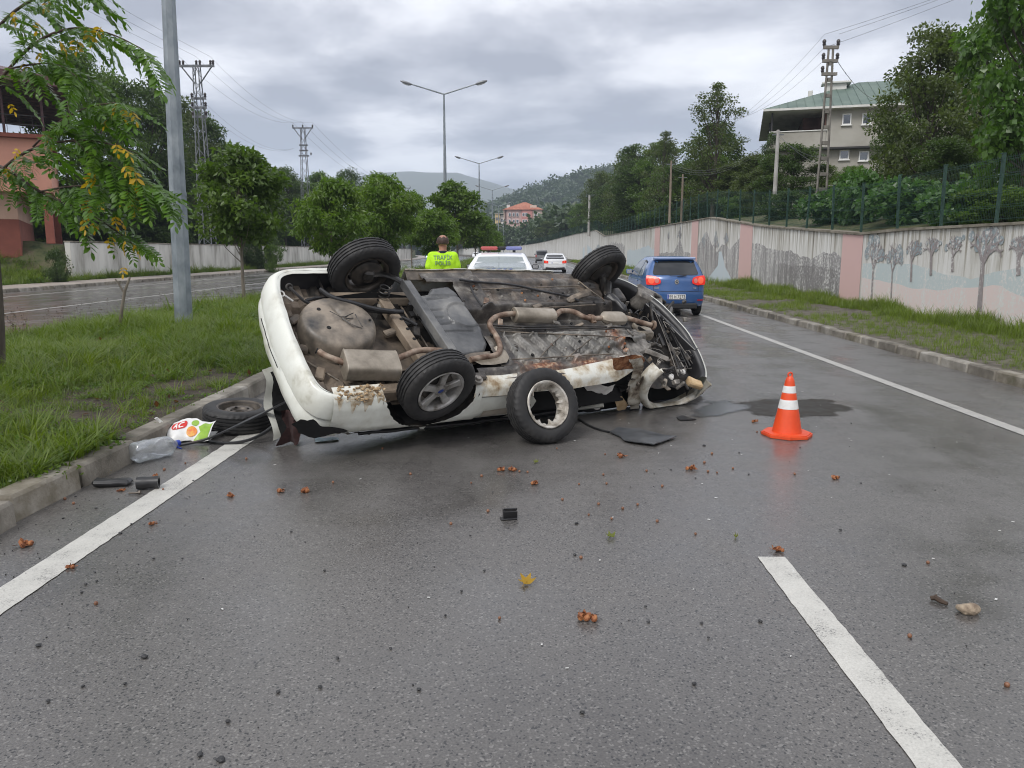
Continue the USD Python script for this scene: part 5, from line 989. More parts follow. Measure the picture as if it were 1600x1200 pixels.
# wing: bent band round the empty near wheel arch
def band(cx_, cz_, rx, rz, a0, a1, w0, w1, y0, n=40):
    t = np.linspace(a0, a1, n); i_ = np.stack([cx_ + rx * np.cos(t), np.full(n, y0), cz_ + rz * np.sin(t)], -1); w_ = np.linspace(w0, w1, n)[:, None]; o_ = np.stack([cx_ + (rx + w_[:, 0]) * np.cos(t), np.full(n, y0 + .015), cz_ + (rz + w_[:, 0]) * np.sin(t)], -1)
    mid = (i_ + o_) / 2 - [0, .02, 0]; return grid([i_ + [0, .06, 0], i_, mid, o_, o_ + [0, .12, -.02]])
v, f = band(2.90, -.16, .44, .36, math.radians(150), math.radians(350), .075, .04, -.80); v = flatten(crumple(v, .02, 6, 14)); cobj('front_wing', MB().add(v, f), 'wing_pale', smooth=True)
mat('wing_dirty', (0.055, 0.034, 0.022), (0.27, 0.235, 0.18), 9, .5, c3=(0.52, 0.50, 0.43), lo=.34, hi=.62, bump=.3, bscale=40)
def rag(name, pix, m, ydep, seed, amp=.03, sub=.035, th=.0):
    pts = [carpt(px, py, y=ydep)[[0, 2]] for px, py in pix]; g = sg.Polygon(pts).buffer(0); P2, F = tri_poly(g, sub); v = np.stack([P2[:, 0], np.full(len(P2), ydep), P2[:, 1]], -1); v = flatten(crumple(v, amp, 6, seed)); return cobj(name, MB().add(v, F), m, smooth=25)
rag('inner_wing', [(985, 562), (1004, 560), (1006, 580), (1000, 597), (996, 612), (999, 640), (988, 645), (978, 622), (984, 596), (990, 580)], 'wing_dirty', -.74, 5, .05, .02)
rag('rusty_bulkhead', [(955, 560), (992, 553), (1008, 560), (1002, 575), (975, 584), (958, 575)], 'rust', -.70, 6, .03)
rag('crumpled_panel', [(912, 602), (938, 598), (962, 603), (955, 618), (938, 628), (934, 640), (924, 638), (926, 620)], 'white_plastic', -.72, 7, .05)
rag('torn_carpet', [(905, 640), (915, 600), (935, 590), (950, 612), (944, 640), (925, 650)], 'black_plastic', -.66, 8, .05)
rag('torn_foam', [(960, 622), (972, 618), (980, 632), (976, 644), (964, 640)], 'foam_tan', -.73, 9, .02)
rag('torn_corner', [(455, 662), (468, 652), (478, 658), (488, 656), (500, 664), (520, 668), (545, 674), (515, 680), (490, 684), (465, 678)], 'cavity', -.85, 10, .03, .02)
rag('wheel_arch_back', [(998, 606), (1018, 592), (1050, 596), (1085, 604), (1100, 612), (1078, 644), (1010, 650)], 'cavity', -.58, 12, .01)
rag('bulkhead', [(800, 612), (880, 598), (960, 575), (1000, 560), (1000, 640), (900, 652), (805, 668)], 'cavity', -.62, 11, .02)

# ---- boot lid hanging at the tail
bl = [np.array(gnd(px, py, .02)) for px, py in ((424, 692), (440, 684))]
q0 = at(409, 578, 6.75); q1 = at(418, 572, 6.95); q2 = gnd(440, 688, .03); q3 = gnd(425, 690, .03)
P = np.array([[q0 * (1 - t) + q3 * t + np.array([.025 * math.sin(t * 9), 0, 0]) + (np.array([.10, .22, .02]) * s) for s in np.linspace(0, 1, 6)] for t in np.linspace(0, 1, 14)])
v, f = grid(P); v = crumple(v, .02, 5, 3); v[:, 2] = np.maximum(v[:, 2], .015); cobj('boot_lid', MB().add((v - CM[:3, 3]) @ CI[:3, :3].T, f), 'wreck_white', smooth=30)
v, f = grid(P * [1, 1, 1] + [.07, -.02, -.02]); v = crumple(v, .03, 5, 7); v[:, 2] = np.maximum(v[:, 2], .012); cobj('boot_lining', MB().add((v - CM[:3, 3]) @ CI[:3, :3].T, f), 'cavity', smooth=False)
mat('cloth_maroon', (0.022, 0.010, 0.010), (0.05, 0.022, 0.02), 9, .9, bump=.4, bscale=50)
pts = [(440, 640), (462, 645), (475, 660), (470, 685), (462, 699), (434, 700), (438, 685), (448, 670)]; g = sg.Polygon([tuple(at(px, py, 6.35)[[0, 2]]) for px, py in pts]).buffer(0); P2, F = tri_poly(g, .03); v = np.stack([P2[:, 0], 6.32 + .05 * np.sin(P2[:, 0] * 40), np.maximum(P2[:, 1], .01)], -1); v = crumple(v, .03, 9, 5); v[:, 2] = np.maximum(v[:, 2], .008)
cobj('hanging_lining', MB().add((v - CM[:3, 3]) @ CI[:3, :3].T, F), 'cloth_maroon', smooth=30)
# ================================================================== OTHER VEHICLES
mat('paint_blue', (0.022, 0.075, 0.215), (0.03, 0.095, 0.26), .8, .32, metal=.15, coat=.9); mat('paint_white', (0.62, 0.635, 0.65), (0.68, 0.69, 0.70), 1, .35, coat=.8); mat('paint_grey', (0.16, 0.165, 0.17), rough=.35, coat=.6); mat('paint_pale_blue', (0.18, 0.30, 0.42), rough=.35, coat=.6)
mat('glass_tint', (0.012, 0.014, 0.016), rough=.04, spec=.6); mat('lamp_red', (0.45, 0.012, 0.008), rough=.18, coat=.8); mat('lamp_red_lit', (0.6, 0.02, 0.01), rough=.2, emit=(1.0, .03, .012, .12)); mat('lamp_hot', (0.55, 0.10, 0.05), rough=.2, emit=(1.0, .10, .03, .28)); mat('lamp_pink', (0.55, 0.16, 0.13), rough=.2, coat=.8); mat('lamp_clear', (0.6, 0.6, 0.6), rough=.15)
mat('plate_white', (0.70, 0.70, 0.68), rough=.4); mat('plate_blue', (0.01, 0.05, 0.35), rough=.4); mat('ink', (0.010, 0.010, 0.012), rough=.5); mat('chrome', (0.62, 0.62, 0.63), rough=.18, metal=1.0); mat('trim_black', (0.012, 0.012, 0.013), rough=.45); mat('police_blue', (0.01, 0.05, 0.36), rough=.4); mat('dash_grey', (0.10, 0.105, 0.11), rough=.7)
glassmat('car_glass', (0.50, .55, .54), .16); glassmat('car_glass_dark', (0.05, .055, .06), .06)
class Shape:
    def __init__(s, outline, W, belt, roof_ratio, r=.055, bow=.10, taper=.05):
        O = np.asarray(outline, float); g = sg.Polygon(O); s.L = O[:, 0].max(); s.W, s.belt, s.rr, s.r, s.bow, s.tap = W, belt, roof_ratio, r, bow, taper; s.top = O[:, 1].max()
        P = np.array(g.exterior.segmentize(.06).coords)[:-1]
        if not g.exterior.is_ccw: P = P[::-1]
        for _ in range(2): P = .25 * np.roll(P, 1, 0) + .5 * P + .25 * np.roll(P, -1, 0)
        s.P = P; s.poly = sg.Polygon(P)
    def hw(s, y, z):
        t = np.clip((z - s.belt) / (s.top - s.belt), 0, 1); low = np.clip((.45 - z) / .45, 0, 1)
        return s.W / 2 * (1 - (1 - s.rr) * t ** 1.15) * (1 - s.tap * np.clip(1 - y / .9, 0, 1) ** 2 - s.tap * 1.4 * np.clip((y - s.L + .9) / .9, 0, 1) ** 2) * (1 - .05 * low)
    def bend(s, v):
        v = v.copy(); q = (v[:, 0] / (s.W / 2)) ** 2; v[:, 1] += s.bow * q * np.clip(1 - v[:, 1] / 1.1, 0, 1) - s.bow * 1.5 * q * np.clip((v[:, 1] - s.L + 1.1) / 1.1, 0, 1); v[:, 2] -= .025 * q * (v[:, 2] > s.top - .25); return v
    def body(s):
        P = s.P; e = np.roll(P, -1, 0) - np.roll(P, 1, 0); n = np.stack([-e[:, 1], e[:, 0]], -1); n /= np.linalg.norm(n, axis=1, keepdims=True) + 1e-9
        R = []; th = np.linspace(0, math.pi / 2, 5)
        left = []
        for t in th:
            Q = P + n * s.r * (1 - math.cos(t)); left.append((Q, s.hw(Q[:, 0], Q[:, 1]) - s.r * (1 - math.sin(t))))
        for Q, h in left[::-1]: R.append(np.stack([-h, Q[:, 0], Q[:, 1]], -1))
        Q, h = left[0]
        for k in (-.7, -.35, 0, .35, .7): R.append(np.stack([h * k, Q[:, 0], Q[:, 1]], -1))
        for Q, h in left: R.append(np.stack([h, Q[:, 0], Q[:, 1]], -1))
        m = MB(); v, f = loft(np.array(R), cap=False); m.add(s.bend(v), f)
        P2, F = tri_poly(sg.Polygon(left[-1][0]).buffer(0), .12); h = s.hw(P2[:, 0], P2[:, 1])
        for sg_ in (-1, 1): m.add(s.bend(np.stack([sg_ * h, P2[:, 0], P2[:, 1]], -1)), F)
        return m
    def side(s, poly, sign, off=.006, step=.08):
        P2, F = tri_poly(sg.Polygon(poly).buffer(-.02).buffer(.02), step); return MB().add(s.bend(np.stack([sign * (s.hw(P2[:, 0], P2[:, 1]) + off), P2[:, 0], P2[:, 1]], -1)), F)
    def yend(s, z, front=False):
        P = s.P; mid = s.L / 2; Q = P[P[:, 0] > mid] if front else P[P[:, 0] < mid]; out = []
        for zz in np.atleast_1d(z):
            a = Q[np.abs(Q[:, 1] - zz) < .09]; a = a if len(a) else Q; w = np.exp(-((a[:, 1] - zz) / .035) ** 2); ext = a[:, 0].max() if front else a[:, 0].min()
            w = w * (np.abs(a[:, 0] - ext) < .35); out.append((w * a[:, 0]).sum() / max(w.sum(), 1e-9))
        return np.array(out)
    def end(s, g, off=.008, front=False, step=.05, thick=0.0):
        g = g if hasattr(g, 'area') else sg.Polygon(g); P2, F = tri_poly(g, step); y = s.yend(P2[:, 1], front); sgn = 1 if front else -1
        v = s.bend(np.stack([P2[:, 0], y, P2[:, 1]], -1)); v[:, 1] += sgn * off; m = MB().add(v, F)
        if thick:
            for q in getattr(g, 'geoms', [g]):
                E = np.array(q.exterior.segmentize(step).coords); y = s.yend(E[:, 1], front); a = s.bend(np.stack([E[:, 0], y, E[:, 1]], -1)); b = a.copy(); a[:, 1] += sgn * off; b[:, 1] += sgn * (off - thick); m.add(*grid([a, b]))
        return m
def rrect(x0, z0, x1, z1, r): return sg.box(x0, z0, x1, z1).buffer(-r).buffer(r)
def car_wheels(T, ys, W, R=.31):
    for y in ys:
        for s in (-1, 1):
            M_ = axT((s * (W / 2 - .115), y, R), (s, 0, 0)); w = thing('wheel', parent=T, T=M_)
            obj('tyre', MB().add(*tyre_mesh(R, .20, R * .63, 44, False)), MATS['rubber'], w, smooth=35)
            b = MB().lathe([(R * .64, .08), (R * .60, .085), (R * .55, .06), (R * .5, .05), (R * .22, .075), (0, .08)], 28); obj('rim', b, MATS['alloy_dirty'], w)
def arch_poly(y, R): return sg.Point(y, R - .01).buffer(R + .055, 16)
def car_body(T, S, paint, wheels, R):
    O = S.poly
    for y in wheels: O = O.difference(arch_poly(y, R))
    O = max(getattr(O, 'geoms', [O]), key=lambda g: g.area); P = np.array(O.exterior.segmentize(.06).coords)[:-1]; P = P if O.exterior.is_ccw else P[::-1]; S.P0, S.P = S.P, P
    b = S.body(); S.P = S.P0; bd = obj('body', b, MATS[paint], T, smooth=38)
    obj('underbody', MB().box((S.W * .8, S.L * .86, .25), (0, S.L / 2, .36)), MATS['cavity'], T); return bd
def plate(T, S, z, text, w=.52, h=.115, x=0, front=False):
    p = obj('number_plate', S.end(rrect(x - w / 2, z - h / 2, x + w / 2, z + h / 2, .012), .016, front, .1, .012), MATS['plate_white'], T)
    obj('plate_band', S.end(sg.box(x - w / 2 + .004, z - h / 2 + .004, x - w / 2 + .045, z + h / 2 - .004), .018, front, .1), MATS['plate_blue'], p)
    if text:
        t = meshkit.text_mesh(text, .078, .002, bold=True); v = t.vertices.copy(); v[:, 0] = (v[:, 0] - v[:, 0].mean() * 0 - (v[:, 0].min() + v[:, 0].max()) / 2); sc = min(1, (w - .08) / np.ptp(v[:, 0])); v[:, 0] *= sc
        y = S.yend(z)[0] - .0185; obj('plate_number', MB().add(np.stack([v[:, 0] + x + .02, y - v[:, 2] + S.bow * ((v[:, 0] + x) / (S.W / 2)) ** 2, v[:, 1] - .039 + z], -1), t.faces), MATS['ink'], p, smooth=False)
    return p
def mirror(T, S, y, z, s, m):
    x = s * (S.hw(y, z) + .10); b = MB(); v, f = bevel_box((.20, .11, .14), .035); b.add(v, f, tmat(x, y, z)); p = obj('mirror', b, MATS[m], T); obj('mirror_glass', MB().box((.15, .004, .10), (x, y - .057, z)), MATS['chrome'], p); obj('mirror_arm', MB().tube([(s * (S.hw(y, z) - .02), y, z - .03), (x, y, z - .03)], .018, 6), MATS['trim_black'], p)
def side_windows(T, S, wins, mtl='car_glass_dark'):
    for s in (-1, 1):
        for w in wins: obj('side_window', S.side(w, s), MATS[mtl], T, smooth=True)

# ---- blue hatchback
HB = [(.03, .32), (.0, .45), (.0, .60), (.03, .76), (.05, .94), (.11, 1.02), (.30, 1.22), (.40, 1.37), (.50, 1.435), (1.2, 1.485), (2.0, 1.475), (2.45, 1.40), (3.15, 1.02), (3.6, .93), (4.0, .80), (4.15, .62), (4.18, .40), (4.05, .24), (3.2, .20), (.9, .20), (.2, .24)]
pB = gnd(1049, 486)
G5 = thing('blue_hatchback', 'blue hatchback with glowing brake lights driving past by the mural wall', 'car', T=tmat(3.66, 19.4, 0) @ np.diag([.87, 1, 1, 1]))
S = Shape(HB, 1.76, .96, .69, .095, .19, .08); car_body(G5, S, 'paint_blue', (.82, 3.38), .315); car_wheels(G5, (.82, 3.38), 1.76, .315)
rwg = sg.Polygon([(-.66, 1.03), (.66, 1.03), (.55, 1.37), (.45, 1.39), (-.45, 1.39), (-.55, 1.37)]).buffer(-.05).buffer(.05)
obj('rear_window', S.end(rwg, .012, step=.06, thick=.01), MATS['glass_tint'], G5, smooth=True)
obj('roof_spoiler', MB().add(*loft([np.array([(x, .44 + .13 * (x / .6) ** 2 * .5, 1.405), (x, .36 + .05 * (x / .6) ** 2, 1.405), (x, .36 + .05 * (x / .6) ** 2, 1.432), (x, .55, 1.465)]) for x in np.linspace(-.6, .6, 11)])), MATS['paint_blue'], G5)
b = MB().tube([(.28, S.yend(1.02)[0] - .04, 1.02), (.02, S.yend(1.0)[0] - .03, .995)], .011, 6); b.tube([(.30, S.yend(1.03)[0] - .035, 1.035), (-.20, S.yend(1.01)[0] - .035, 1.02)], .008, 5); obj('rear_wiper', b, MATS['trim_black'], G5)
for s in (-1, 1):
    tl = sg.Polygon([(s * .44, .88), (s * .46, .82), (s * .60, .78), (s * .83, .79), (s * .845, .93), (s * .82, 1.02), (s * .60, 1.00), (s * .48, .96)]).buffer(-.03).buffer(.03)
    t = obj('tail_lamp', S.end(tl, .03, thick=.05), MATS['lamp_red_lit'], G5, smooth=True)
    obj('round_lens', S.end(sg.Point(s * .70, .90).buffer(.085), .034), MATS['lamp_hot'], t); obj('round_lens', S.end(sg.Point(s * .55, .89).buffer(.058), .034), MATS['lamp_pink'], t)
bd = obj('badge', MB().lathe([(0, .006), (.058, .006), (.062, .0), (.062, -.02)], 28, T=tmat(0, S.yend(.865)[0] - .016, .865) @ rotm(90)), MATS['chrome'], G5)
b = MB()
def stroke2(pts, w, y): 
    g = sg.LineString(pts).buffer(w, cap_style=2); m = MB().prism(g, .003, T=tmat(0, y, .865) @ rotm(90)); return m
yb = S.yend(.865)[0] - .0225
obj('badge_letters', MB().add(*stroke2([(-.022, .046), (0, .008), (.022, .046)], .006, yb).get()).add(*stroke2([(-.040, .022), (-.018, -.040), (0, -.002), (.018, -.040), (.040, .022)], .006, yb).get()), MATS['ink'], bd, smooth=False)
t = meshkit.text_mesh('Golf', .05, .003, bold=True); obj('model_lettering', MB().add(np.stack([t.vertices[:, 0] - .62, S.yend(.70)[0] + .07 - .012 - t.vertices[:, 2], t.vertices[:, 1] + .69], -1), t.faces), MATS['chrome'], G5, smooth=False)
t = meshkit.text_mesh('TDI', .04, .003, bold=True); obj('model_lettering', MB().add(np.stack([t.vertices[:, 0] + .46, S.yend(.70)[0] + .05 - .012 - t.vertices[:, 2], t.vertices[:, 1] + .69], -1), t.faces), MATS['chrome'], G5, smooth=False)
obj('bumper_seam', S.end(sg.box(-.80, .630, .80, .640), .004), MATS['trim_black'], G5); plate(G5, S, .50, '55 H 7273')
obj('tailgate_seam', S.end(sg.Polygon([(-.64, .645), (-.63, .645), (-.63, .95), (-.64, .95)]), .004), MATS['trim_black'], G5); obj('tailgate_seam', S.end(sg.Polygon([(.63, .645), (.64, .645), (.64, .95), (.63, .95)]), .004), MATS['trim_black'], G5)
obj('diffuser', MB().add(*bevel_box((1.2, .12, .14), .03), T=tmat(0, .08, .27)), MATS['trim_black'], G5)
for x in (-.52, -.42): obj('exhaust_tip', MB().lathe([(.022, 0), (.033, 0), (.033, .12), (.022, .12)], 16, T=tmat(x, .0, .30) @ rotm(-90)), MATS['chrome'], G5)
for s in (-1, 1): obj('reflector', S.end(rrect(s * .70 - .09, .40, s * .70 + .09, .43, .01), .01), MATS['lamp_red'], G5)
side_windows(G5, S, ([(.62, 1.0), (.60, 1.06), (.80, 1.36), (1.25, 1.40), (1.25, .98)], [(1.31, .98), (1.31, 1.40), (1.9, 1.40), (2.35, 1.33), (2.95, 1.0)]), 'glass_tint')
obj('windscreen', S.end(sg.Polygon([(-.68, 1.02), (.68, 1.02), (.56, 1.36), (-.56, 1.36)]), .01, True, .08), MATS['glass_tint'], G5, smooth=True)
for s in (-1, 1): mirror(G5, S, 2.75, 1.05, s, 'paint_blue'); obj('door_handle', MB().box((.03, .2, .03), (s * (S.hw(1.5, .85) + .012), 1.5, .86), b=.01), MATS['paint_blue'], G5); obj('headlamp', S.end(sg.Point(s * .62, .66).buffer(.12), .02, True, thick=.02), MATS['lamp_clear'], G5)
for s in (-1, 1): obj('rain_guard', S.side([(.80, 1.37), (1.25, 1.41), (1.9, 1.41), (1.9, 1.38), (1.25, 1.37), (.84, 1.33)], s, .02), MATS['trim_black'], G5)

# ---- sedans: built by one routine, coloured and lit one by one
SD = [(.03, .30), (.0, .45), (.0, .62), (.05, .80), (.06, .98), (.16, 1.03), (.62, 1.05), (.90, 1.22), (1.25, 1.40), (1.6, 1.46), (2.3, 1.47), (2.75, 1.40), (3.45, 1.03), (4.0, .93), (4.4, .80), (4.55, .60), (4.55, .40), (4.4, .24), (3.6, .2), (1.0, .2), (.2, .24)]
def sedan(T, paint, lit=False, glass='car_glass_dark', plate_text='', clear=False):
    S = Shape(SD, 1.76, .98, .73, .06, .10, .05); car_body(T, S, paint, (.98, 3.62), .31); car_wheels(T, (.98, 3.62), 1.76, .31)
    gw = sg.Polygon([(-.70, 1.09), (.70, 1.09), (.57, 1.40), (-.57, 1.40)]).buffer(-.04).buffer(.04)
    obj('rear_window', S.end(gw, .012, step=.06, thick=.012), MATS[glass], T, smooth=True)
    for s in (-1, 1):
        tl = sg.Polygon([(s * .52, .72), (s * .54, .90), (s * .84, .95), (s * .845, .74)]).buffer(-.03).buffer(.03); t = obj('tail_lamp', S.end(tl, .03, thick=.05), MATS['lamp_red_lit' if lit else 'lamp_red'], T, smooth=True)
        obj('lens', S.end(sg.Point(s * .68, .84).buffer(.06), .034), MATS['lamp_hot' if lit else 'lamp_pink'], t)
        mirror(T, S, 3.02, 1.06, s, 'trim_black'); obj('headlamp', S.end(affinity.scale(sg.Point(s * .62, .70).buffer(.12), 1.2, .7), .02, True, thick=.02), MATS['lamp_clear'], T)
        for yy in (1.75, 2.75): obj('door_handle', MB().box((.03, .2, .03), (s * (S.hw(yy, .85) + .012), yy, .88), b=.01), MATS[paint], T)
    obj('boot_seam', S.end(sg.box(-.66, .655, .66, .665), .004), MATS['trim_black'], T); plate(T, S, .76, plate_text); obj('lower_bumper', MB().add(*bevel_box((1.45, .14, .20), .04), T=tmat(0, .085, .34)), MATS['trim_black'], T)
    side_windows(T, S, ([(.98, 1.12), (1.36, 1.36), (1.88, 1.41), (1.88, 1.06), (1.0, 1.06)], [(1.95, 1.06), (1.95, 1.41), (2.4, 1.40), (2.72, 1.33), (3.22, 1.07)]), glass if clear else 'car_glass_dark')
    obj('windscreen', S.end(sg.Polygon([(-.70, 1.08), (.70, 1.08), (.57, 1.38), (-.57, 1.38)]), .01, True, .08), MATS[glass], T, smooth=True); return S
PC = thing('police_car', 'white police car with red and blue light bar parked behind the wreck', 'police car', T=tmat(-.78, 21.2, 0) @ np.diag([1.06, 1.06, 1.075, 1]))
S = sedan(PC, 'paint_white', glass='car_glass', clear=True)
lb = MB(); 
for x0, x1, m_ in ((-.57, -.10, 'lamp_bar_red'), (-.10, .12, 'trim_black'), (.12, .57, 'lamp_bar_blue')):
    mat('lamp_bar_red', (0.42, 0.08, 0.075), rough=.25, coat=.6); mat('lamp_bar_blue', (0.16, 0.18, 0.40), rough=.25, coat=.6)
    obj('light_bar', MB().add(*bevel_box((x1 - x0 - .004, .26, .10), .03), T=tmat((x0 + x1) / 2, 1.95, 1.575)), MATS[m_], PC)
for x in (-.35, .35): obj('bar_foot', MB().box((.08, .15, .06), (x, 1.95, 1.50)), MATS['trim_black'], PC)
t = meshkit.text_mesh('POLİS', .17, .003, bold=True); v = t.vertices; w_ = np.ptp(v[:, 0]); tx = v[:, 0] - v[:, 0].min() - w_ / 2; ty = v[:, 1]
obj('police_lettering', MB().add(np.stack([tx * 1.25 - .02, S.yend(.80 + ty)[:len(ty)] - .012 - v[:, 2] + .1 * (tx / .88) ** 2, .80 + ty], -1), t.faces), MATS['police_blue'], PC, smooth=False)
for k in range(5): obj('blue_stripe', MB().prism(sg.Polygon([(0, 0), (.07, 0), (.11, .26), (.04, .26)]), .004, T=tmat(-.36 + k * .15, .22, 1.046) @ rotm(2)), MATS['police_blue'], PC)
obj('antenna', MB().tube([(-.05, 1.35, 1.43), (-.05, 1.25, 1.62)], .006, 5), MATS['trim_black'], PC); obj('rear_wiper', MB().tube([(-.55, .66, 1.12), (-.15, .63, 1.10)], .012, 5), MATS['trim_black'], PC)
obj('seat', MB().add(*bevel_box((1.3, .2, .5), .06), T=tmat(0, 1.45, 1.0)).add(*bevel_box((.5, .15, .55), .06), T=tmat(-.38, 2.5, 1.05)).add(*bevel_box((.5, .15, .55), .06), T=tmat(.38, 2.5, 1.05)), MATS['dash_grey'], PC, kind='stuff')
obj('parcel_shelf', MB().box((1.3, .45, .03), (0, 1.05, 1.06)), MATS['dash_grey'], PC); obj('paper', MB().box((.25, .16, .01), (-.28, .95, 1.085)), MATS['plate_white'], PC)
WS = thing('white_sedan', 'white sedan driving away with its red brake lights on', 'car', (2.05, 59.5, 0)); sedan(WS, 'paint_white', lit=True, glass='glass_tint')
VAN = [(.05, .3), (0, .5), (.0, .9), (.05, 1.3), (.12, 1.75), (.25, 1.86), (2.4, 1.86), (3.0, 1.70), (3.6, 1.15), (4.2, .95), (4.35, .6), (4.3, .3), (3.5, .22), (1, .22)]
def van(T, paint):
    S = Shape(VAN, 1.8, 1.05, .82, .06, .08, .04); car_body(T, S, paint, (.85, 3.5), .32); car_wheels(T, (.85, 3.5), 1.8, .32)
    obj('rear_window', S.end(rrect(-.68, 1.1, .68, 1.62, .06), .012, thick=.01), MATS['glass_tint'], T, smooth=True); obj('windscreen', S.end(rrect(-.70, 1.12, .70, 1.58, .06), .012, True, .08), MATS['glass_tint'], T, smooth=True)
    for s in (-1, 1): obj('tail_lamp', S.end(rrect(s * .80 - .06, .8, s * .80 + .06, 1.15, .02), .02, thick=.03), MATS['lamp_red'], T); obj('headlamp', S.end(affinity.scale(sg.Point(s * .65, .75).buffer(.12), 1.2, .8), .02, True, thick=.02), MATS['lamp_clear'], T); mirror(T, S, 3.1, 1.2, s, 'trim_black')
    side_windows(T, S, ([(.5, 1.12), (.5, 1.6), (1.5, 1.62), (1.5, 1.12)], [(1.6, 1.12), (1.6, 1.62), (2.4, 1.62), (2.9, 1.5), (3.2, 1.12)]), 'glass_tint'); plate(T, S, .62, ''); obj('lower_bumper', MB().add(*bevel_box((1.55, .12, .22), .04), T=tmat(0, .06, .42)), MATS['trim_black'], T)
van(thing('grey_van', 'small grey van far ahead just left of the white sedan', 'van', (1.95, 112, 0)), 'paint_grey')
van(thing('pale_blue_van', 'pale blue van on the left road beyond the median trees', 'van', (-15.2, 128, 0), 180), 'paint_pale_blue')
x_ = thing('white_car', 'white car on the left road just right of the officer\'s head', 'car', (-11.6, 112, 0), 180); sedan(x_, 'paint_white', glass='glass_tint')
x_ = thing('white_car', 'white car far along the left road, above the police car\'s left side', 'car', (-11.0, 172, 0), 180); sedan(x_, 'paint_white', glass='glass_tint')

# ================================================================== TRAFFIC CONE
mat('cone_orange', (0.62, 0.055, 0.010), (0.72, 0.075, 0.014), 5, .42, coat=.15); mat('cone_white', (0.62, 0.62, 0.60), (0.72, 0.72, 0.71), 20, .35); mat('cone_base', (0.58, 0.055, 0.012), (0.68, 0.08, 0.018), 5, .5, bump=.1)
pc = gnd(1229, 680)
CN = thing('traffic_cone', 'orange traffic cone with two white bands standing on the wet road', 'cone', pc, 12)
oct_ = sg.Polygon([(.205 * math.cos(a), .205 * math.sin(a)) for a in np.linspace(0, 2 * math.pi, 9)[:-1] + .39]).buffer(.012)
b = MB().prism(oct_, .022, z0=.004).prism(oct_.buffer(-.012), .034); obj('cone_base', b, MATS['cone_base'], CN, smooth=30)
def cr_(z): return .125 + (.030 - .125) * (z - .034) / .49
def cone_band(name, z0, z1, m_, e=0.0): obj(name, MB().lathe([(cr_(z) + e, z) for z in np.linspace(z0, z1, 5)] + ([(cr_(z1) + e - .004, z1)] if e else []), 40), MATS[m_], CN, smooth=True)
for z0, z1 in ((.034, .245), (.325, .385), (.445, .50)): cone_band('cone_body', z0, z1, 'cone_orange', .0015)
for z0, z1 in ((.2455, .3245), (.3855, .4445)): cone_band('reflective_band', z0, z1, 'cone_white', .003)
obj('cone_tip', MB().lathe([(.033, .50), (.030, .515), (.020, .525), (0, .527)], 24), MATS['cone_orange'], CN); obj('lifting_loop', MB().add(trimesh.creation.torus(.020, .008, 18, 8), T=tmat(0, 0, .54) @ rotm(90, 0, 0)), MATS['cone_orange'], CN)

# ================================================================== POLICE OFFICER
import manifold3d as m3
def bones(J, B, refine=.03, it=8):
    tot = None
    for a, b_ in B:
        (pa, ra), (pb, rb) = J[a], J[b_]
        h = m3.Manifold.batch_hull([m3.Manifold.sphere(ra, 20).translate(pa), m3.Manifold.sphere(rb, 20).translate(pb)]); tot = h if tot is None else tot + h
    tot = tot.refine_to_length(refine); mm = tot.to_mesh(); t = trimesh.Trimesh(mm.vert_properties[:, :3], mm.tri_verts, process=True); trimesh.smoothing.filter_taubin(t, iterations=it); return t
mat('skin', (0.30, 0.145, 0.095), (0.38, 0.19, 0.13), 12, .5); mat('shirt_lime', (0.36, 0.66, 0.010), (0.46, 0.80, 0.016), 3, .8, bump=.3, bscale=14, bdist=.02); mat('trousers_navy', (0.012, 0.014, 0.022), (0.022, 0.025, 0.035), 8, .8); mat('hair_dark', (0.035, 0.022, 0.017), (0.08, 0.05, 0.04), 40, .7); mat('shoe_black', (0.012, 0.012, 0.012), rough=.4); mat('print_grey', (0.16, 0.26, 0.14), rough=.7)
pp = at(692, 400, 13.6)
PO = thing('person', 'officer in a lime yellow shirt seen from behind beyond the wreck', 'person', T=tmat(pp[0], 13.6, 0) @ rotm(0, 0, 6) @ np.diag([1.04, 1.04, 1.06, 1]))
J = {'pel': ((0, 0, .95), .135), 'hipl': ((-.09, 0, .93), .105), 'hipr': ((.09, 0, .93), .105), 'wai': ((0, .01, 1.10), .135), 'wl': ((-.09, .01, 1.10), .11), 'wr': ((.09, .01, 1.10), .11), 'chl': ((-.10, 0, 1.33), .115), 'chr': ((.10, 0, 1.33), .115), 'shl': ((-.175, 0, 1.43), .062), 'shr': ((.175, 0, 1.43), .062), 'nk': ((0, .005, 1.47), .062), 'hd0': ((0, .02, 1.56), .062),
     'ell': ((-.255, .0, 1.17), .043), 'elr': ((.255, .0, 1.17), .043), 'hnl': ((-.20, .17, 1.00), .030), 'hnr': ((.20, .17, 1.00), .030), 'knl': ((-.115, .02, .50), .062), 'knr': ((.12, .02, .50), .062), 'anl': ((-.12, -.01, .09), .042), 'anr': ((.13, -.01, .09), .042), 'tol': ((-.14, .14, .045), .038), 'tor': ((.15, .14, .045), .038),
     'skull': ((0, .03, 1.675), .082), 'skb': ((0, -.005, 1.685), .088), 'jaw': ((0, .085, 1.60), .045), 'brow': ((0, .085, 1.68), .05)}
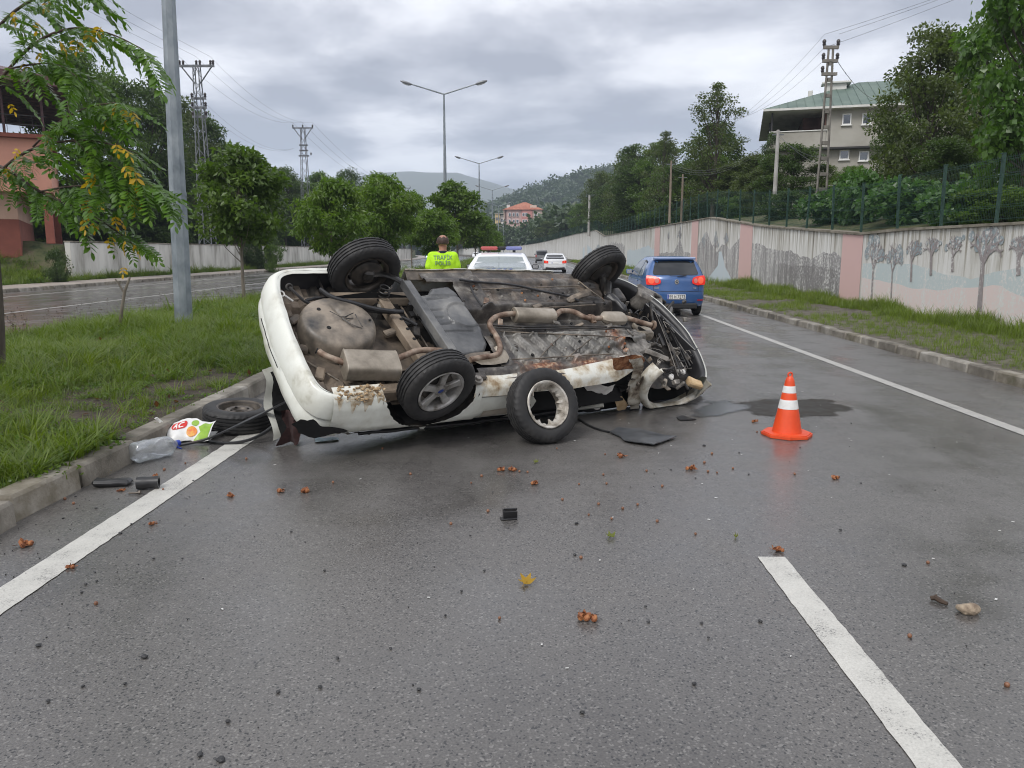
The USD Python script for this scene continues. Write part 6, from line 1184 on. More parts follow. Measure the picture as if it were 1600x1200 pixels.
body = bones(J, [('pel', 'hipl'), ('pel', 'hipr'), ('hipl', 'hipr'), ('hipl', 'wl'), ('hipr', 'wr'), ('wl', 'wr'), ('wl', 'chl'), ('wr', 'chr'), ('chl', 'chr'), ('chl', 'shl'), ('chr', 'shr'), ('shl', 'nk'), ('shr', 'nk'), ('nk', 'hd0'), ('shl', 'ell'), ('shr', 'elr'), ('ell', 'hnl'), ('elr', 'hnr'), ('hipl', 'knl'), ('hipr', 'knr'), ('knl', 'anl'), ('knr', 'anr'), ('anl', 'tol'), ('anr', 'tor'), ('hd0', 'skull'), ('skull', 'skb'), ('skull', 'brow'), ('brow', 'jaw'), ('jaw', 'hd0')], .022)
hm = MB().add(body)
for s in (-1, 1):
    wx = np.array([s * .20, .17, 1.00]); fw = np.array([-s * .25, .55, -.75]); fw /= np.linalg.norm(fw); sd = np.cross(fw, [s, 0, 0]); sd /= np.linalg.norm(sd)
    HJ = {'w': (tuple(wx), .028), 'p0': (tuple(wx + fw * .05 + sd * .025), .018), 'p1': (tuple(wx + fw * .06 - sd * .025), .018), 'k0': (tuple(wx + fw * .10 + sd * .03), .013), 'k3': (tuple(wx + fw * .095 - sd * .032), .012)}; HB_ = [('w', 'p0'), ('w', 'p1'), ('p0', 'p1'), ('p0', 'k0'), ('p1', 'k3'), ('k0', 'k3'), ('p0', 'k3')]
    for i, (o, L_f) in enumerate(((.031, .07), (.010, .08), (-.011, .075), (-.032, .058))):
        c = np.array([-s * .6, 0, -.2]); a = wx + fw * .098 + sd * o; b1 = a + fw * L_f * .5 + c * .008; b2 = b1 + (fw * .8 + c * .5) * L_f * .3; b3 = b2 + (fw * .4 + c * .9) * L_f * .25
        for nm, q, rr in (('a', a, .0095), ('b', b1, .009), ('c', b2, .0085), ('d', b3, .008)): HJ[f'{i}{nm}'] = (tuple(q), rr)
        HB_ += [(f'{i}a', f'{i}b'), (f'{i}b', f'{i}c'), (f'{i}c', f'{i}d')]
    t0 = wx + fw * .035 + sd * .03; t1 = t0 + fw * .03 + sd * .025; t2 = t1 + fw * .028 + sd * .006
    HJ.update({'t0': (tuple(t0), .013), 't1': (tuple(t1), .011), 't2': (tuple(t2), .0095)}); HB_ += [('t0', 't1'), ('t1', 't2'), ('w', 't0')]; hm.add(bones(HJ, HB_, .006, 4))
    ear = trimesh.creation.icosphere(2, 1); hm.add(ear.vertices * [.012, .022, .034] + [s * .088, .03, 1.665], ear.faces)
    ey = trimesh.creation.icosphere(1, .011); hm.add(ey.vertices + [s * .032, .125, 1.675], ey.faces)
hm.add(*tube([(0, .13, 1.68), (0, .15, 1.64), (0, .135, 1.63)], [.008, .014, .008], 8)); hm.add(*tube([(-.025, .122, 1.595), (0, .13, 1.597), (.025, .122, 1.595)], .006, 6))
obj('body', hm, MATS['skin'], PO, smooth=True)
def inflate(Jn, e): return {k: (p, r_ + e) for k, (p, r_) in Jn.items()}
JS = inflate(J, .018); JS['sll'] = ((-.225, 0, 1.27), .075); JS['slr'] = ((.225, 0, 1.27), .075); JS['hm'] = ((0, 0, .93), .15)
shirt = bones(JS, [('hipl', 'hipr'), ('hipl', 'wl'), ('hipr', 'wr'), ('wl', 'wr'), ('wl', 'chl'), ('wr', 'chr'), ('chl', 'chr'), ('chl', 'shl'), ('chr', 'shr'), ('shl', 'shr'), ('shl', 'sll'), ('shr', 'slr')], .025, 10)
v = crumple(shirt.vertices, .008, 9, 3); v[:, 2] = np.maximum(v[:, 2], .86); obj('shirt', MB().add(v, shirt.faces), MATS['shirt_lime'], PO, smooth=True)
mat('collar_navy', (0.012, 0.016, 0.03), rough=.8); obj('collar', MB().lathe([(.075, 0), (.078, .035), (.070, .037), (.066, 0)], 24, T=tmat(0, .005, 1.475) @ rotm(-8, 0, 0)), MATS['collar_navy'], PO)
back = v[:, 1] < -.02
from scipy.spatial import cKDTree
kd = cKDTree(v[back][:, [0, 2]])
for txt, zc, hh in (('TRAFİK', 1.385, .062), ('POLİS', 1.295, .062)):
    t = meshkit.text_mesh(txt, hh, .002, bold=True); tv = t.subdivide().vertices if len(t.faces) < 3000 else t.vertices; t2 = t.subdivide() if len(t.faces) < 3000 else t; tv = t2.vertices; cx_ = (tv[:, 0].min() + tv[:, 0].max()) / 2; X_, Z_ = tv[:, 0] - cx_, tv[:, 1] + zc
    d_, ii = kd.query(np.stack([X_, Z_], -1), k=6); yy = (v[back][ii, 1] / (d_ + .01)).sum(1) / (1 / (d_ + .01)).sum(1); obj('shirt_lettering', MB().add(np.stack([X_, yy - .009 - tv[:, 2], Z_], -1), t2.faces), MATS['print_grey'], PO, smooth=False)
JT = inflate(J, .014); tr = bones(JT, [('pel', 'hipl'), ('pel', 'hipr'), ('hipl', 'knl'), ('hipr', 'knr'), ('knl', 'anl'), ('knr', 'anr')], .03, 8); obj('trousers', MB().add(tr), MATS['trousers_navy'], PO, smooth=True)
for s, a, t_ in ((-1, 'anl', 'tol'), (1, 'anr', 'tor')): sh = bones(inflate({a: (J[a][0], .035), t_: (J[t_][0], .03)}, .014), [(a, t_)], .02, 4); vv = sh.vertices.copy(); vv[:, 2] = np.maximum(vv[:, 2], .004); obj('shoe', MB().add(vv, sh.faces), MATS['shoe_black'], PO, smooth=True)
hs = trimesh.creation.icosphere(4, 1.0); hv = hs.vertices * [.098, .112, .108] + [0, .018, 1.682]; ca = hs.triangles_center; keep = (ca[:, 2] < .52 + .10 * np.sin(ca[:, 0] * 9)) & (ca[:, 2] > -.62 - .1 * ca[:, 1]) & (ca[:, 1] < .38); hv = crumple(hv, .003, 30, 2)
obj('hair', MB().add(hv, hs.faces[keep]), MATS['hair_dark'], PO, smooth=True)
# ================================================================== TREES, SHRUBS, GRASS
leafmat('leaf_dark', (0.0390, 0.0690, 0.0152), (0.1464, 0.1993, 0.0397)); leafmat('leaf_mid', (0.0604, 0.1084, 0.0146), (0.2179, 0.3115, 0.0399)); leafmat('leaf_bright', (0.0685, 0.1271, 0.0110), (0.2852, 0.3641, 0.0322)); leafmat('leaf_olive', (0.0582, 0.0806, 0.0230), (0.1768, 0.2240, 0.0653)); leafmat('leaf_fig', (0.0548, 0.1200, 0.0296), (0.1953, 0.3000, 0.0891), rough=.35); leafmat('leaf_big', (0.0546, 0.1159, 0.0179), (0.2293, 0.3382, 0.0536), rough=.35)
leafmat('leaf_robinia', (0.0583, 0.1308, 0.0097), (0.2190, 0.3531, 0.0243), rough=.35, nscale=3); leafmat('leaf_yellow', (0.46, 0.29, 0.014), (0.66, 0.46, 0.035)); leafmat('grass_blade', (0.0933, 0.1414, 0.0109), (0.3063, 0.3576, 0.0328), rough=.45, nscale=.9); leafmat('grass_dry', (0.0910, 0.1235, 0.0260), (0.2600, 0.2990, 0.0845), nscale=1.2); leafmat('far_leaf', (0.0312, 0.0552, 0.0166), (0.1073, 0.1414, 0.0382), trans=.15, nscale=.02)
mat('bark', (0.035, 0.028, 0.022), (0.085, 0.070, 0.055), 6, .9, bump=.6, bscale=30, stretch=(1, 1, .3)); mat('bark_pale', (0.10, 0.085, 0.065), (0.19, 0.165, 0.13), 6, .9, bump=.4, bscale=30, stretch=(1, 1, .3)); mat('twig', (0.035, 0.022, 0.014), (0.07, 0.045, 0.028), 12, .8)
def leaf_cards(C, size, r, aspect=.55, droop=.35, up=.6, out=None):
    n = len(C); d = r.normal(size=(n, 3)); d[:, 2] -= droop
    if out is not None: d += out * .8
    d /= np.linalg.norm(d, axis=1, keepdims=True); nn = r.normal(size=(n, 3)); nn[:, 2] += up * 2; s = np.cross(d, nn); s /= np.linalg.norm(s, axis=1, keepdims=True) + 1e-9; k = np.cross(s, d)
    L = (size * r.uniform(.65, 1.35, n))[:, None]; w = L * aspect / 2
    v = np.stack([C, C + d * L * .45 + s * w + k * L * .06, C + d * L, C + d * L * .45 - s * w + k * L * .06], 1).reshape(-1, 3)
    b = np.arange(n)[:, None] * 4; f = np.concatenate([b + [0, 1, 2], b + [0, 2, 3]], 0); return v, f
def crown_clumps(r, n, env, zlo, zhi, gap=.0, shell=.55):
    """clump centres inside an envelope radius env(t, angle), t from 0 at the bottom to 1 at the top"""
    out = []
    while len(out) < n:
        t, a = r.random(), r.random() * 2 * math.pi; R = env(t, a); q = R * (shell + (1 - shell) * r.random() if r.random() < .75 else r.random()); out.append((q * math.cos(a), q * math.sin(a), zlo + (zhi - zlo) * t))
    return np.array(out)
def tree_model(name, H, trunk_h, env, nclump, nleaf, lsize, lm, seed, clump=.55, tr=.12, bark='bark', aspect=.55, droop=.35, flat=.7, limbs=26, lean=.0):
    r = np.random.default_rng(seed); T = model(name); C = crown_clumps(r, nclump, env, trunk_h, H - clump * .4); pts = []; outs = []
    for c in C:
        m = int(nleaf * r.uniform(.6, 1.4)); g = r.normal(size=(m, 3)); g /= np.linalg.norm(g, axis=1, keepdims=True); g *= (r.random((m, 1)) ** .45) * clump * r.uniform(.7, 1.25) * np.array([1, 1, flat]); pts.append(c + g); outs.append(g / (clump + 1e-9))
    P = np.vstack(pts); v, f = leaf_cards(P, lsize, r, aspect, droop, out=np.vstack(outs)); obj('crown', (v, f), MATS[lm], T, smooth=False)
    b = MB(); zt_ = trunk_h + (H - trunk_h) * .72; k = np.linspace(0, 1, 7); wob = np.cumsum(r.normal(0, .03 * H / 7, (7, 2)), 0) * k[:, None]; tp = np.column_stack([wob[:, 0], wob[:, 1], k * zt_]); b.tube(tp, tr * (1.25 - 1.05 * k), 8)
    for c in C[r.permutation(len(C))[:limbs]]:
        t = np.clip((c[2] - r.uniform(.15, .45) * (H - trunk_h)) / zt_, .25, .95); q = np.array([np.interp(t, k, tp[:, 0]), np.interp(t, k, tp[:, 1]), t * zt_]); mid = q * .45 + c * .55 - [0, 0, np.linalg.norm(c - q) * .08]; b.tube([q, mid, c], [tr * .42 * (1 - .6 * t), tr * .22, tr * .08], 5, False)
    obj('trunk', b, MATS[bark], T, smooth=True); return T
rt = np.random.default_rng(3)
def lobed(R, seed, prof=lambda t: math.sin(math.pi * (t * .86 + .10)) ** .6):
    ph = np.random.default_rng(seed).uniform(0, 6.28, 4)
    return lambda t, a: R * prof(t) * (1 + .22 * math.sin(2 * a + ph[0]) + .18 * math.sin(3 * a + ph[1] + 4 * t) + .15 * math.sin(7 * t + ph[2]))
TM = {}
for i in range(2): TM[f'round{i}'] = tree_model(f'round_tree_model_{"ab"[i]}', 4.6, 1.75, lobed(1.55, 10 + i), 85, 105, .21, 'leaf_bright', 20 + i, .42, .055, aspect=.38, droop=.8, bark='bark_pale')
for i in range(4): TM[f'dark{i}'] = tree_model(f'dark_tree_model_{"abcd"[i]}', 11, 1.6, lobed(3.6, 30 + i, lambda t: math.sin(math.pi * (t * .82 + .14)) ** .75), 130, 120, .24, ('leaf_dark', 'leaf_mid', 'leaf_dark', 'leaf_olive')[i], 40 + i, .85, .19, limbs=40)
for i in range(2): TM[f'tall{i}'] = tree_model(f'tall_tree_model_{"ab"[i]}', 13, 1.5, lobed(2.3, 50 + i, lambda t: (1 - t) ** .7 * .95 + .22 + .14 * math.sin(17 * t)), 120, 85, .20, ('leaf_olive', 'leaf_dark')[i], 60 + i, .62, .17, limbs=60)
for i in range(2): TM[f'bush{i}'] = tree_model(f'bush_model_{"ab"[i]}', 2.6, .15, lobed(1.5, 70 + i), 60, 100, .15, ('leaf_mid', 'leaf_dark')[i], 75 + i, .42, .05, limbs=14)
TM['young'] = tree_model('young_tree_model', 4.4, 1.9, lobed(1.15, 80), 70, 90, .17, 'leaf_mid', 81, .36, .045, bark='bark_pale', limbs=30)
TM['fig'] = tree_model('fig_bush_model', 2.6, .2, lobed(1.9, 90), 95, 42, .30, 'leaf_fig', 91, .5, .06, aspect=.8, droop=.5, limbs=24)
TM['big'] = tree_model('broad_leaf_tree_model', 8.5, 1.2, lobed(2.6, 95), 110, 85, .24, 'leaf_big', 96, .7, .14, aspect=.85, droop=.9, limbs=50)
HT = {'round0': 4.6, 'round1': 4.6, 'tall0': 13, 'tall1': 13, 'bush0': 2.6, 'bush1': 2.6, 'young': 4.4, 'fig': 2.6, 'big': 8.5, **{f'dark{i}': 11 for i in range(4)}}
WD = {'round0': 3.4, 'round1': 3.4, 'tall0': 5.2, 'tall1': 5.2, 'bush0': 3.4, 'bush1': 3.4, 'young': 2.6, 'fig': 4.2, 'big': 5.9, **{f'dark{i}': 8.2 for i in range(4)}}
GRP = {'round': 'round crowned trees planted in the median', 'dark': None}
def plant(kind, px, ytop, Y, wpx, label, cat='tree', z=None, name='tree', group=None):
    p = at(px, ytop, Y); zz = float(terrain(np.array([p[0]]), np.array([float(Y)]))[0]) if z is None else z; sz = max(p[2] - zz, .3) / HT[kind]; s = wpx / FPX * Y / WD[kind]
    M_ = tmat(p[0], Y, zz - .03) @ rotm(0, 0, (px * 37) % 360) @ np.diag([s, s, sz, 1]); copy_of(TM[kind].GetPath(), name, label, cat, M_, group)
MZ = .2
for a in (('round0', 514, 277, 28, 118, 'round bright green median tree just left of the upturned rear wheel'), ('round1', 596, 272, 34, 122, 'broad round median tree above the officer\'s left, brightest green'), ('round1', 678, 326, 44, 92, 'low round median tree directly above the officer'), ('round0', 641, 300, 60, 60, 'round median tree behind the brightest green one'), ('young', 714, 284, 50, 95, 'taller feathery median tree in front of the second lamp post'), ('young', 742, 330, 62, 60, 'feathery median tree between the officer and the police car'), ('round0', 762, 350, 80, 40, 'small distant median tree left of the pink block'), ('round1', 775, 362, 105, 30, 'very small median tree at the road\'s vanishing end'), ('young', 756, 340, 95, 40, 'slim distant median tree behind the feathery ones')):
    plant(*a, name='median_tree', z=MZ)
plant('young', 368, 232, 22.3, 140, 'slender young tree with pale trunk on the far edge of the grass median', name='young_tree', z=MZ)
for a in (('dark1', 115, 78, 52, 150, 'tall dark tree behind the pink house roof'), ('dark2', 225, 126, 60, 165, 'dark tree between the pink house and the nearest lamp post'), ('dark0', 305, 168, 72, 130, 'thin topped dark tree behind the left lattice pylon'), ('dark0', 392, 238, 82, 100, 'dark rounded tree behind the slender young tree'), ('dark2', 440, 262, 92, 95, 'very dark tree right of the slender young tree'), ('dark3', 340, 262, 74, 120, 'low dark tree right of the nearest lamp post'), ('dark0', 255, 235, 62, 130, 'broad dark tree half hidden by the nearest lamp post'), ('dark1', 497, 268, 110, 80, 'dark tree rising behind the leftmost round median tree'), ('dark2', 545, 264, 128, 80, 'dark tree rising between the two nearest round median trees'), ('dark0', 590, 270, 152, 75, 'dark tree showing above the broad round median tree'), ('dark1', 630, 300, 180, 60, 'dark tree below the distant pylon'), ('dark3', 560, 335, 134, 130, 'low dark mass of foliage above the longer concrete wall'), ('dark1', 470, 318, 100, 120, 'dense green tree above the longer concrete wall\'s near end'), ('dark0', 170, 250, 54, 120, 'dark tree right of the pink house columns')):
    plant(*a, name='dark_tree')
for a in (('bush1', 404, 352, 68, 60, 'leafy bush spilling over the gap between the two concrete walls'), ('bush0', 425, 380, 62, 30, 'small bush at the foot of the longer concrete wall'), ('bush1', 85, 385, 38, 40, 'low weedy bush at the pink house corner'), ('bush1', 340, 350, 70, 100, 'wide bush above the low pale wall'), ('bush1', 250, 352, 58, 90, 'dark bush above the low pale wall beside the lamp post'), ('bush0', 610, 355, 165, 60, 'pale scrub above the far end of the longer wall')):
    plant(*a, name='bush', cat='bush')
for a in (('tall0', 1122, 128, 52, 100, 'tallest sparse topped tree left of the grey building'), ('tall0', 1040, 205, 72, 75, 'spiky dark tree second left of the tallest one'), ('tall1', 990, 224, 86, 80, 'thin crowned tree above the far part of the wall'), ('dark0', 1080, 250, 60, 150, 'broad dark tree behind the two thin wooden poles'), ('dark2', 1000, 250, 84, 110, 'dense dark tree left of the thin wooden poles'), ('dark3', 1165, 250, 50, 130, 'olive tree below the grey building\'s balcony'), ('dark3', 938, 268, 126, 70, 'lighter green tree at the left end of the right hand woods'), ('dark1', 908, 318, 158, 50, 'low tree above the wall\'s sharp step'), ('dark0', 880, 338, 192, 45, 'small tree right of the pink apartment block'), ('dark3', 856, 345, 215, 40, 'tiny tree touching the pink apartment block\'s right corner'), ('tall1', 1207, 205, 42, 45, 'narrow dark conifer like tree in front of the balcony'), ('dark0', 1240, 222, 40, 120, 'dark tree left of the ladder-like pole, before the grey building'), ('dark1', 1300, 290, 36, 70, 'low tree at the ladder-like pole\'s foot'), ('dark3', 1462, 42, 28, 195, 'large dark tree hiding the right part of the grey building'), ('dark1', 1525, 95, 31, 190, 'leafy tree behind the large dark tree on the right'), ('dark2', 1402, 185, 32, 85, 'left shoulder of dark foliage before the green roof'), ('dark2', 962, 285, 112, 90, 'dark tree behind the fence near the pale concrete pole'), ('dark1', 1590, 210, 26, 160, 'tree at the right edge behind the fence')):
    plant(*a, name='hillside_tree')
for a in (('dark1', 355, 222, 76, 140, 'mid green tree behind the slender young tree\'s left side'), ('dark3', 425, 262, 94, 130, 'mid green tree between the slender young tree and the round median trees'), ('dark1', 475, 285, 106, 120, 'mid green tree under the slim pylon'), ('dark1', 1545, 30, 30, 170, 'tall leafy tree between the large dark tree and the near heart leaved one'), ('dark3', 1185, 238, 46, 100, 'shrubby tree before the left corner of the grey building'), ('dark1', 1335, 258, 34, 90, 'shrubby tree before the grey building\'s lower windows'), ('dark2', 1120, 190, 62, 120, 'bulky tree behind the tallest sparse topped tree'), ('dark1', 1035, 222, 80, 110, 'full crowned tree behind the spiky dark tree'), ('dark3', 985, 238, 98, 100, 'fresh green full tree behind the thin crowned one'), ('dark3', 270, 150, 68, 130, 'tree just left of the nearest lamp post behind the wall'), ('dark1', 165, 112, 58, 140, 'tall tree right of the pink house\'s roof'), ('dark1', 1115, 240, 58, 120, 'dense tree below the tallest sparse topped tree'), ('dark3', 1195, 262, 42, 90, 'fresh green tree at the foot of the grey building'), ('dark1', 1060, 270, 78, 90, 'dark tree directly behind the farther thin wooden pole'), ('dark3', 1285, 255, 40, 80, 'fresh green tree right of the ladder-like pole'), ('dark0', 1480, 210, 25, 130, 'dark low crown between the fence and the large dark tree')):
    plant(*a, name='hillside_tree')
plant('big', 1640, -95, 20.5, 210, 'near tree with large heart shaped leaves at the top right corner', name='broad_leaf_tree')
for a in (('fig', 1345, 265, 27, 95, 'fig bush climbing in front of the grey building wall'), ('fig', 1300, 300, 29, 90, 'low fig bush behind the fence left of the first'), ('fig', 1425, 280, 24, 125, 'broad pale fig bush behind the fence'), ('fig', 1500, 285, 21.5, 130, 'fig bush behind the fence nearest the right edge'), ('bush0', 1570, 290, 20, 160, 'dark bush behind the fence at the right edge'), ('bush1', 1230, 295, 35, 90, 'dark bush behind the fence below the wooden pole'), ('bush0', 1160, 304, 44, 85, 'green bush behind the fence above the pink pilaster'), ('bush1', 1100, 315, 54, 70, 'bush behind the fence above the painted mountains'), ('bush0', 1030, 330, 70, 90, 'bush behind the fence over the middle of the wall'), ('bush1', 985, 335, 88, 70, 'small dark bush behind the far fence')):
    plant(*a, name='bush' if a[0][0] == 'b' else 'fig_bush', cat='bush')

# ---- hillside woods far off: nobody could count them
def blob_model(name, seed):
    r = np.random.default_rng(seed); C = crown_clumps(r, 22, lobed(.5, seed), .08, .95); pts = np.vstack([c + r.normal(0, .085, (13, 3)) for c in C]); v, f = leaf_cards(pts, .16, r, .9, .2); T = model(name); obj('crown', (v, f), MATS['far_leaf'], T, smooth=False); return T
def scatter(name, protos, P, rz, S, kind='stuff', tilt=None):
    pi = UsdGeom.PointInstancer.Define(stage, '/World/' + numbered('/World', name)); rels = []
    for i, pr in enumerate(protos):
        x = UsdGeom.Xform.Define(stage, f'{pi.GetPath()}/model_{"abcdefgh"[i]}'); x.GetPrim().GetReferences().AddInternalReference(pr.GetPath()); rels.append(x.GetPath())
    pi.CreatePrototypesRel().SetTargets(rels); n = len(P); ii = np.random.default_rng(n).integers(0, len(protos), n)
    pi.CreateProtoIndicesAttr(Vt.IntArray.FromNumpy(ii.astype(np.int32))); pi.CreatePositionsAttr(Vt.Vec3fArray.FromNumpy(np.asarray(P, np.float32)))
    pi.CreateScalesAttr(Vt.Vec3fArray.FromNumpy(np.asarray(S, np.float32))); q = np.zeros((n, 4)); q[:, 0] = np.cos(rz / 2); q[:, 3] = np.sin(rz / 2); pi.CreateOrientationsAttr(Vt.QuathArray([Gf.Quath(float(a), float(b), float(c), float(d)) for a, b, c, d in q]))
    return tag(pi.GetPrim(), kind=kind)
BL = [blob_model(f'far_crown_model_{"abc"[i]}', 200 + i) for i in range(3)]
r = np.random.default_rng(77); n = 5200; Y = np.exp(r.uniform(math.log(360), math.log(1300), n)); px = r.uniform(560, 1120, n); X = (px - 825) / FPX * Y; Z = terrain(X, Y); keep = (np.abs(X - bend(np.minimum(Y, 430))) > 12) & ~((np.abs(X + 2) < 12) & (Y < 352)) & (Z > -.5); X, Y, Z = X[keep], Y[keep], Z[keep]; s = r.uniform(7, 15, len(X))
tag(scatter('hillside_woods', BL, np.stack([X, Y, Z - .5], -1), r.uniform(0, 6.28, len(X)), np.stack([s * 1.1, s * 1.1, s * r.uniform(.7, 1.1, len(X))], -1)), 'wooded hillside rising behind the far end of the road', 'woods')
n = 1500; Y = r.uniform(150, 380, n); side = r.random(n) < .5; X = np.where(side, -r.uniform(36, 130, n), r.uniform(14, 120, n)) + bend(Y); Z = terrain(X, Y); s = r.uniform(4, 10, n)
tag(scatter('roadside_woods', BL, np.stack([X, Y, Z - .3], -1), r.uniform(0, 6.28, n), np.stack([s, s, s * .9], -1)), 'mixed woods along both sides of the valley road', 'woods')
n = 240; Y = r.uniform(48, 150, n); X = r.uniform(13, 32, n); Z = terrain(X, Y); s = r.uniform(1.2, 2.8, n); ok = ~((X > 15.5) & (Y < 70)); X, Y, Z, s = X[ok], Y[ok], Z[ok], s[ok]
UB = [TM['bush0'], TM['bush1']]; tag(scatter('undergrowth', UB, np.stack([X, Y, Z - .1], -1), r.uniform(0, 6.28, len(X)), np.stack([s * .8, s * .8, s * .6], -1)), 'tangled undergrowth behind the fence on the right bank', 'undergrowth')
n = 160; Y = r.uniform(43, 160, n); X = -r.uniform(28.5, 42, n); Z = terrain(X, Y); s = r.uniform(.8, 2.0, n); ok = Y > 56
tag(scatter('undergrowth', UB, np.stack([X, Y, Z - .1], -1)[ok], r.uniform(0, 6.28, n)[ok], np.stack([s, s, s * .7], -1)[ok]), 'dark undergrowth above the concrete walls across the left road', 'undergrowth')

# ---- grass
def tuft_model(name, seed, nb, h, w, spread, lm, bendy=.5):
    r = np.random.default_rng(seed); V, F, k = [], [], 0
    for i in range(nb):
        a = r.uniform(0, 6.28); o = np.array([r.normal(0, spread), r.normal(0, spread), 0]); d = np.array([math.cos(a), math.sin(a), 0]); s = np.array([-d[1], d[0], 0]); L = h * r.uniform(.5, 1.2); bb = bendy * r.uniform(.3, 1.4); ww = w * r.uniform(.7, 1.3)
        for j, t in enumerate((0, .35, .7, 1.0)):
            c = o + d * L * bb * t * t + np.array([0, 0, L * t * (1 - .28 * bb * t)]); q = ww * (1 - t) ** .6 if t < 1 else 0.0004; V += [c - s * q, c + s * q]
        b = k; F += [(b, b + 1, b + 3), (b, b + 3, b + 2), (b + 2, b + 3, b + 5), (b + 2, b + 5, b + 4), (b + 4, b + 5, b + 7), (b + 4, b + 7, b + 6)]; k += 8
    T = model(name); obj('blades', (np.array(V), np.array(F)), MATS[lm], T, smooth=False); return T
def herb_model(name, seed, n, h, ls, lm):
    r = np.random.default_rng(seed); C = np.column_stack([r.normal(0, .07, n), r.normal(0, .07, n), r.uniform(.015, h, n)]); v, f = leaf_cards(C, ls, r, .75, .0, up=1.2); T = model(name); obj('leaves', (v, f), MATS[lm], T, smooth=False); return T
GT = [tuft_model('grass_model_a', 1, 14, .18, .0038, .035, 'grass_blade'), tuft_model('grass_model_b', 2, 11, .30, .0062, .03, 'grass_blade', .85), tuft_model('grass_model_c', 3, 20, .11, .0026, .05, 'grass_blade', .4), tuft_model('grass_model_d', 4, 10, .15, .003, .03, 'grass_dry', .8), tuft_model('grass_model_e', 7, 9, .22, .0045, .04, 'grass_dry', .9), herb_model('herb_model_a', 5, 34, .09, .035, 'leaf_bright'), herb_model('herb_model_b', 6, 40, .06, .03, 'leaf_mid')]
r = np.random.default_rng(91)
def lawn(n, xr, yr, sc, zf, dens, yexp=1.0):
    X = r.uniform(*xr, n); Y = yr[0] + (yr[1] - yr[0]) * r.random(n) ** yexp; d = meshkit.fbm(np.stack([X * .9, Y * .9, X * 0], -1), 3, 5); keep = d > dens + .12 * (r.random(n) - .5); X, Y, d = X[keep], Y[keep], d[keep]; s = sc * r.uniform(.6, 1.25, len(X)) * (.25 + 1.6 * d); return X, Y, zf(X, Y), s
A = [lawn(17000, (-8.6, -3.22), (4.0, 15), .86, medz, .27, .8), lawn(13000, (-8.6, -3.22), (15, 42), 1.15, medz, .2, .9), lawn(5000, (-8.6, -3.25), (42, 130), 2.0, medz, .2, .8), lawn(1500, (-3.5, -3.2), (4, 14), 1.05, medz, .36), lawn(700, (-8.7, -8.3), (6, 40), 1.1, medz, .3)]
X, Y, Z, s = [np.concatenate([a[k] for a in A]) for k in range(4)]; Xw = X + bend(Y)
tag(scatter('grass', GT, np.stack([Xw, Y, Z - .01], -1), r.uniform(0, 6.28, len(X)), np.stack([s, s, s], -1)), 'lush uneven grass and herbs growing in the road\'s median', 'grass')
vz = lambda x, y: verz(x, y)
A = [lawn(4200, (8.1, 8.98), (8, 34), 1.25, vz, .30, .9), lawn(1600, (8.6, 8.98), (8, 34), 1.6, vz, .30, .9), lawn(5000, (6.1, 8.6), (8, 34), .62, vz, .40, .9), lawn(4500, (6.2, 8.98), (34, 120), 1.5, vz, .42, .8)]
X, Y, Z, s = [np.concatenate([a[k] for a in A]) for k in range(4)]; Xw = X + bend(Y)
GV = [tuft_model('verge_grass_model_a', 11, 14, .20, .0036, .04, 'grass_lime', .5), tuft_model('verge_grass_model_b', 12, 18, .12, .003, .05, 'grass_lime', .5), tuft_model('verge_grass_model_c', 13, 10, .18, .003, .03, 'grass_dry', .8)] if leafmat('grass_lime', (0.1121, 0.1652, 0.0126), (0.3550, 0.4090, 0.0379), rough=.45) else None
tag(scatter('grass', GV, np.stack([Xw, Y, Z - .01], -1), r.uniform(0, 6.28, len(X)), np.stack([s, s, s], -1)), 'yellowish grass growing along the foot of the mural wall', 'grass')
A = [lawn(5000, (-23.9, -23.1), (30, 110), 1.8, lambda x, y: x * 0 + .12, .30, .8), lawn(5200, (-36, -24.3), (28, 41.4), 2.2, terrain, .25)]
X, Y, Z, s = [np.concatenate([a[k] for a in A]) for k in range(4)]
tag(scatter('grass', GT, np.stack([X, Y, Z - .01], -1), r.uniform(0, 6.28, len(X)), np.stack([s, s, s], -1)), 'rough grass on the bank by the pink house and below the concrete walls', 'grass')
# dry seed stalks along the median's far edge
st = MB()
for k in range(190):
    x = -8.55 + abs(r.normal(0, .22)); y = r.uniform(8.5, 13) if k < 90 else r.uniform(13, 27); h = r.uniform(.25, .62); d = r.normal(0, .10, 2); z = float(medz(np.array([x]), np.array([y]))[0]); st.tube([(x, y, z), (x + d[0] * .4, y + d[1] * .4, z + h * .6), (x + d[0], y + d[1], z + h)], [.0022, .0018, .001], 3, False)
    for q in range(5): t = r.uniform(.55, 1); o = np.array([x + d[0] * t, y + d[1] * t, z + h * t]) + r.normal(0, .02, 3); m_ = trimesh.creation.icosphere(0, r.uniform(.005, .011)); st.add(m_.vertices + o, m_.faces)
tag(obj('seed_stalks', st, MATS['twig'], smooth=False), 'thin brown seed stalks along the far edge of the median', 'weeds', kind='stuff')
# fallen leaves in the grass
fm = MB(); n = 420; X = r.uniform(-8, -3.3, n); Y = 4.5 + 12 * r.random(n); C = np.stack([X, Y, medz(X, Y) + r.uniform(.01, .05, n)], -1); v, f = leaf_cards(C, .075, r, .6, 0, up=2); leafmat('leaf_litter_brown', (0.07, 0.028, 0.012), (0.22, 0.085, 0.03))
tag(obj('leaf_litter', (v, f), MATS['leaf_litter_brown'], smooth=False), 'small rust brown fallen leaves lying in the median grass', 'leaf litter', kind='stuff')

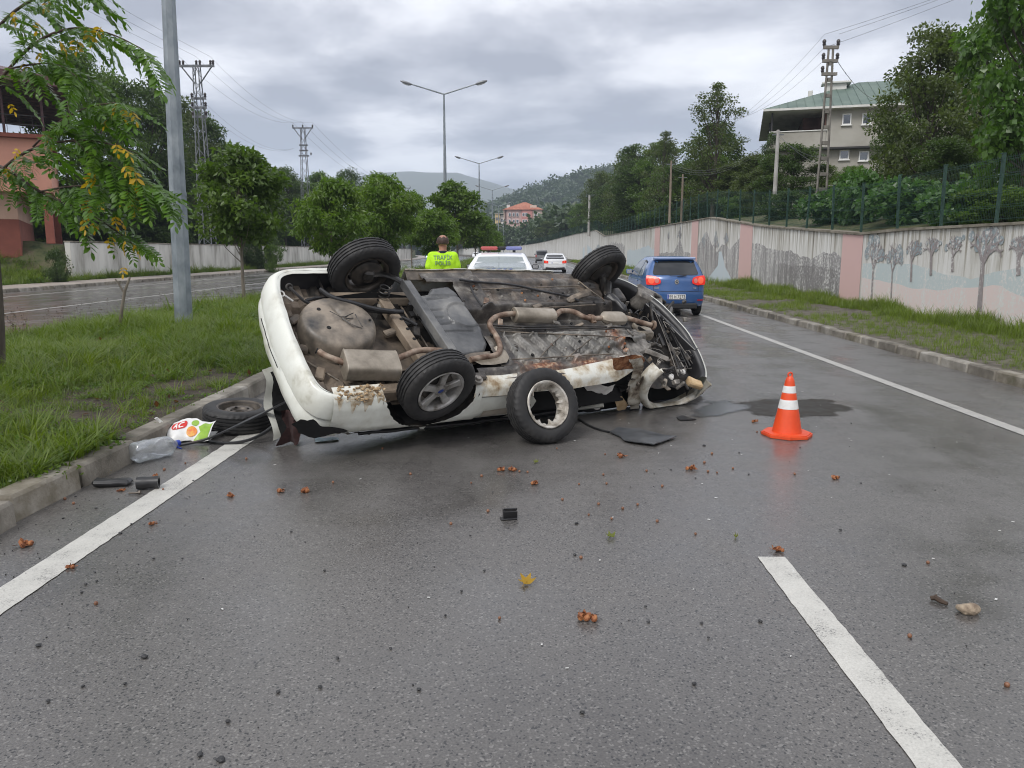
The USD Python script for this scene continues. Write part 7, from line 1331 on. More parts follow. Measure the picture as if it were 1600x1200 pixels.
# ---- cut forked sapling beside the lamp post
b0 = gnd(186, 520, .2); S = thing('cut_sapling', 'thin forked bare stick of a sapling standing in the grass left of the lamp post', 'sapling', b0); k = b0[1]
def rel(px, py, dy=0): p = at(px, py, k + dy); return p - b0
obj('trunk', MB().tube([(0, 0, -.05), rel(190, 485), rel(195, 455), rel(203, 433)], [.035, .030, .026, .018], 8), MATS['bark_pale'], S, smooth=True); obj('branch', MB().tube([rel(194, 458), rel(186, 444), rel(180, 436)], [.018, .014, .012], 6), MATS['bark_pale'], S, smooth=True)
# ---- near left tree with feathery compound leaves
def compound(name, seed, n, L, ll, lm, yellow=None):
    r = np.random.default_rng(seed); T = stage.CreateClassPrim('/World/' + name); V, F, k = [], [], 0
    def rc(t): return np.array([L * t * (1 - .10 * t), 0, -L * .42 * t * t])
    tv, tf = tube([rc(t) for t in np.linspace(0, 1, 7)], np.linspace(.0035, .0012, 7), 4, False); V.append(tv); F.append(tf); k = len(tv)
    for i in range(n):
        t = .16 + .82 * i / (n - 1); c = rc(t)
        for s in ((-1, 1) if i < n - 1 else (0,)):
            d = np.array([.45 + .2 * r.random(), s * 1.0, -.35 + .25 * r.normal()]) if s else np.array([1, 0, -.8]); d /= np.linalg.norm(d); sd = np.cross(d, [0, 0, 1]); sd /= np.linalg.norm(sd); up = np.cross(sd, d); l = ll * r.uniform(.8, 1.15) * (1 - .3 * abs(t - .5)); w = l * .21
            q = [c, c + d * l * .28 + sd * w * .9 + up * .1 * w, c + d * l * .65 + sd * w - up * .05 * l, c + d * l - up * .14 * l, c + d * l * .65 - sd * w - up * .05 * l, c + d * l * .28 - sd * w * .9 + up * .1 * w, c + d * l * .45 - up * .10 * w]
            V.append(np.array(q)); F.append(np.array([(k + 6, k + a, k + (a + 1) % 6) for a in range(6)])); k += 7
    v, f = np.vstack(V), np.vstack(F); g = usdkit.mesh(stage, '/World/' + name + '/tmp', (v, f), MATS[lm], smooth=False); m = g.GetPrim()
    T.SetTypeName('Mesh'); cm = UsdGeom.Mesh(T); cm.CreatePointsAttr(g.GetPointsAttr().Get()); cm.CreateFaceVertexCountsAttr(g.GetFaceVertexCountsAttr().Get()); cm.CreateFaceVertexIndicesAttr(g.GetFaceVertexIndicesAttr().Get()); cm.CreateSubdivisionSchemeAttr('none'); cm.CreateDoubleSidedAttr(True); UsdShade.MaterialBindingAPI.Apply(T).Bind(MATS[lm]); stage.RemovePrim(m.GetPath()); return T
CL = [compound(f'compound_leaf_model_{"abcd"[i]}', 300 + i, 13 + i % 2, .48 + .05 * i, .098, 'leaf_robinia') for i in range(4)]; CY = [compound(f'yellow_leaf_model_{"ab"[i]}', 320 + i, 3, .14, .098, 'leaf_yellow') for i in range(2)]
RB = thing('feathery_tree', 'near tree with feathery green and yellow leaves hanging in from the left edge', 'tree', (0, 0, 0)); tb = gnd(-3, 590, .2)
def PX(l): return chaikin([at(a, b_, c) for a, b_, c in l], 2)
obj('trunk', MB().tube(chaikin([tb - [0, 0, .05], at(-4, 500, tb[1]), at(-14, 380, tb[1]), at(-30, 200, tb[1]), at(-26, 60, tb[1]), at(-15, -80, tb[1])], 2), np.linspace(.095, .04, 17 + 0) if False else .075, 10), MATS['bark'], RB, smooth=True)
BR = [[(-30, 320, 9.6), (0, 264, 9.3), (52, 229, 8.9), (115, 218, 8.5), (165, 222, 8.2), (215, 240, 8.0)], [(-25, 250, 9.6), (20, 268, 9.2), (60, 300, 8.9), (122, 325, 8.6), (175, 355, 8.4), (212, 385, 8.3)], [(-25, 160, 9.6), (12, 108, 9.2), (60, 60, 8.8), (120, 40, 8.4), (175, 52, 8.0), (225, 78, 7.8)], [(-20, 60, 9.6), (30, 8, 9.0), (90, -15, 8.6), (150, -20, 8.2)], [(115, 218, 8.5), (150, 250, 8.2), (200, 270, 8.0), (240, 292, 7.9)], [(60, 300, 8.9), (110, 290, 8.5), (160, 290, 8.2), (205, 300, 8.0)], [(12, 108, 9.2), (50, 100, 8.8), (90, 98, 8.5), (120, 120, 8.3)], [(52, 229, 8.9), (90, 190, 8.5), (140, 165, 8.2), (185, 160, 8.0)]]
r = np.random.default_rng(5); pos = []
for i, l in enumerate(BR):
    P = PX(l); obj('branch', MB().tube(P, np.linspace(.022 if i < 4 else .012, .004, len(P)), 6), MATS['twig'], RB, smooth=True); Pi = interp_path(P, 60); pos.append(Pi)
def put_leaf(p, d, cls, s, nm='leaf', roll=0):
    x = np.array(d, float); x /= np.linalg.norm(x); M_ = frame(p, x) @ rotm(roll, 0, 0) @ np.diag([s, s, s, 1]); g = UsdGeom.Mesh.Define(stage, str(RB.GetPath()) + '/' + numbered(str(RB.GetPath()), nm)); g.GetPrim().GetReferences().AddInternalReference(cls.GetPath()); g.AddTransformOp().Set(Gf.Matrix4d(np.asarray(M_, float).T.tolist()))
counts = [30, 26, 34, 28, 26, 22, 20, 28]
for Pi, c in zip(pos, counts):
    for k in range(c):
        i = int(8 + 51 * (k + r.random()) / c); p = Pi[min(i, 59)]; t = Pi[min(i + 1, 59)] - Pi[max(i - 1, 0)]; t /= np.linalg.norm(t); sd = (-1 if k % 2 else 1); side_ = np.array([r.normal(0, .3), sd * 1.0 + r.normal(0, .3), r.normal(-.15, .35)]); d = t * r.uniform(.3, 1.1) + side_ * r.uniform(.4, .9) + np.array([.35, -.1, -.12]); put_leaf(p, d, CL[r.integers(4)], r.uniform(.75, 1.25), roll=r.normal(0, 22))
YP = [(20, 25, 9), (60, 45, 8.8), (78, 8, 8.7), (100, 72, 8.4), (115, 70, 8.4), (140, 52, 8.2), (155, 50, 8.1), (30, 108, 9.0), (60, 92, 8.7), (177, 170, 8.0), (190, 178, 7.9), (200, 182, 7.9), (170, 195, 8.1), (180, 232, 8.0), (190, 240, 7.9), (195, 265, 7.9), (205, 275, 7.9), (150, 280, 8.2), (145, 285, 8.2), (138, 318, 8.4), (130, 320, 8.4), (150, 322, 8.3), (143, 330, 8.3), (135, 350, 8.4), (143, 355, 8.4), (180, 345, 8.2), (190, 350, 8.2), (180, 378, 8.3), (195, 385, 8.3), (205, 390, 8.3), (195, 425, 8.3), (10, 270, 9.2), (22, 240, 9.1), (12, 170, 9.2), (200, 310, 8.1), (215, 318, 8.1), (70, 218, 8.8)]
for px, py, Y in YP: put_leaf(at(px + r.normal(0, 4), py - 8, Y - .1), (r.normal(0, .8), r.normal(0, .6) - .3, -1.0), CY[r.integers(2)], r.uniform(.6, 1.0), roll=r.normal(0, 40))
# ================================================================== THINGS LYING ON THE ROAD
def flat_thing(name, label, cat, group=None): return None
r = np.random.default_rng(404)
# loose tyre leaning on the wreck, rim torn to a ring
mat('rim_torn', (0.10, 0.085, 0.068), (0.34, 0.31, 0.265), 8, .5, metal=.2, c3=(0.55, 0.53, 0.49), lo=.3, hi=.6, bump=.4, bscale=40)
g0 = gnd(851, 694); c0 = at(848, 643, g0[1] + .10); ax = np.array([.50, -.80, .30]); ax /= np.linalg.norm(ax)
c0 = np.array([c0[0], g0[1] + .12, .305])
LT = thing('loose_tyre', 'upright tyre with a torn rim leaning against the overturned car\'s side', 'tyre', T=axT(c0, ax))
obj('tyre', MB().add(*tyre_mesh(.318, .20, .195)), MATS['rubber'], LT, smooth=30)
n = 90; th = np.linspace(0, 2 * math.pi, n + 1)[:-1]; jag = meshkit.fbm(np.stack([np.cos(th) * 4, np.sin(th) * 4, th * 0], -1), 3, 4) ; rows = []
for k, (rr, z) in enumerate(((.198, .082), (.205, .092), (.198, .100), (.186, .094), (.176, .070))): rows.append(np.stack([rr * np.cos(th), rr * np.sin(th), np.full(n, z)], -1))
r_in = .168 - .038 * np.clip(jag - .35, 0, 1) * 2.2 - .012 * (np.sin(th * 17) > .3); rows.append(np.stack([r_in * np.cos(th), r_in * np.sin(th), .045 - .03 * jag], -1)); rows.append(np.stack([(r_in - .004) * np.cos(th), (r_in - .004) * np.sin(th), .025 - .03 * jag], -1)); rows.append(np.stack([.178 * np.cos(th), .178 * np.sin(th), np.full(n, .01)], -1)); rows.append(np.stack([.19 * np.cos(th), .19 * np.sin(th), np.full(n, -.085)], -1))
rows = [np.vstack([q, q[:1]]) for q in rows]; v, f = grid(rows); obj('torn_rim', MB().add(crumple(v, .004, 25, 3), f), MATS['rim_torn'], LT, smooth=30)
# wheel lying on its side by the kerb
g1 = gnd(357, 684); WK = thing('lying_wheel', 'tyre on a steel rim lying flat against the kerb', 'wheel', T=tmat(g1[0] - .02, g1[1] + .34, .125) @ rotm(5, 3, 20))
obj('tyre', MB().add(*tyre_mesh(.315, .20)), MATS['rubber'], WK, smooth=30); s = 1.1
obj('rim', MB().lathe([(.176 * s, .075), (.186 * s, .088), (.178 * s, .094), (.166 * s, .085), (.16 * s, .055), (.15 * s, .03), (.135 * s, .03), (.115 * s, .055), (.098 * s, .064), (.072 * s, .058), (.06 * s, .042), (.034 * s, .04), (.033 * s, .0)], 56), MATS['steel_rim'], WK)
for k in range(8):
    a = k * math.pi / 4; obj('rim_slot', MB().add(*bevel_box((.04, .028, .006), .002), T=tmat(.126 * s * math.cos(a), .126 * s * math.sin(a), .042) @ rotm(0, 0, math.degrees(a) + 90)), MATS['cavity'], WK)
for k in range(4):
    a = k * math.pi / 2 + .4; obj('bolt_hole', MB().lathe([(0, .002), (.011, .002), (.011, -.003)], 10, T=tmat(.078 * math.cos(a), .078 * math.sin(a), .062)), MATS['cavity'], WK)
# black rubber seals trailing from the tail
def strap(name, pts, w, t, label):
    P = chaikin([gnd(px, py, z) for px, py, z in pts], 3); n = len(P); tg = np.gradient(P, axis=0); tg /= np.linalg.norm(tg, axis=1, keepdims=True); sd = np.cross(tg, [0, 0, 1.0]); sd /= np.linalg.norm(sd, axis=1, keepdims=True); up = np.cross(sd, tg); rg = []
    for a, b in ((-1, -1), (-1, .6), (-.5, 1), (.5, 1), (1, .6), (1, -1)): rg.append(P + sd * w / 2 * a + up * t / 2 * b)
    tag(obj(name, MB().add(*loft(np.stack(rg, 1))), MATS['black_plastic'], smooth=40), label, 'rubber seal')
strap('rubber_seal', [(236, 697, .012), (262, 697, .012), (292, 694, .02), (330, 684, .06), (372, 664, .17), (410, 646, .24), (446, 628, .34)], .052, .016, 'wide black rubber seal strip crossing over the carrier bag to the wreck')
strap('rubber_seal', [(318, 686, .012), (340, 693, .012), (372, 692, .012), (400, 684, .05), (425, 668, .12), (450, 642, .24)], .03, .022, 'thinner black rubber seal looping on the road beside the lying wheel')
strap('rubber_seal', [(905, 655, .010), (918, 664, .010), (935, 671, .010), (952, 675, .010)], .022, .016, 'short black rubber strip on the road right of the loose tyre')
# crumpled carrier bag
mat('bag_white', (0.62, 0.62, 0.60), (0.70, 0.70, 0.69), 20, .35); mat('bag_green', (0.20, 0.36, 0.025), (0.27, 0.45, 0.04), 20, .4); mat('bag_red', (0.55, 0.025, 0.02), rough=.4); mat('bag_yellow', (0.62, 0.34, 0.03), (0.60, 0.12, 0.03), 30, .4); mat('bag_black', (0.03, 0.03, 0.03), rough=.4)
gb = gnd(279, 694); BG = thing('carrier_bag', 'crumpled white and green carrier bag with a red logo lying by the kerb', 'bag', (gb[0], gb[1] + .06, .012), 4)
def bagpt(u, w, off=0.0):
    """u along the bag in metres, w up its face"""
    x = np.asarray(u) - .24; w = np.asarray(w, float); t = np.clip(w / .17, 0, 1); z = .012 + .135 * np.sin(t * 1.35) + .020 * np.sin(x * 19 + 1) * t; y = .20 * (t ** 1.6) - .05 + .012 * np.sin(x * 30); q = np.stack([x, y, z], -1); q = q + (meshkit.fbm(np.stack([x * 12, w * 14, x * 0], -1), 3, 8)[..., None] - .5) * [.02, .03, .03]; return q + np.array([0, -off, off * .6])
U, Wd = np.meshgrid(np.linspace(0, .48, 46), np.linspace(0, .19, 20), indexing='ij'); Wd = Wd * (1 - .12 * np.sin(U * 13))
obj('bag', MB().add(*grid(bagpt(U, Wd))).add(*grid(bagpt(U, Wd) * [1, 1, .25] + [0, .06, 0])), MATS['bag_white'], BG, smooth=True)
def bagprint(name, g, m_, off): P2, F = tri_poly(g, .012); obj(name, MB().add(bagpt(P2[:, 0], P2[:, 1], off), F), MATS[m_], BG, smooth=True)
bagprint('green_print', sg.Polygon([(.03, .03), (.10, .03), (.12, .11), (.10, .15), (.05, .145), (.03, .1)]).buffer(.005), 'bag_green', .003); bagprint('green_print', sg.Polygon([(.37, .01), (.465, .015), (.465, .145), (.41, .14), (.38, .11), (.41, .07)]).buffer(.005), 'bag_green', .003); bagprint('green_print', sg.Point(.335, .14).buffer(.03), 'bag_green', .003)
bagprint('black_stripe', sg.LineString([(.13, .02), (.118, .08), (.135, .145)]).buffer(.006), 'bag_black', .003); bagprint('red_logo', rrect(.145, .082, .275, .150, .028), 'bag_red', .004); bagprint('fruit_print', affinity.scale(sg.Point(.33, .062).buffer(.045), 1.05, .8), 'bag_yellow', .004)
lt = []
for pts in ([(.172, .094), (.186, .138), (.200, .094)], [(.178, .108), (.194, .108)], [(.245, .136), (.222, .136), (.214, .116), (.222, .097), (.246, .097)]): lt.append(sg.LineString(pts).buffer(.0055))
bagprint('logo_letters', unary_union(lt), 'bag_white', .0058)
obj('handle', MB().add(*loft([[np.array(p) + d for d in ([0, 0, 0], [.014, 0, .002], [.014, .002, .004], [0, .002, .002])] for p in ((-.17, .04, .11), (-.20, .05, .16), (-.225, .03, .19), (-.22, .05, .195), (-.17, .06, .14))])), MATS['bag_white'], BG)
# five litre water bottle
N = {'f': ('fresnel', {'IOR': 1.45}), 'a': ('math', {'math_type': 'multiply_add', 'value2': .8, 'value3': .10}), 't': ('transparent_bsdf', {'color': (0.80, 0.82, 0.83)}), 'gl': ('glossy_bsdf', {'color': (0.95, 0.96, 0.97), 'roughness': .12}), 'd': ('diffuse_bsdf', {'color': (0.62, 0.64, 0.65)}), 'x': ('mix_closure', {}), 'y': ('mix_closure', {'fac': .16})}
MATS['pet'] = usdkit.material(stage, '/World/Looks/pet', N, [('f.fac', 'a.value1'), ('a.value', 'x.fac'), ('t.BSDF', 'x.closure1'), ('gl.BSDF', 'x.closure2'), ('x.closure', 'y.closure1'), ('d.BSDF', 'y.closure2')], surface='y.closure'); mat('cap_blue', (0.02, 0.05, 0.34), rough=.35)
gw = gnd(240, 733); a0, a1 = gnd(205, 728), gnd(274, 711); d = a1 - a0; d[2] = 0; d /= np.linalg.norm(d); WB = thing('water_bottle', 'dented clear plastic water bottle with a blue cap lying in the gutter', 'bottle', T=frame(a0 + [0, .05, .085], d))
v, f = lathe([(0, .005), (.06, .0), (.078, .012), (.082, .03), (.078, .06), (.083, .075), (.083, .13), (.079, .14), (.083, .15), (.083, .22), (.079, .23), (.083, .24), (.080, .285), (.060, .325), (.030, .35), (.022, .352), (.022, .37)], 40); v = crumple(v[:, [2, 0, 1]], .022, 9, 6); obj('bottle', MB().add(v, f), MATS['pet'], WB, smooth=35)
cp = obj('cap', MB().lathe([(0, .395), (.023, .395), (.025, .39), (.025, .366), (.0, .366)], 20, T=np.array([[0, 0, 1, 0], [1, 0, 0, 0], [0, 1, 0, 0], [0, 0, 0, 1.0]])), MATS['cap_blue'], WB); obj('carry_handle', MB().tube(chaikin([(.352, .028, .0), (.385, .05, -.03), (.425, .04, -.055), (.415, .0, -.055), (.36, -.02, -.03)], 2), .006, 6), MATS['cap_blue'], WB)
# black plastic pieces in the gutter
pb = gnd(176, 759); b = MB(); v, f = bevel_box((.25, .12, .045), .018); mm = trimesh.Trimesh(v, f, process=False).subdivide().subdivide(); tag(obj('plastic_piece', MB().add(crumple(mm.vertices, .02, 9, 3), mm.faces, tmat(pb[0], pb[1], .026) @ rotm(0, 3, 15)), MATS['black_plastic'], smooth=40), 'flat broken black plastic piece lying near the kerb', 'car debris')
pb = gnd(232, 764); tag(obj('plastic_tube', MB().lathe([(.030, -.07), (.042, -.07), (.044, -.02), (.040, .0), (.044, .07), (.030, .07), (.034, 0), (.030, -.07)], 24, T=tmat(pb[0], pb[1], .045) @ rotm(0, 90, 0) @ rotm(-14, 0, 0)), MATS['black_plastic'], smooth=35), 'short black plastic tube lying beside the left white line', 'car debris')
pb = gnd(209, 773); tag(obj('bolt', MB().tube([(-.035, 0, 0), (.03, .01, .002)], .007, 6, T=tmat(pb[0], pb[1], .010)).tube([(.03, .01, .002), (.042, .012, .003)], .014, 6, T=tmat(pb[0], pb[1], .012)), MATS['steel_rim']), 'small dark bolt by the black plastic tube', 'car debris')
pb = gnd(797, 810); cl = MB(); 
for sz, c, rt_ in (((.085, .05, .008), (0, 0, .055), (-35, 0, 0)), ((.085, .008, .05), (0, -.02, .03), (15, 0, 0)), ((.10, .05, .008), (-.01, -.012, .006), (0, 0, 3)), ((.008, .045, .05), (-.04, 0, .03), (0, 0, 0))): v, f = bevel_box(sz, .003); cl.add(v, f, tmat(*c) @ rotm(*rt_))
tag(obj('plastic_clip', cl.xform(tmat(*pb) @ rotm(0, 0, 8)), MATS['black_plastic'], smooth=False), 'folded black plastic clip alone in the middle of the road', 'car debris')
pb = gnd(1003, 686); pol = [(952, 678), (966, 672), (1000, 675), (1040, 683), (1057, 686), (1040, 692), (1022, 699), (990, 695), (976, 692), (968, 684)]; g = sg.Polygon([tuple(gnd(*q)[:2]) for q in pol]); P2, F = tri_poly(g, .03); z = .012 + .030 * meshkit.fbm(np.stack([P2[:, 0] * 5, P2[:, 1] * 5, P2[:, 0] * 0], -1), 3, 5)
sh = MB().add(np.column_stack([P2, z]), F); E_ = np.array(g.exterior.segmentize(.03).coords); ze = .012 + .03 * meshkit.fbm(np.stack([E_[:, 0] * 5, E_[:, 1] * 5, E_[:, 0] * 0], -1), 3, 5); sh.add(*grid([np.column_stack([E_, ze]), np.column_stack([E_, ze - .008])]))
tag(obj('plastic_sheet', sh, mat('sheet_grey', (0.03, 0.032, 0.035), (0.075, 0.08, 0.086), 5, .35, bump=.2), smooth=True), 'flat grey black plastic undertray piece on the road right of the loose tyre', 'car debris')
pb = gnd(1072, 656); pol = [(1057, 654), (1066, 651), (1078, 655), (1088, 657), (1074, 658), (1062, 658)]; g = sg.Polygon([tuple(gnd(*q)[:2]) for q in pol]); tag(obj('plastic_sheet', MB().prism(g, .01, z0=.006), MATS['black_plastic'], smooth=False), 'little black plastic shard in front of the crushed wing', 'car debris')
mat('mask_blue', (0.34, 0.46, 0.50), (0.42, 0.54, 0.58), 30, .7, stretch=(1, 6, 1)); g = sg.Polygon([tuple(gnd(*q)[:2]) for q in ((491, 685), (505, 687), (528, 685), (530, 689), (512, 691), (493, 693))]); P2, F = tri_poly(g, .015); tag(obj('face_mask', MB().add(np.column_stack([P2, .008 + .012 * meshkit.fbm(np.stack([P2[:, 0] * 20, P2[:, 1] * 20, P2[:, 0] * 0], -1), 2, 5)]), F), MATS['mask_blue'], smooth=True), 'pale blue paper mask lying under the wreck\'s tail', 'face mask')
# stone, twigs, leaves
mat('stone_tan', (0.16, 0.12, 0.085), (0.36, 0.29, 0.21), 30, .85, bump=.5, bscale=90); pb = gnd(1513, 958); m_ = trimesh.creation.icosphere(4, 1); tag(obj('stone', MB().add(crumple(m_.vertices * [.055, .035, .026], .012, 22, 3), m_.faces, tmat(pb[0], pb[1], .022)), MATS['stone_tan'], smooth=True), 'tan lump of stone on the road at the right', 'stone')
pb = gnd(1470, 944); tag(obj('twig', MB().tube([pb + [-.03, .035, .012], pb + [-.012, .03, .018], pb + [0, 0, .014], pb + [.02, -.02, .01]], [.010, .013, .012, .008], 7).tube([pb + [-.012, .03, .018], pb + [.0, .045, .025]], [.007, .004], 5), MATS['twig']), 'short dark twig beside the tan stone', 'twig')
leafmat('leaf_fallen_yellow', (0.36, 0.21, 0.008), (0.58, 0.37, 0.016), nscale=40); leafmat('leaf_fallen_green', (0.12, 0.14, 0.015), (0.32, 0.33, 0.06), nscale=40)
def maple(R, seed):
    rr = np.random.default_rng(seed); P = []
    for k in range(5):
        a = math.pi / 2 + (k - 2) * 1.05; P += [(R * rr.uniform(.85, 1.05) * math.cos(a), R * rr.uniform(.85, 1.05) * math.sin(a))]
        if k < 4: b_ = a + .52; P += [(R * .48 * math.cos(b_), R * .48 * math.sin(b_))]
    return sg.Polygon(P + [(-.25 * R, -.45 * R), (.2 * R, -.5 * R)]).buffer(-.06 * R).buffer(.05 * R)
def fallen(px, py, R, m_, label, seed, curl=.025, rz=0, name='fallen_leaf'):
    pb = gnd(px, py); P2, F = tri_poly(maple(R, seed), R * .16); q = np.hypot(*P2.T) / R; z = .005 + curl * q ** 2 + .012 * meshkit.fbm(np.stack([P2[:, 0] * 40, P2[:, 1] * 40, P2[:, 0] * 0], -1), 2, seed); tag(obj(name, MB().add(np.column_stack([P2, z]), F, tmat(*pb) @ rotm(8, -6, rz)).tube([pb + [0, 0, .012], pb + [-.02, -.05, .01]], .002, 4), MATS[m_], smooth=True), label, 'leaf')
fallen(823, 912, .055, 'leaf_fallen_yellow', 'bright yellow lobed leaf on the asphalt', 2, .03, 40); fallen(954, 841, .042, 'leaf_fallen_green', 'pale green curled leaf on the asphalt behind the yellow one', 5, .03, 80); fallen(1150, 841, .02, 'leaf_fallen_green', 'tiny yellow green leaf scrap left of the white dash\'s far end', 6); fallen(166, 741, .05, 'leaf_fallen_yellow', 'yellow leaf fragments in the gutter behind the black plastic piece', 8, .01); fallen(838, 724, .03, 'leaf_fallen_green', 'small green leaf scrap just in front of the loose tyre', 9, .02)
mat('husk_brown', (0.10, 0.032, 0.012), (0.27, 0.095, 0.035), 40, .75, bump=.4, bscale=120, c3=(0.36, 0.16, 0.06)); mat('nut_brown', (0.13, 0.055, 0.028), (0.23, 0.11, 0.06), 60, .5)
def husk(px, py, R, seed, label):
    rr = np.random.default_rng(seed); pb = gnd(px, py); m = MB()
    for k in range(int(rr.integers(2, 5))):
        c = np.array([rr.normal(0, R * .5), rr.normal(0, R * .4), R * .45]); s_ = trimesh.creation.icosphere(2, R * rr.uniform(.35, .5)); m.add(crumple(s_.vertices, R * .1, 60, k), s_.faces, tmat(*(pb + c)))
    for k in range(16):
        d = rr.normal(size=3); d[2] = abs(d[2]) * .8; d /= np.linalg.norm(d); b_ = pb + np.array([rr.normal(0, R * .35), rr.normal(0, R * .3), R * .35]); s2 = np.cross(d, rr.normal(size=3)); s2 /= np.linalg.norm(s2); L = R * rr.uniform(.6, 1.15); v = np.array([b_ - s2 * R * .22, b_ + s2 * R * .22, b_ + d * L * .6 + s2 * R * .28 + [0, 0, .003], b_ + d * L, b_ + d * L * .6 - s2 * R * .28]); v[:, 2] = np.maximum(v[:, 2], .003); m.add(v, np.array([(0, 1, 2), (0, 2, 4), (2, 3, 4)]))
    tag(obj('nut_husk', m, MATS['husk_brown'], smooth=True), label, 'nut husk', 'dried nut husks scattered on the road')
for i, (px, py, R, lab) in enumerate(((914, 968, .040, 'largest dry brown nut husk, standing in the foreground asphalt'), (1216, 861, .028, 'brown nut husk touching the far end of the white dash'), (971, 714, .034, 'orange brown nut husk left of the cone, nearest the plastic undertray piece'), (1080, 734, .034, 'dark red brown nut husk between the undertray piece and the cone'), (477, 770, .034, 'brown nut husk, right one of the pair on the left lane'), (439, 769, .026, 'brown nut husk, left one of the pair on the left lane'), (360, 777, .026, 'flat brown husk just right of the left white line'), (37, 855, .036, 'rust brown husk in the gutter left of the white line'), (800, 736, .030, 'brown nut husk right of two beside each other below the loose tyre'), (783, 736, .028, 'brown nut husk left of two beside each other below the loose tyre'), (835, 757, .030, 'brown nut husk with a dark stem just below the pair'), (1305, 749, .026, 'small dark husk on the road right of the cone'), (1180, 660, .028, 'small brown husk left of the traffic cone by the oil stain'), (239, 820, .020, 'small dark brown husk right of the left white line'), (243, 746, .024, 'reddish husk between the bottle and the white line'), (112, 887, .02, 'tiny brown husk on the right border of the left white line'), (190, 768, .022, 'brown husk scrap beside the bolt'))): husk(px, py, R, 500 + i, lab)
NM = model('nut_model'); m_ = trimesh.creation.icosphere(2, .0085); obj('shell', MB().add(m_.vertices * [1, 1, 1.1], m_.faces), MATS['nut_brown'], NM, smooth=True)
spots = [(811, 738), (823, 739), (945, 711), (750, 745), (737, 756), (904, 758), (943, 743), (947, 757), (1033, 761), (1101, 724), (1111, 710), (1120, 740), (1145, 733), (934, 789), (973, 796), (921, 806), (955, 812), (1027, 816), (1086, 836), (907, 873), (1190, 676), (1186, 676), (778, 968), (152, 945), (1575, 1073), (1448, 881), (1422, 996), (258, 735), (290, 725), (99, 781), (115, 788), (255, 766), (386, 718), (706, 820), (643, 742), (521, 755), (598, 702), (1105, 738), (996, 790), (878, 782), (1240, 742), (1010, 737), (760, 800), (870, 702)]
for px, py in spots: g = gnd(px + r.normal(0, 1.5), py); copy_of(NM.GetPath(), 'fallen_nut', 'small round brown nut lying on the wet asphalt', 'nut', place(g[0], g[1], .008, r.uniform(0, 360), r.uniform(.8, 1.25)), 'small brown nuts scattered over the road')
# black crumbs: the larger ones one by one, the grit as one
mat('crumb_black', (0.008, 0.008, 0.009), (0.03, 0.03, 0.031), 60, .5)
CMs = []
for k in range(3): T_ = model(f'crumb_model_{"abc"[k]}'); m_ = trimesh.creation.icosphere(1, .012); obj('lump', MB().add(crumple(m_.vertices * [1.2, 1, .75], .006, 70, k), m_.faces), MATS['crumb_black'], T_, smooth=False); CMs.append(T_)
cs = [(1413, 884, 1.6), (901, 819, 1.5), (1188, 972, 1.3), (1313, 829, 1.1), (898, 868, 1.2), (1096, 975, 1.0), (1009, 949, .9), (1100, 697, 1.8), (1155, 708, 1.1), (1048, 735, 1), (1087, 748, .9), (1022, 741, .8), (188, 834, 1.4), (99, 811, 1), (60, 1010, 1.5), (226, 1028, 1.7), (345, 1189, 1.8), (313, 1181, 1.4), (435, 1083, 1.1), (507, 893, 1), (500, 1075, 1.1), (655, 1079, 1.1), (757, 893, .9), (528, 1030, .9), (610, 1015, .9), (721, 925, .9), (696, 963, .9), (1085, 1070, 1.2), (910, 1115, 1.1), (1013, 973, 1), (1107, 998, .8), (134, 914, 1), (128, 927, 1), (151, 909, .8), (240, 874, .9), (285, 874, .8), (205, 820, .9), (1345, 756, .9), (1330, 662, 1), (735, 838, .8), (770, 770, .8), (455, 832, 1), (75, 1097, 1), (130, 1074, .9), (356, 1129, 1.1), (196, 1070, .9), (247, 759, 1.2), (150, 795, 1.1), (118, 777, .9), (302, 752, .9), (1250, 700, .9), (1460, 700, .8), (1170, 742, .8), (985, 762, .7)]
for i, (px, py, s_) in enumerate(cs): g = gnd(px, py); copy_of(CMs[i % 3].GetPath(), 'asphalt_crumb', 'small black crumb of rubber or asphalt lying on the road', 'crumb', place(g[0], g[1], .006, r.uniform(0, 360), s_ * .62, s_ * .45), 'black crumbs scattered over the road')
n = 900; X = np.concatenate([r.uniform(-3, -2, 420), r.uniform(-2.4, 5.6, 480)]); Y = np.concatenate([r.uniform(2.3, 9, 420), r.uniform(2.3, 14, 480)]); s_ = r.uniform(.10, .32, n)
scatter('grit', CMs, np.stack([X, Y, X * 0 + .003], -1), r.uniform(0, 6.28, n), np.stack([s_, s_, s_], -1)).SetCustomDataByKey('label', 'fine dark grit scattered on the asphalt'); stage.GetPrimAtPath('/World/grit').SetCustomDataByKey('category', 'grit')
mat('chip_white', (0.55, 0.55, 0.53), rough=.4); ch = MB()
for k in range(60): g = np.array([r.uniform(-2.2, 4), r.uniform(2.6, 9), .004]); v, f = bevel_box((r.uniform(.006, .02), r.uniform(.004, .012), .003), .001); ch.add(v, f, tmat(*g) @ rotm(0, 0, r.uniform(0, 180)))
tag(obj('paint_chips', ch, MATS['chip_white'], smooth=False), 'tiny white paint and plastic chips strewn over the asphalt', 'chips', kind='stuff')
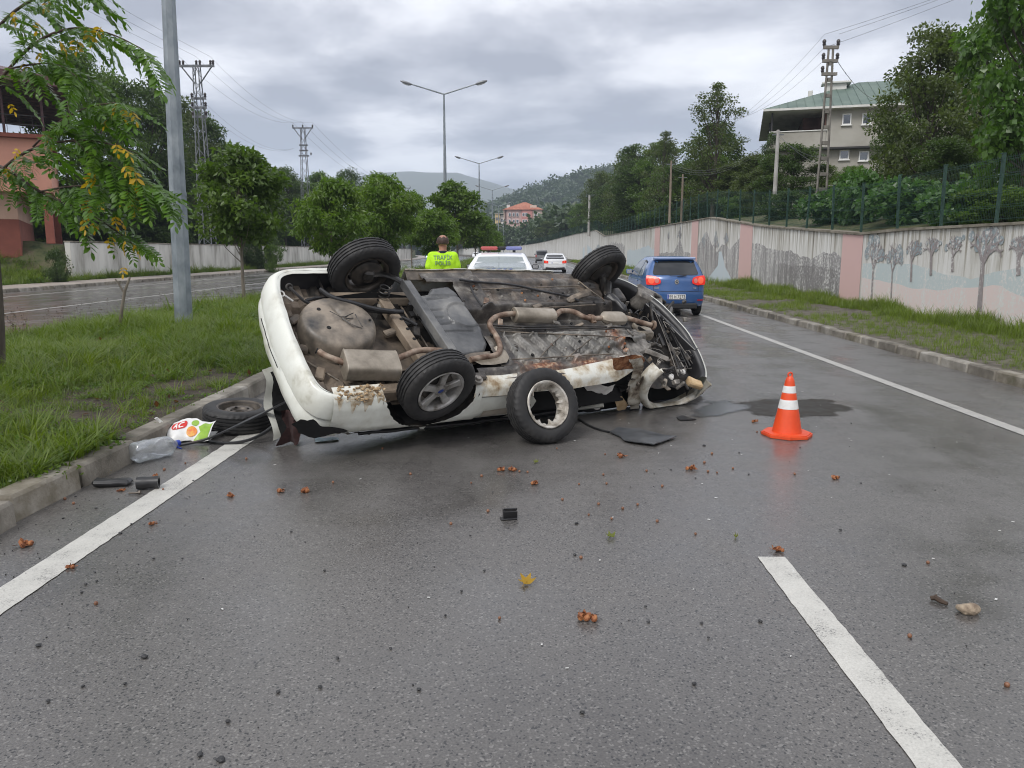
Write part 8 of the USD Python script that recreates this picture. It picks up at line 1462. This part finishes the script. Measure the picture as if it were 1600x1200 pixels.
# oil stain and the shallow water beside it
N = {'g': ('geometry', {}), 'n': ('noise_texture', {'scale': 6.0, 'detail': 5.0}), 'nf': ('noise_texture', {'scale': 70.0, 'detail': 3.0}), 'mp': ('mapping', {'scale': (1, .35, 1)}), 'r': ('rgb_ramp', {'ramp': [(0.3, (0.010, 0.009, 0.007)), (0.7, (0.030, 0.025, 0.018))]}), 'rr': ('map_range', {'from_min': .3, 'from_max': .7, 'to_min': .32, 'to_max': .6}), 'b': ('bump', {'strength': .6, 'distance': .006}), 'p': ('principled_bsdf', {'specular_ior_level': .18})}
N.update({'fa': ('attribute', {'attribute': 'fade'}), 'fm': ('math', {'math_type': 'multiply_add', 'value2': 1.6, 'value3': -.8}), 'fs': ('math', {'math_type': 'add'}), 'fr': ('map_range', {'from_min': .25, 'from_max': .75, 'to_min': 0.0, 'to_max': 1.0, 'clamp': True}), 'tr': ('transparent_bsdf', {}), 'x': ('mix_closure', {})})
FADE = [('fa.fac', 'fs.value1'), ('n.fac', 'fm.value1'), ('fm.value', 'fs.value2'), ('fs.value', 'fr.value'), ('fr.result', 'x.fac'), ('tr.BSDF', 'x.closure1'), ('p.BSDF', 'x.closure2')]
MATS['oil_stain'] = usdkit.material(stage, '/World/Looks/oil_stain', N, FADE + [('g.position', 'n.vector'), ('g.position', 'nf.vector'), ('n.fac', 'r.fac'), ('r.color', 'p.base_color'), ('n.fac', 'rr.value'), ('rr.result', 'p.roughness'), ('nf.fac', 'b.height'), ('b.normal', 'p.normal')], surface='x.closure')
N2 = dict(N); N2['r'] = ('rgb_ramp', {'ramp': [(0.3, (0.03, 0.031, 0.034)), (0.7, (0.055, 0.056, 0.06))]}); N2['p'] = ('principled_bsdf', {'roughness': .10}); N2['b'] = ('bump', {'strength': .25, 'distance': .004}); N2.pop('rr'); N2.pop('mp')
MATS['shallow_water'] = usdkit.material(stage, '/World/Looks/shallow_water', N2, FADE + [('g.position', 'n.vector'), ('g.position', 'nf.vector'), ('n.fac', 'r.fac'), ('r.color', 'p.base_color'), ('nf.fac', 'b.height'), ('b.normal', 'p.normal')], surface='x.closure')
def splat(pts, amp, seed):
    P = np.array([gnd(*q)[:2] for q in pts]); P = chaikin(np.vstack([P, P[:1]]), 3)[:-1]; g = sg.Polygon(P).segmentize(.03); E_ = np.array(g.exterior.coords)[:-1]; E_ = E_ + (np.stack([meshkit.fbm(np.column_stack([E_ * 9, E_[:, 0] * 0]), 3, seed), meshkit.fbm(np.column_stack([E_ * 9, E_[:, 0] * 0 + 9]), 3, seed)], -1) - .5) * amp; return sg.Polygon(E_).buffer(0)
def stain(name, g, z):
    P2, F = tri_poly(g, .05); d_ = shp_distance(unary_union([q.exterior for q in getattr(g, 'geoms', [g])]), shp_points(P2)); return tag(obj(name, (np.column_stack([P2, np.full(len(P2), z)]), F), MATS['oil_stain' if name == 'oil_stain' else 'shallow_water'], smooth=False, colors={'fade': np.clip(d_ / .16, 0, 1)}), kind='structure')
stain('oil_stain', splat([(1125, 631), (1165, 622), (1235, 621), (1295, 622), (1330, 631), (1348, 644), (1310, 653), (1250, 655), (1190, 653), (1140, 646)], .30, 3), .004)
stain('puddle', splat([(1062, 645), (1090, 627), (1140, 622), (1172, 630), (1178, 645), (1140, 654), (1090, 656)], .34, 6), .006)
# air
hz = MB().box((4600, 3800, 400), (0, 1820, 198.5))
usdkit.material(stage, '/World/Looks/air', {'v': ('principled_volume', {'color': (0.72, 0.84, 1.0), 'density': 0.0003, 'anisotropy': 0.2})}, [], volume='v.volume')
tag(obj('haze', hz, UsdShade.Material.Get(stage, '/World/Looks/air'), smooth=False), kind='stuff')
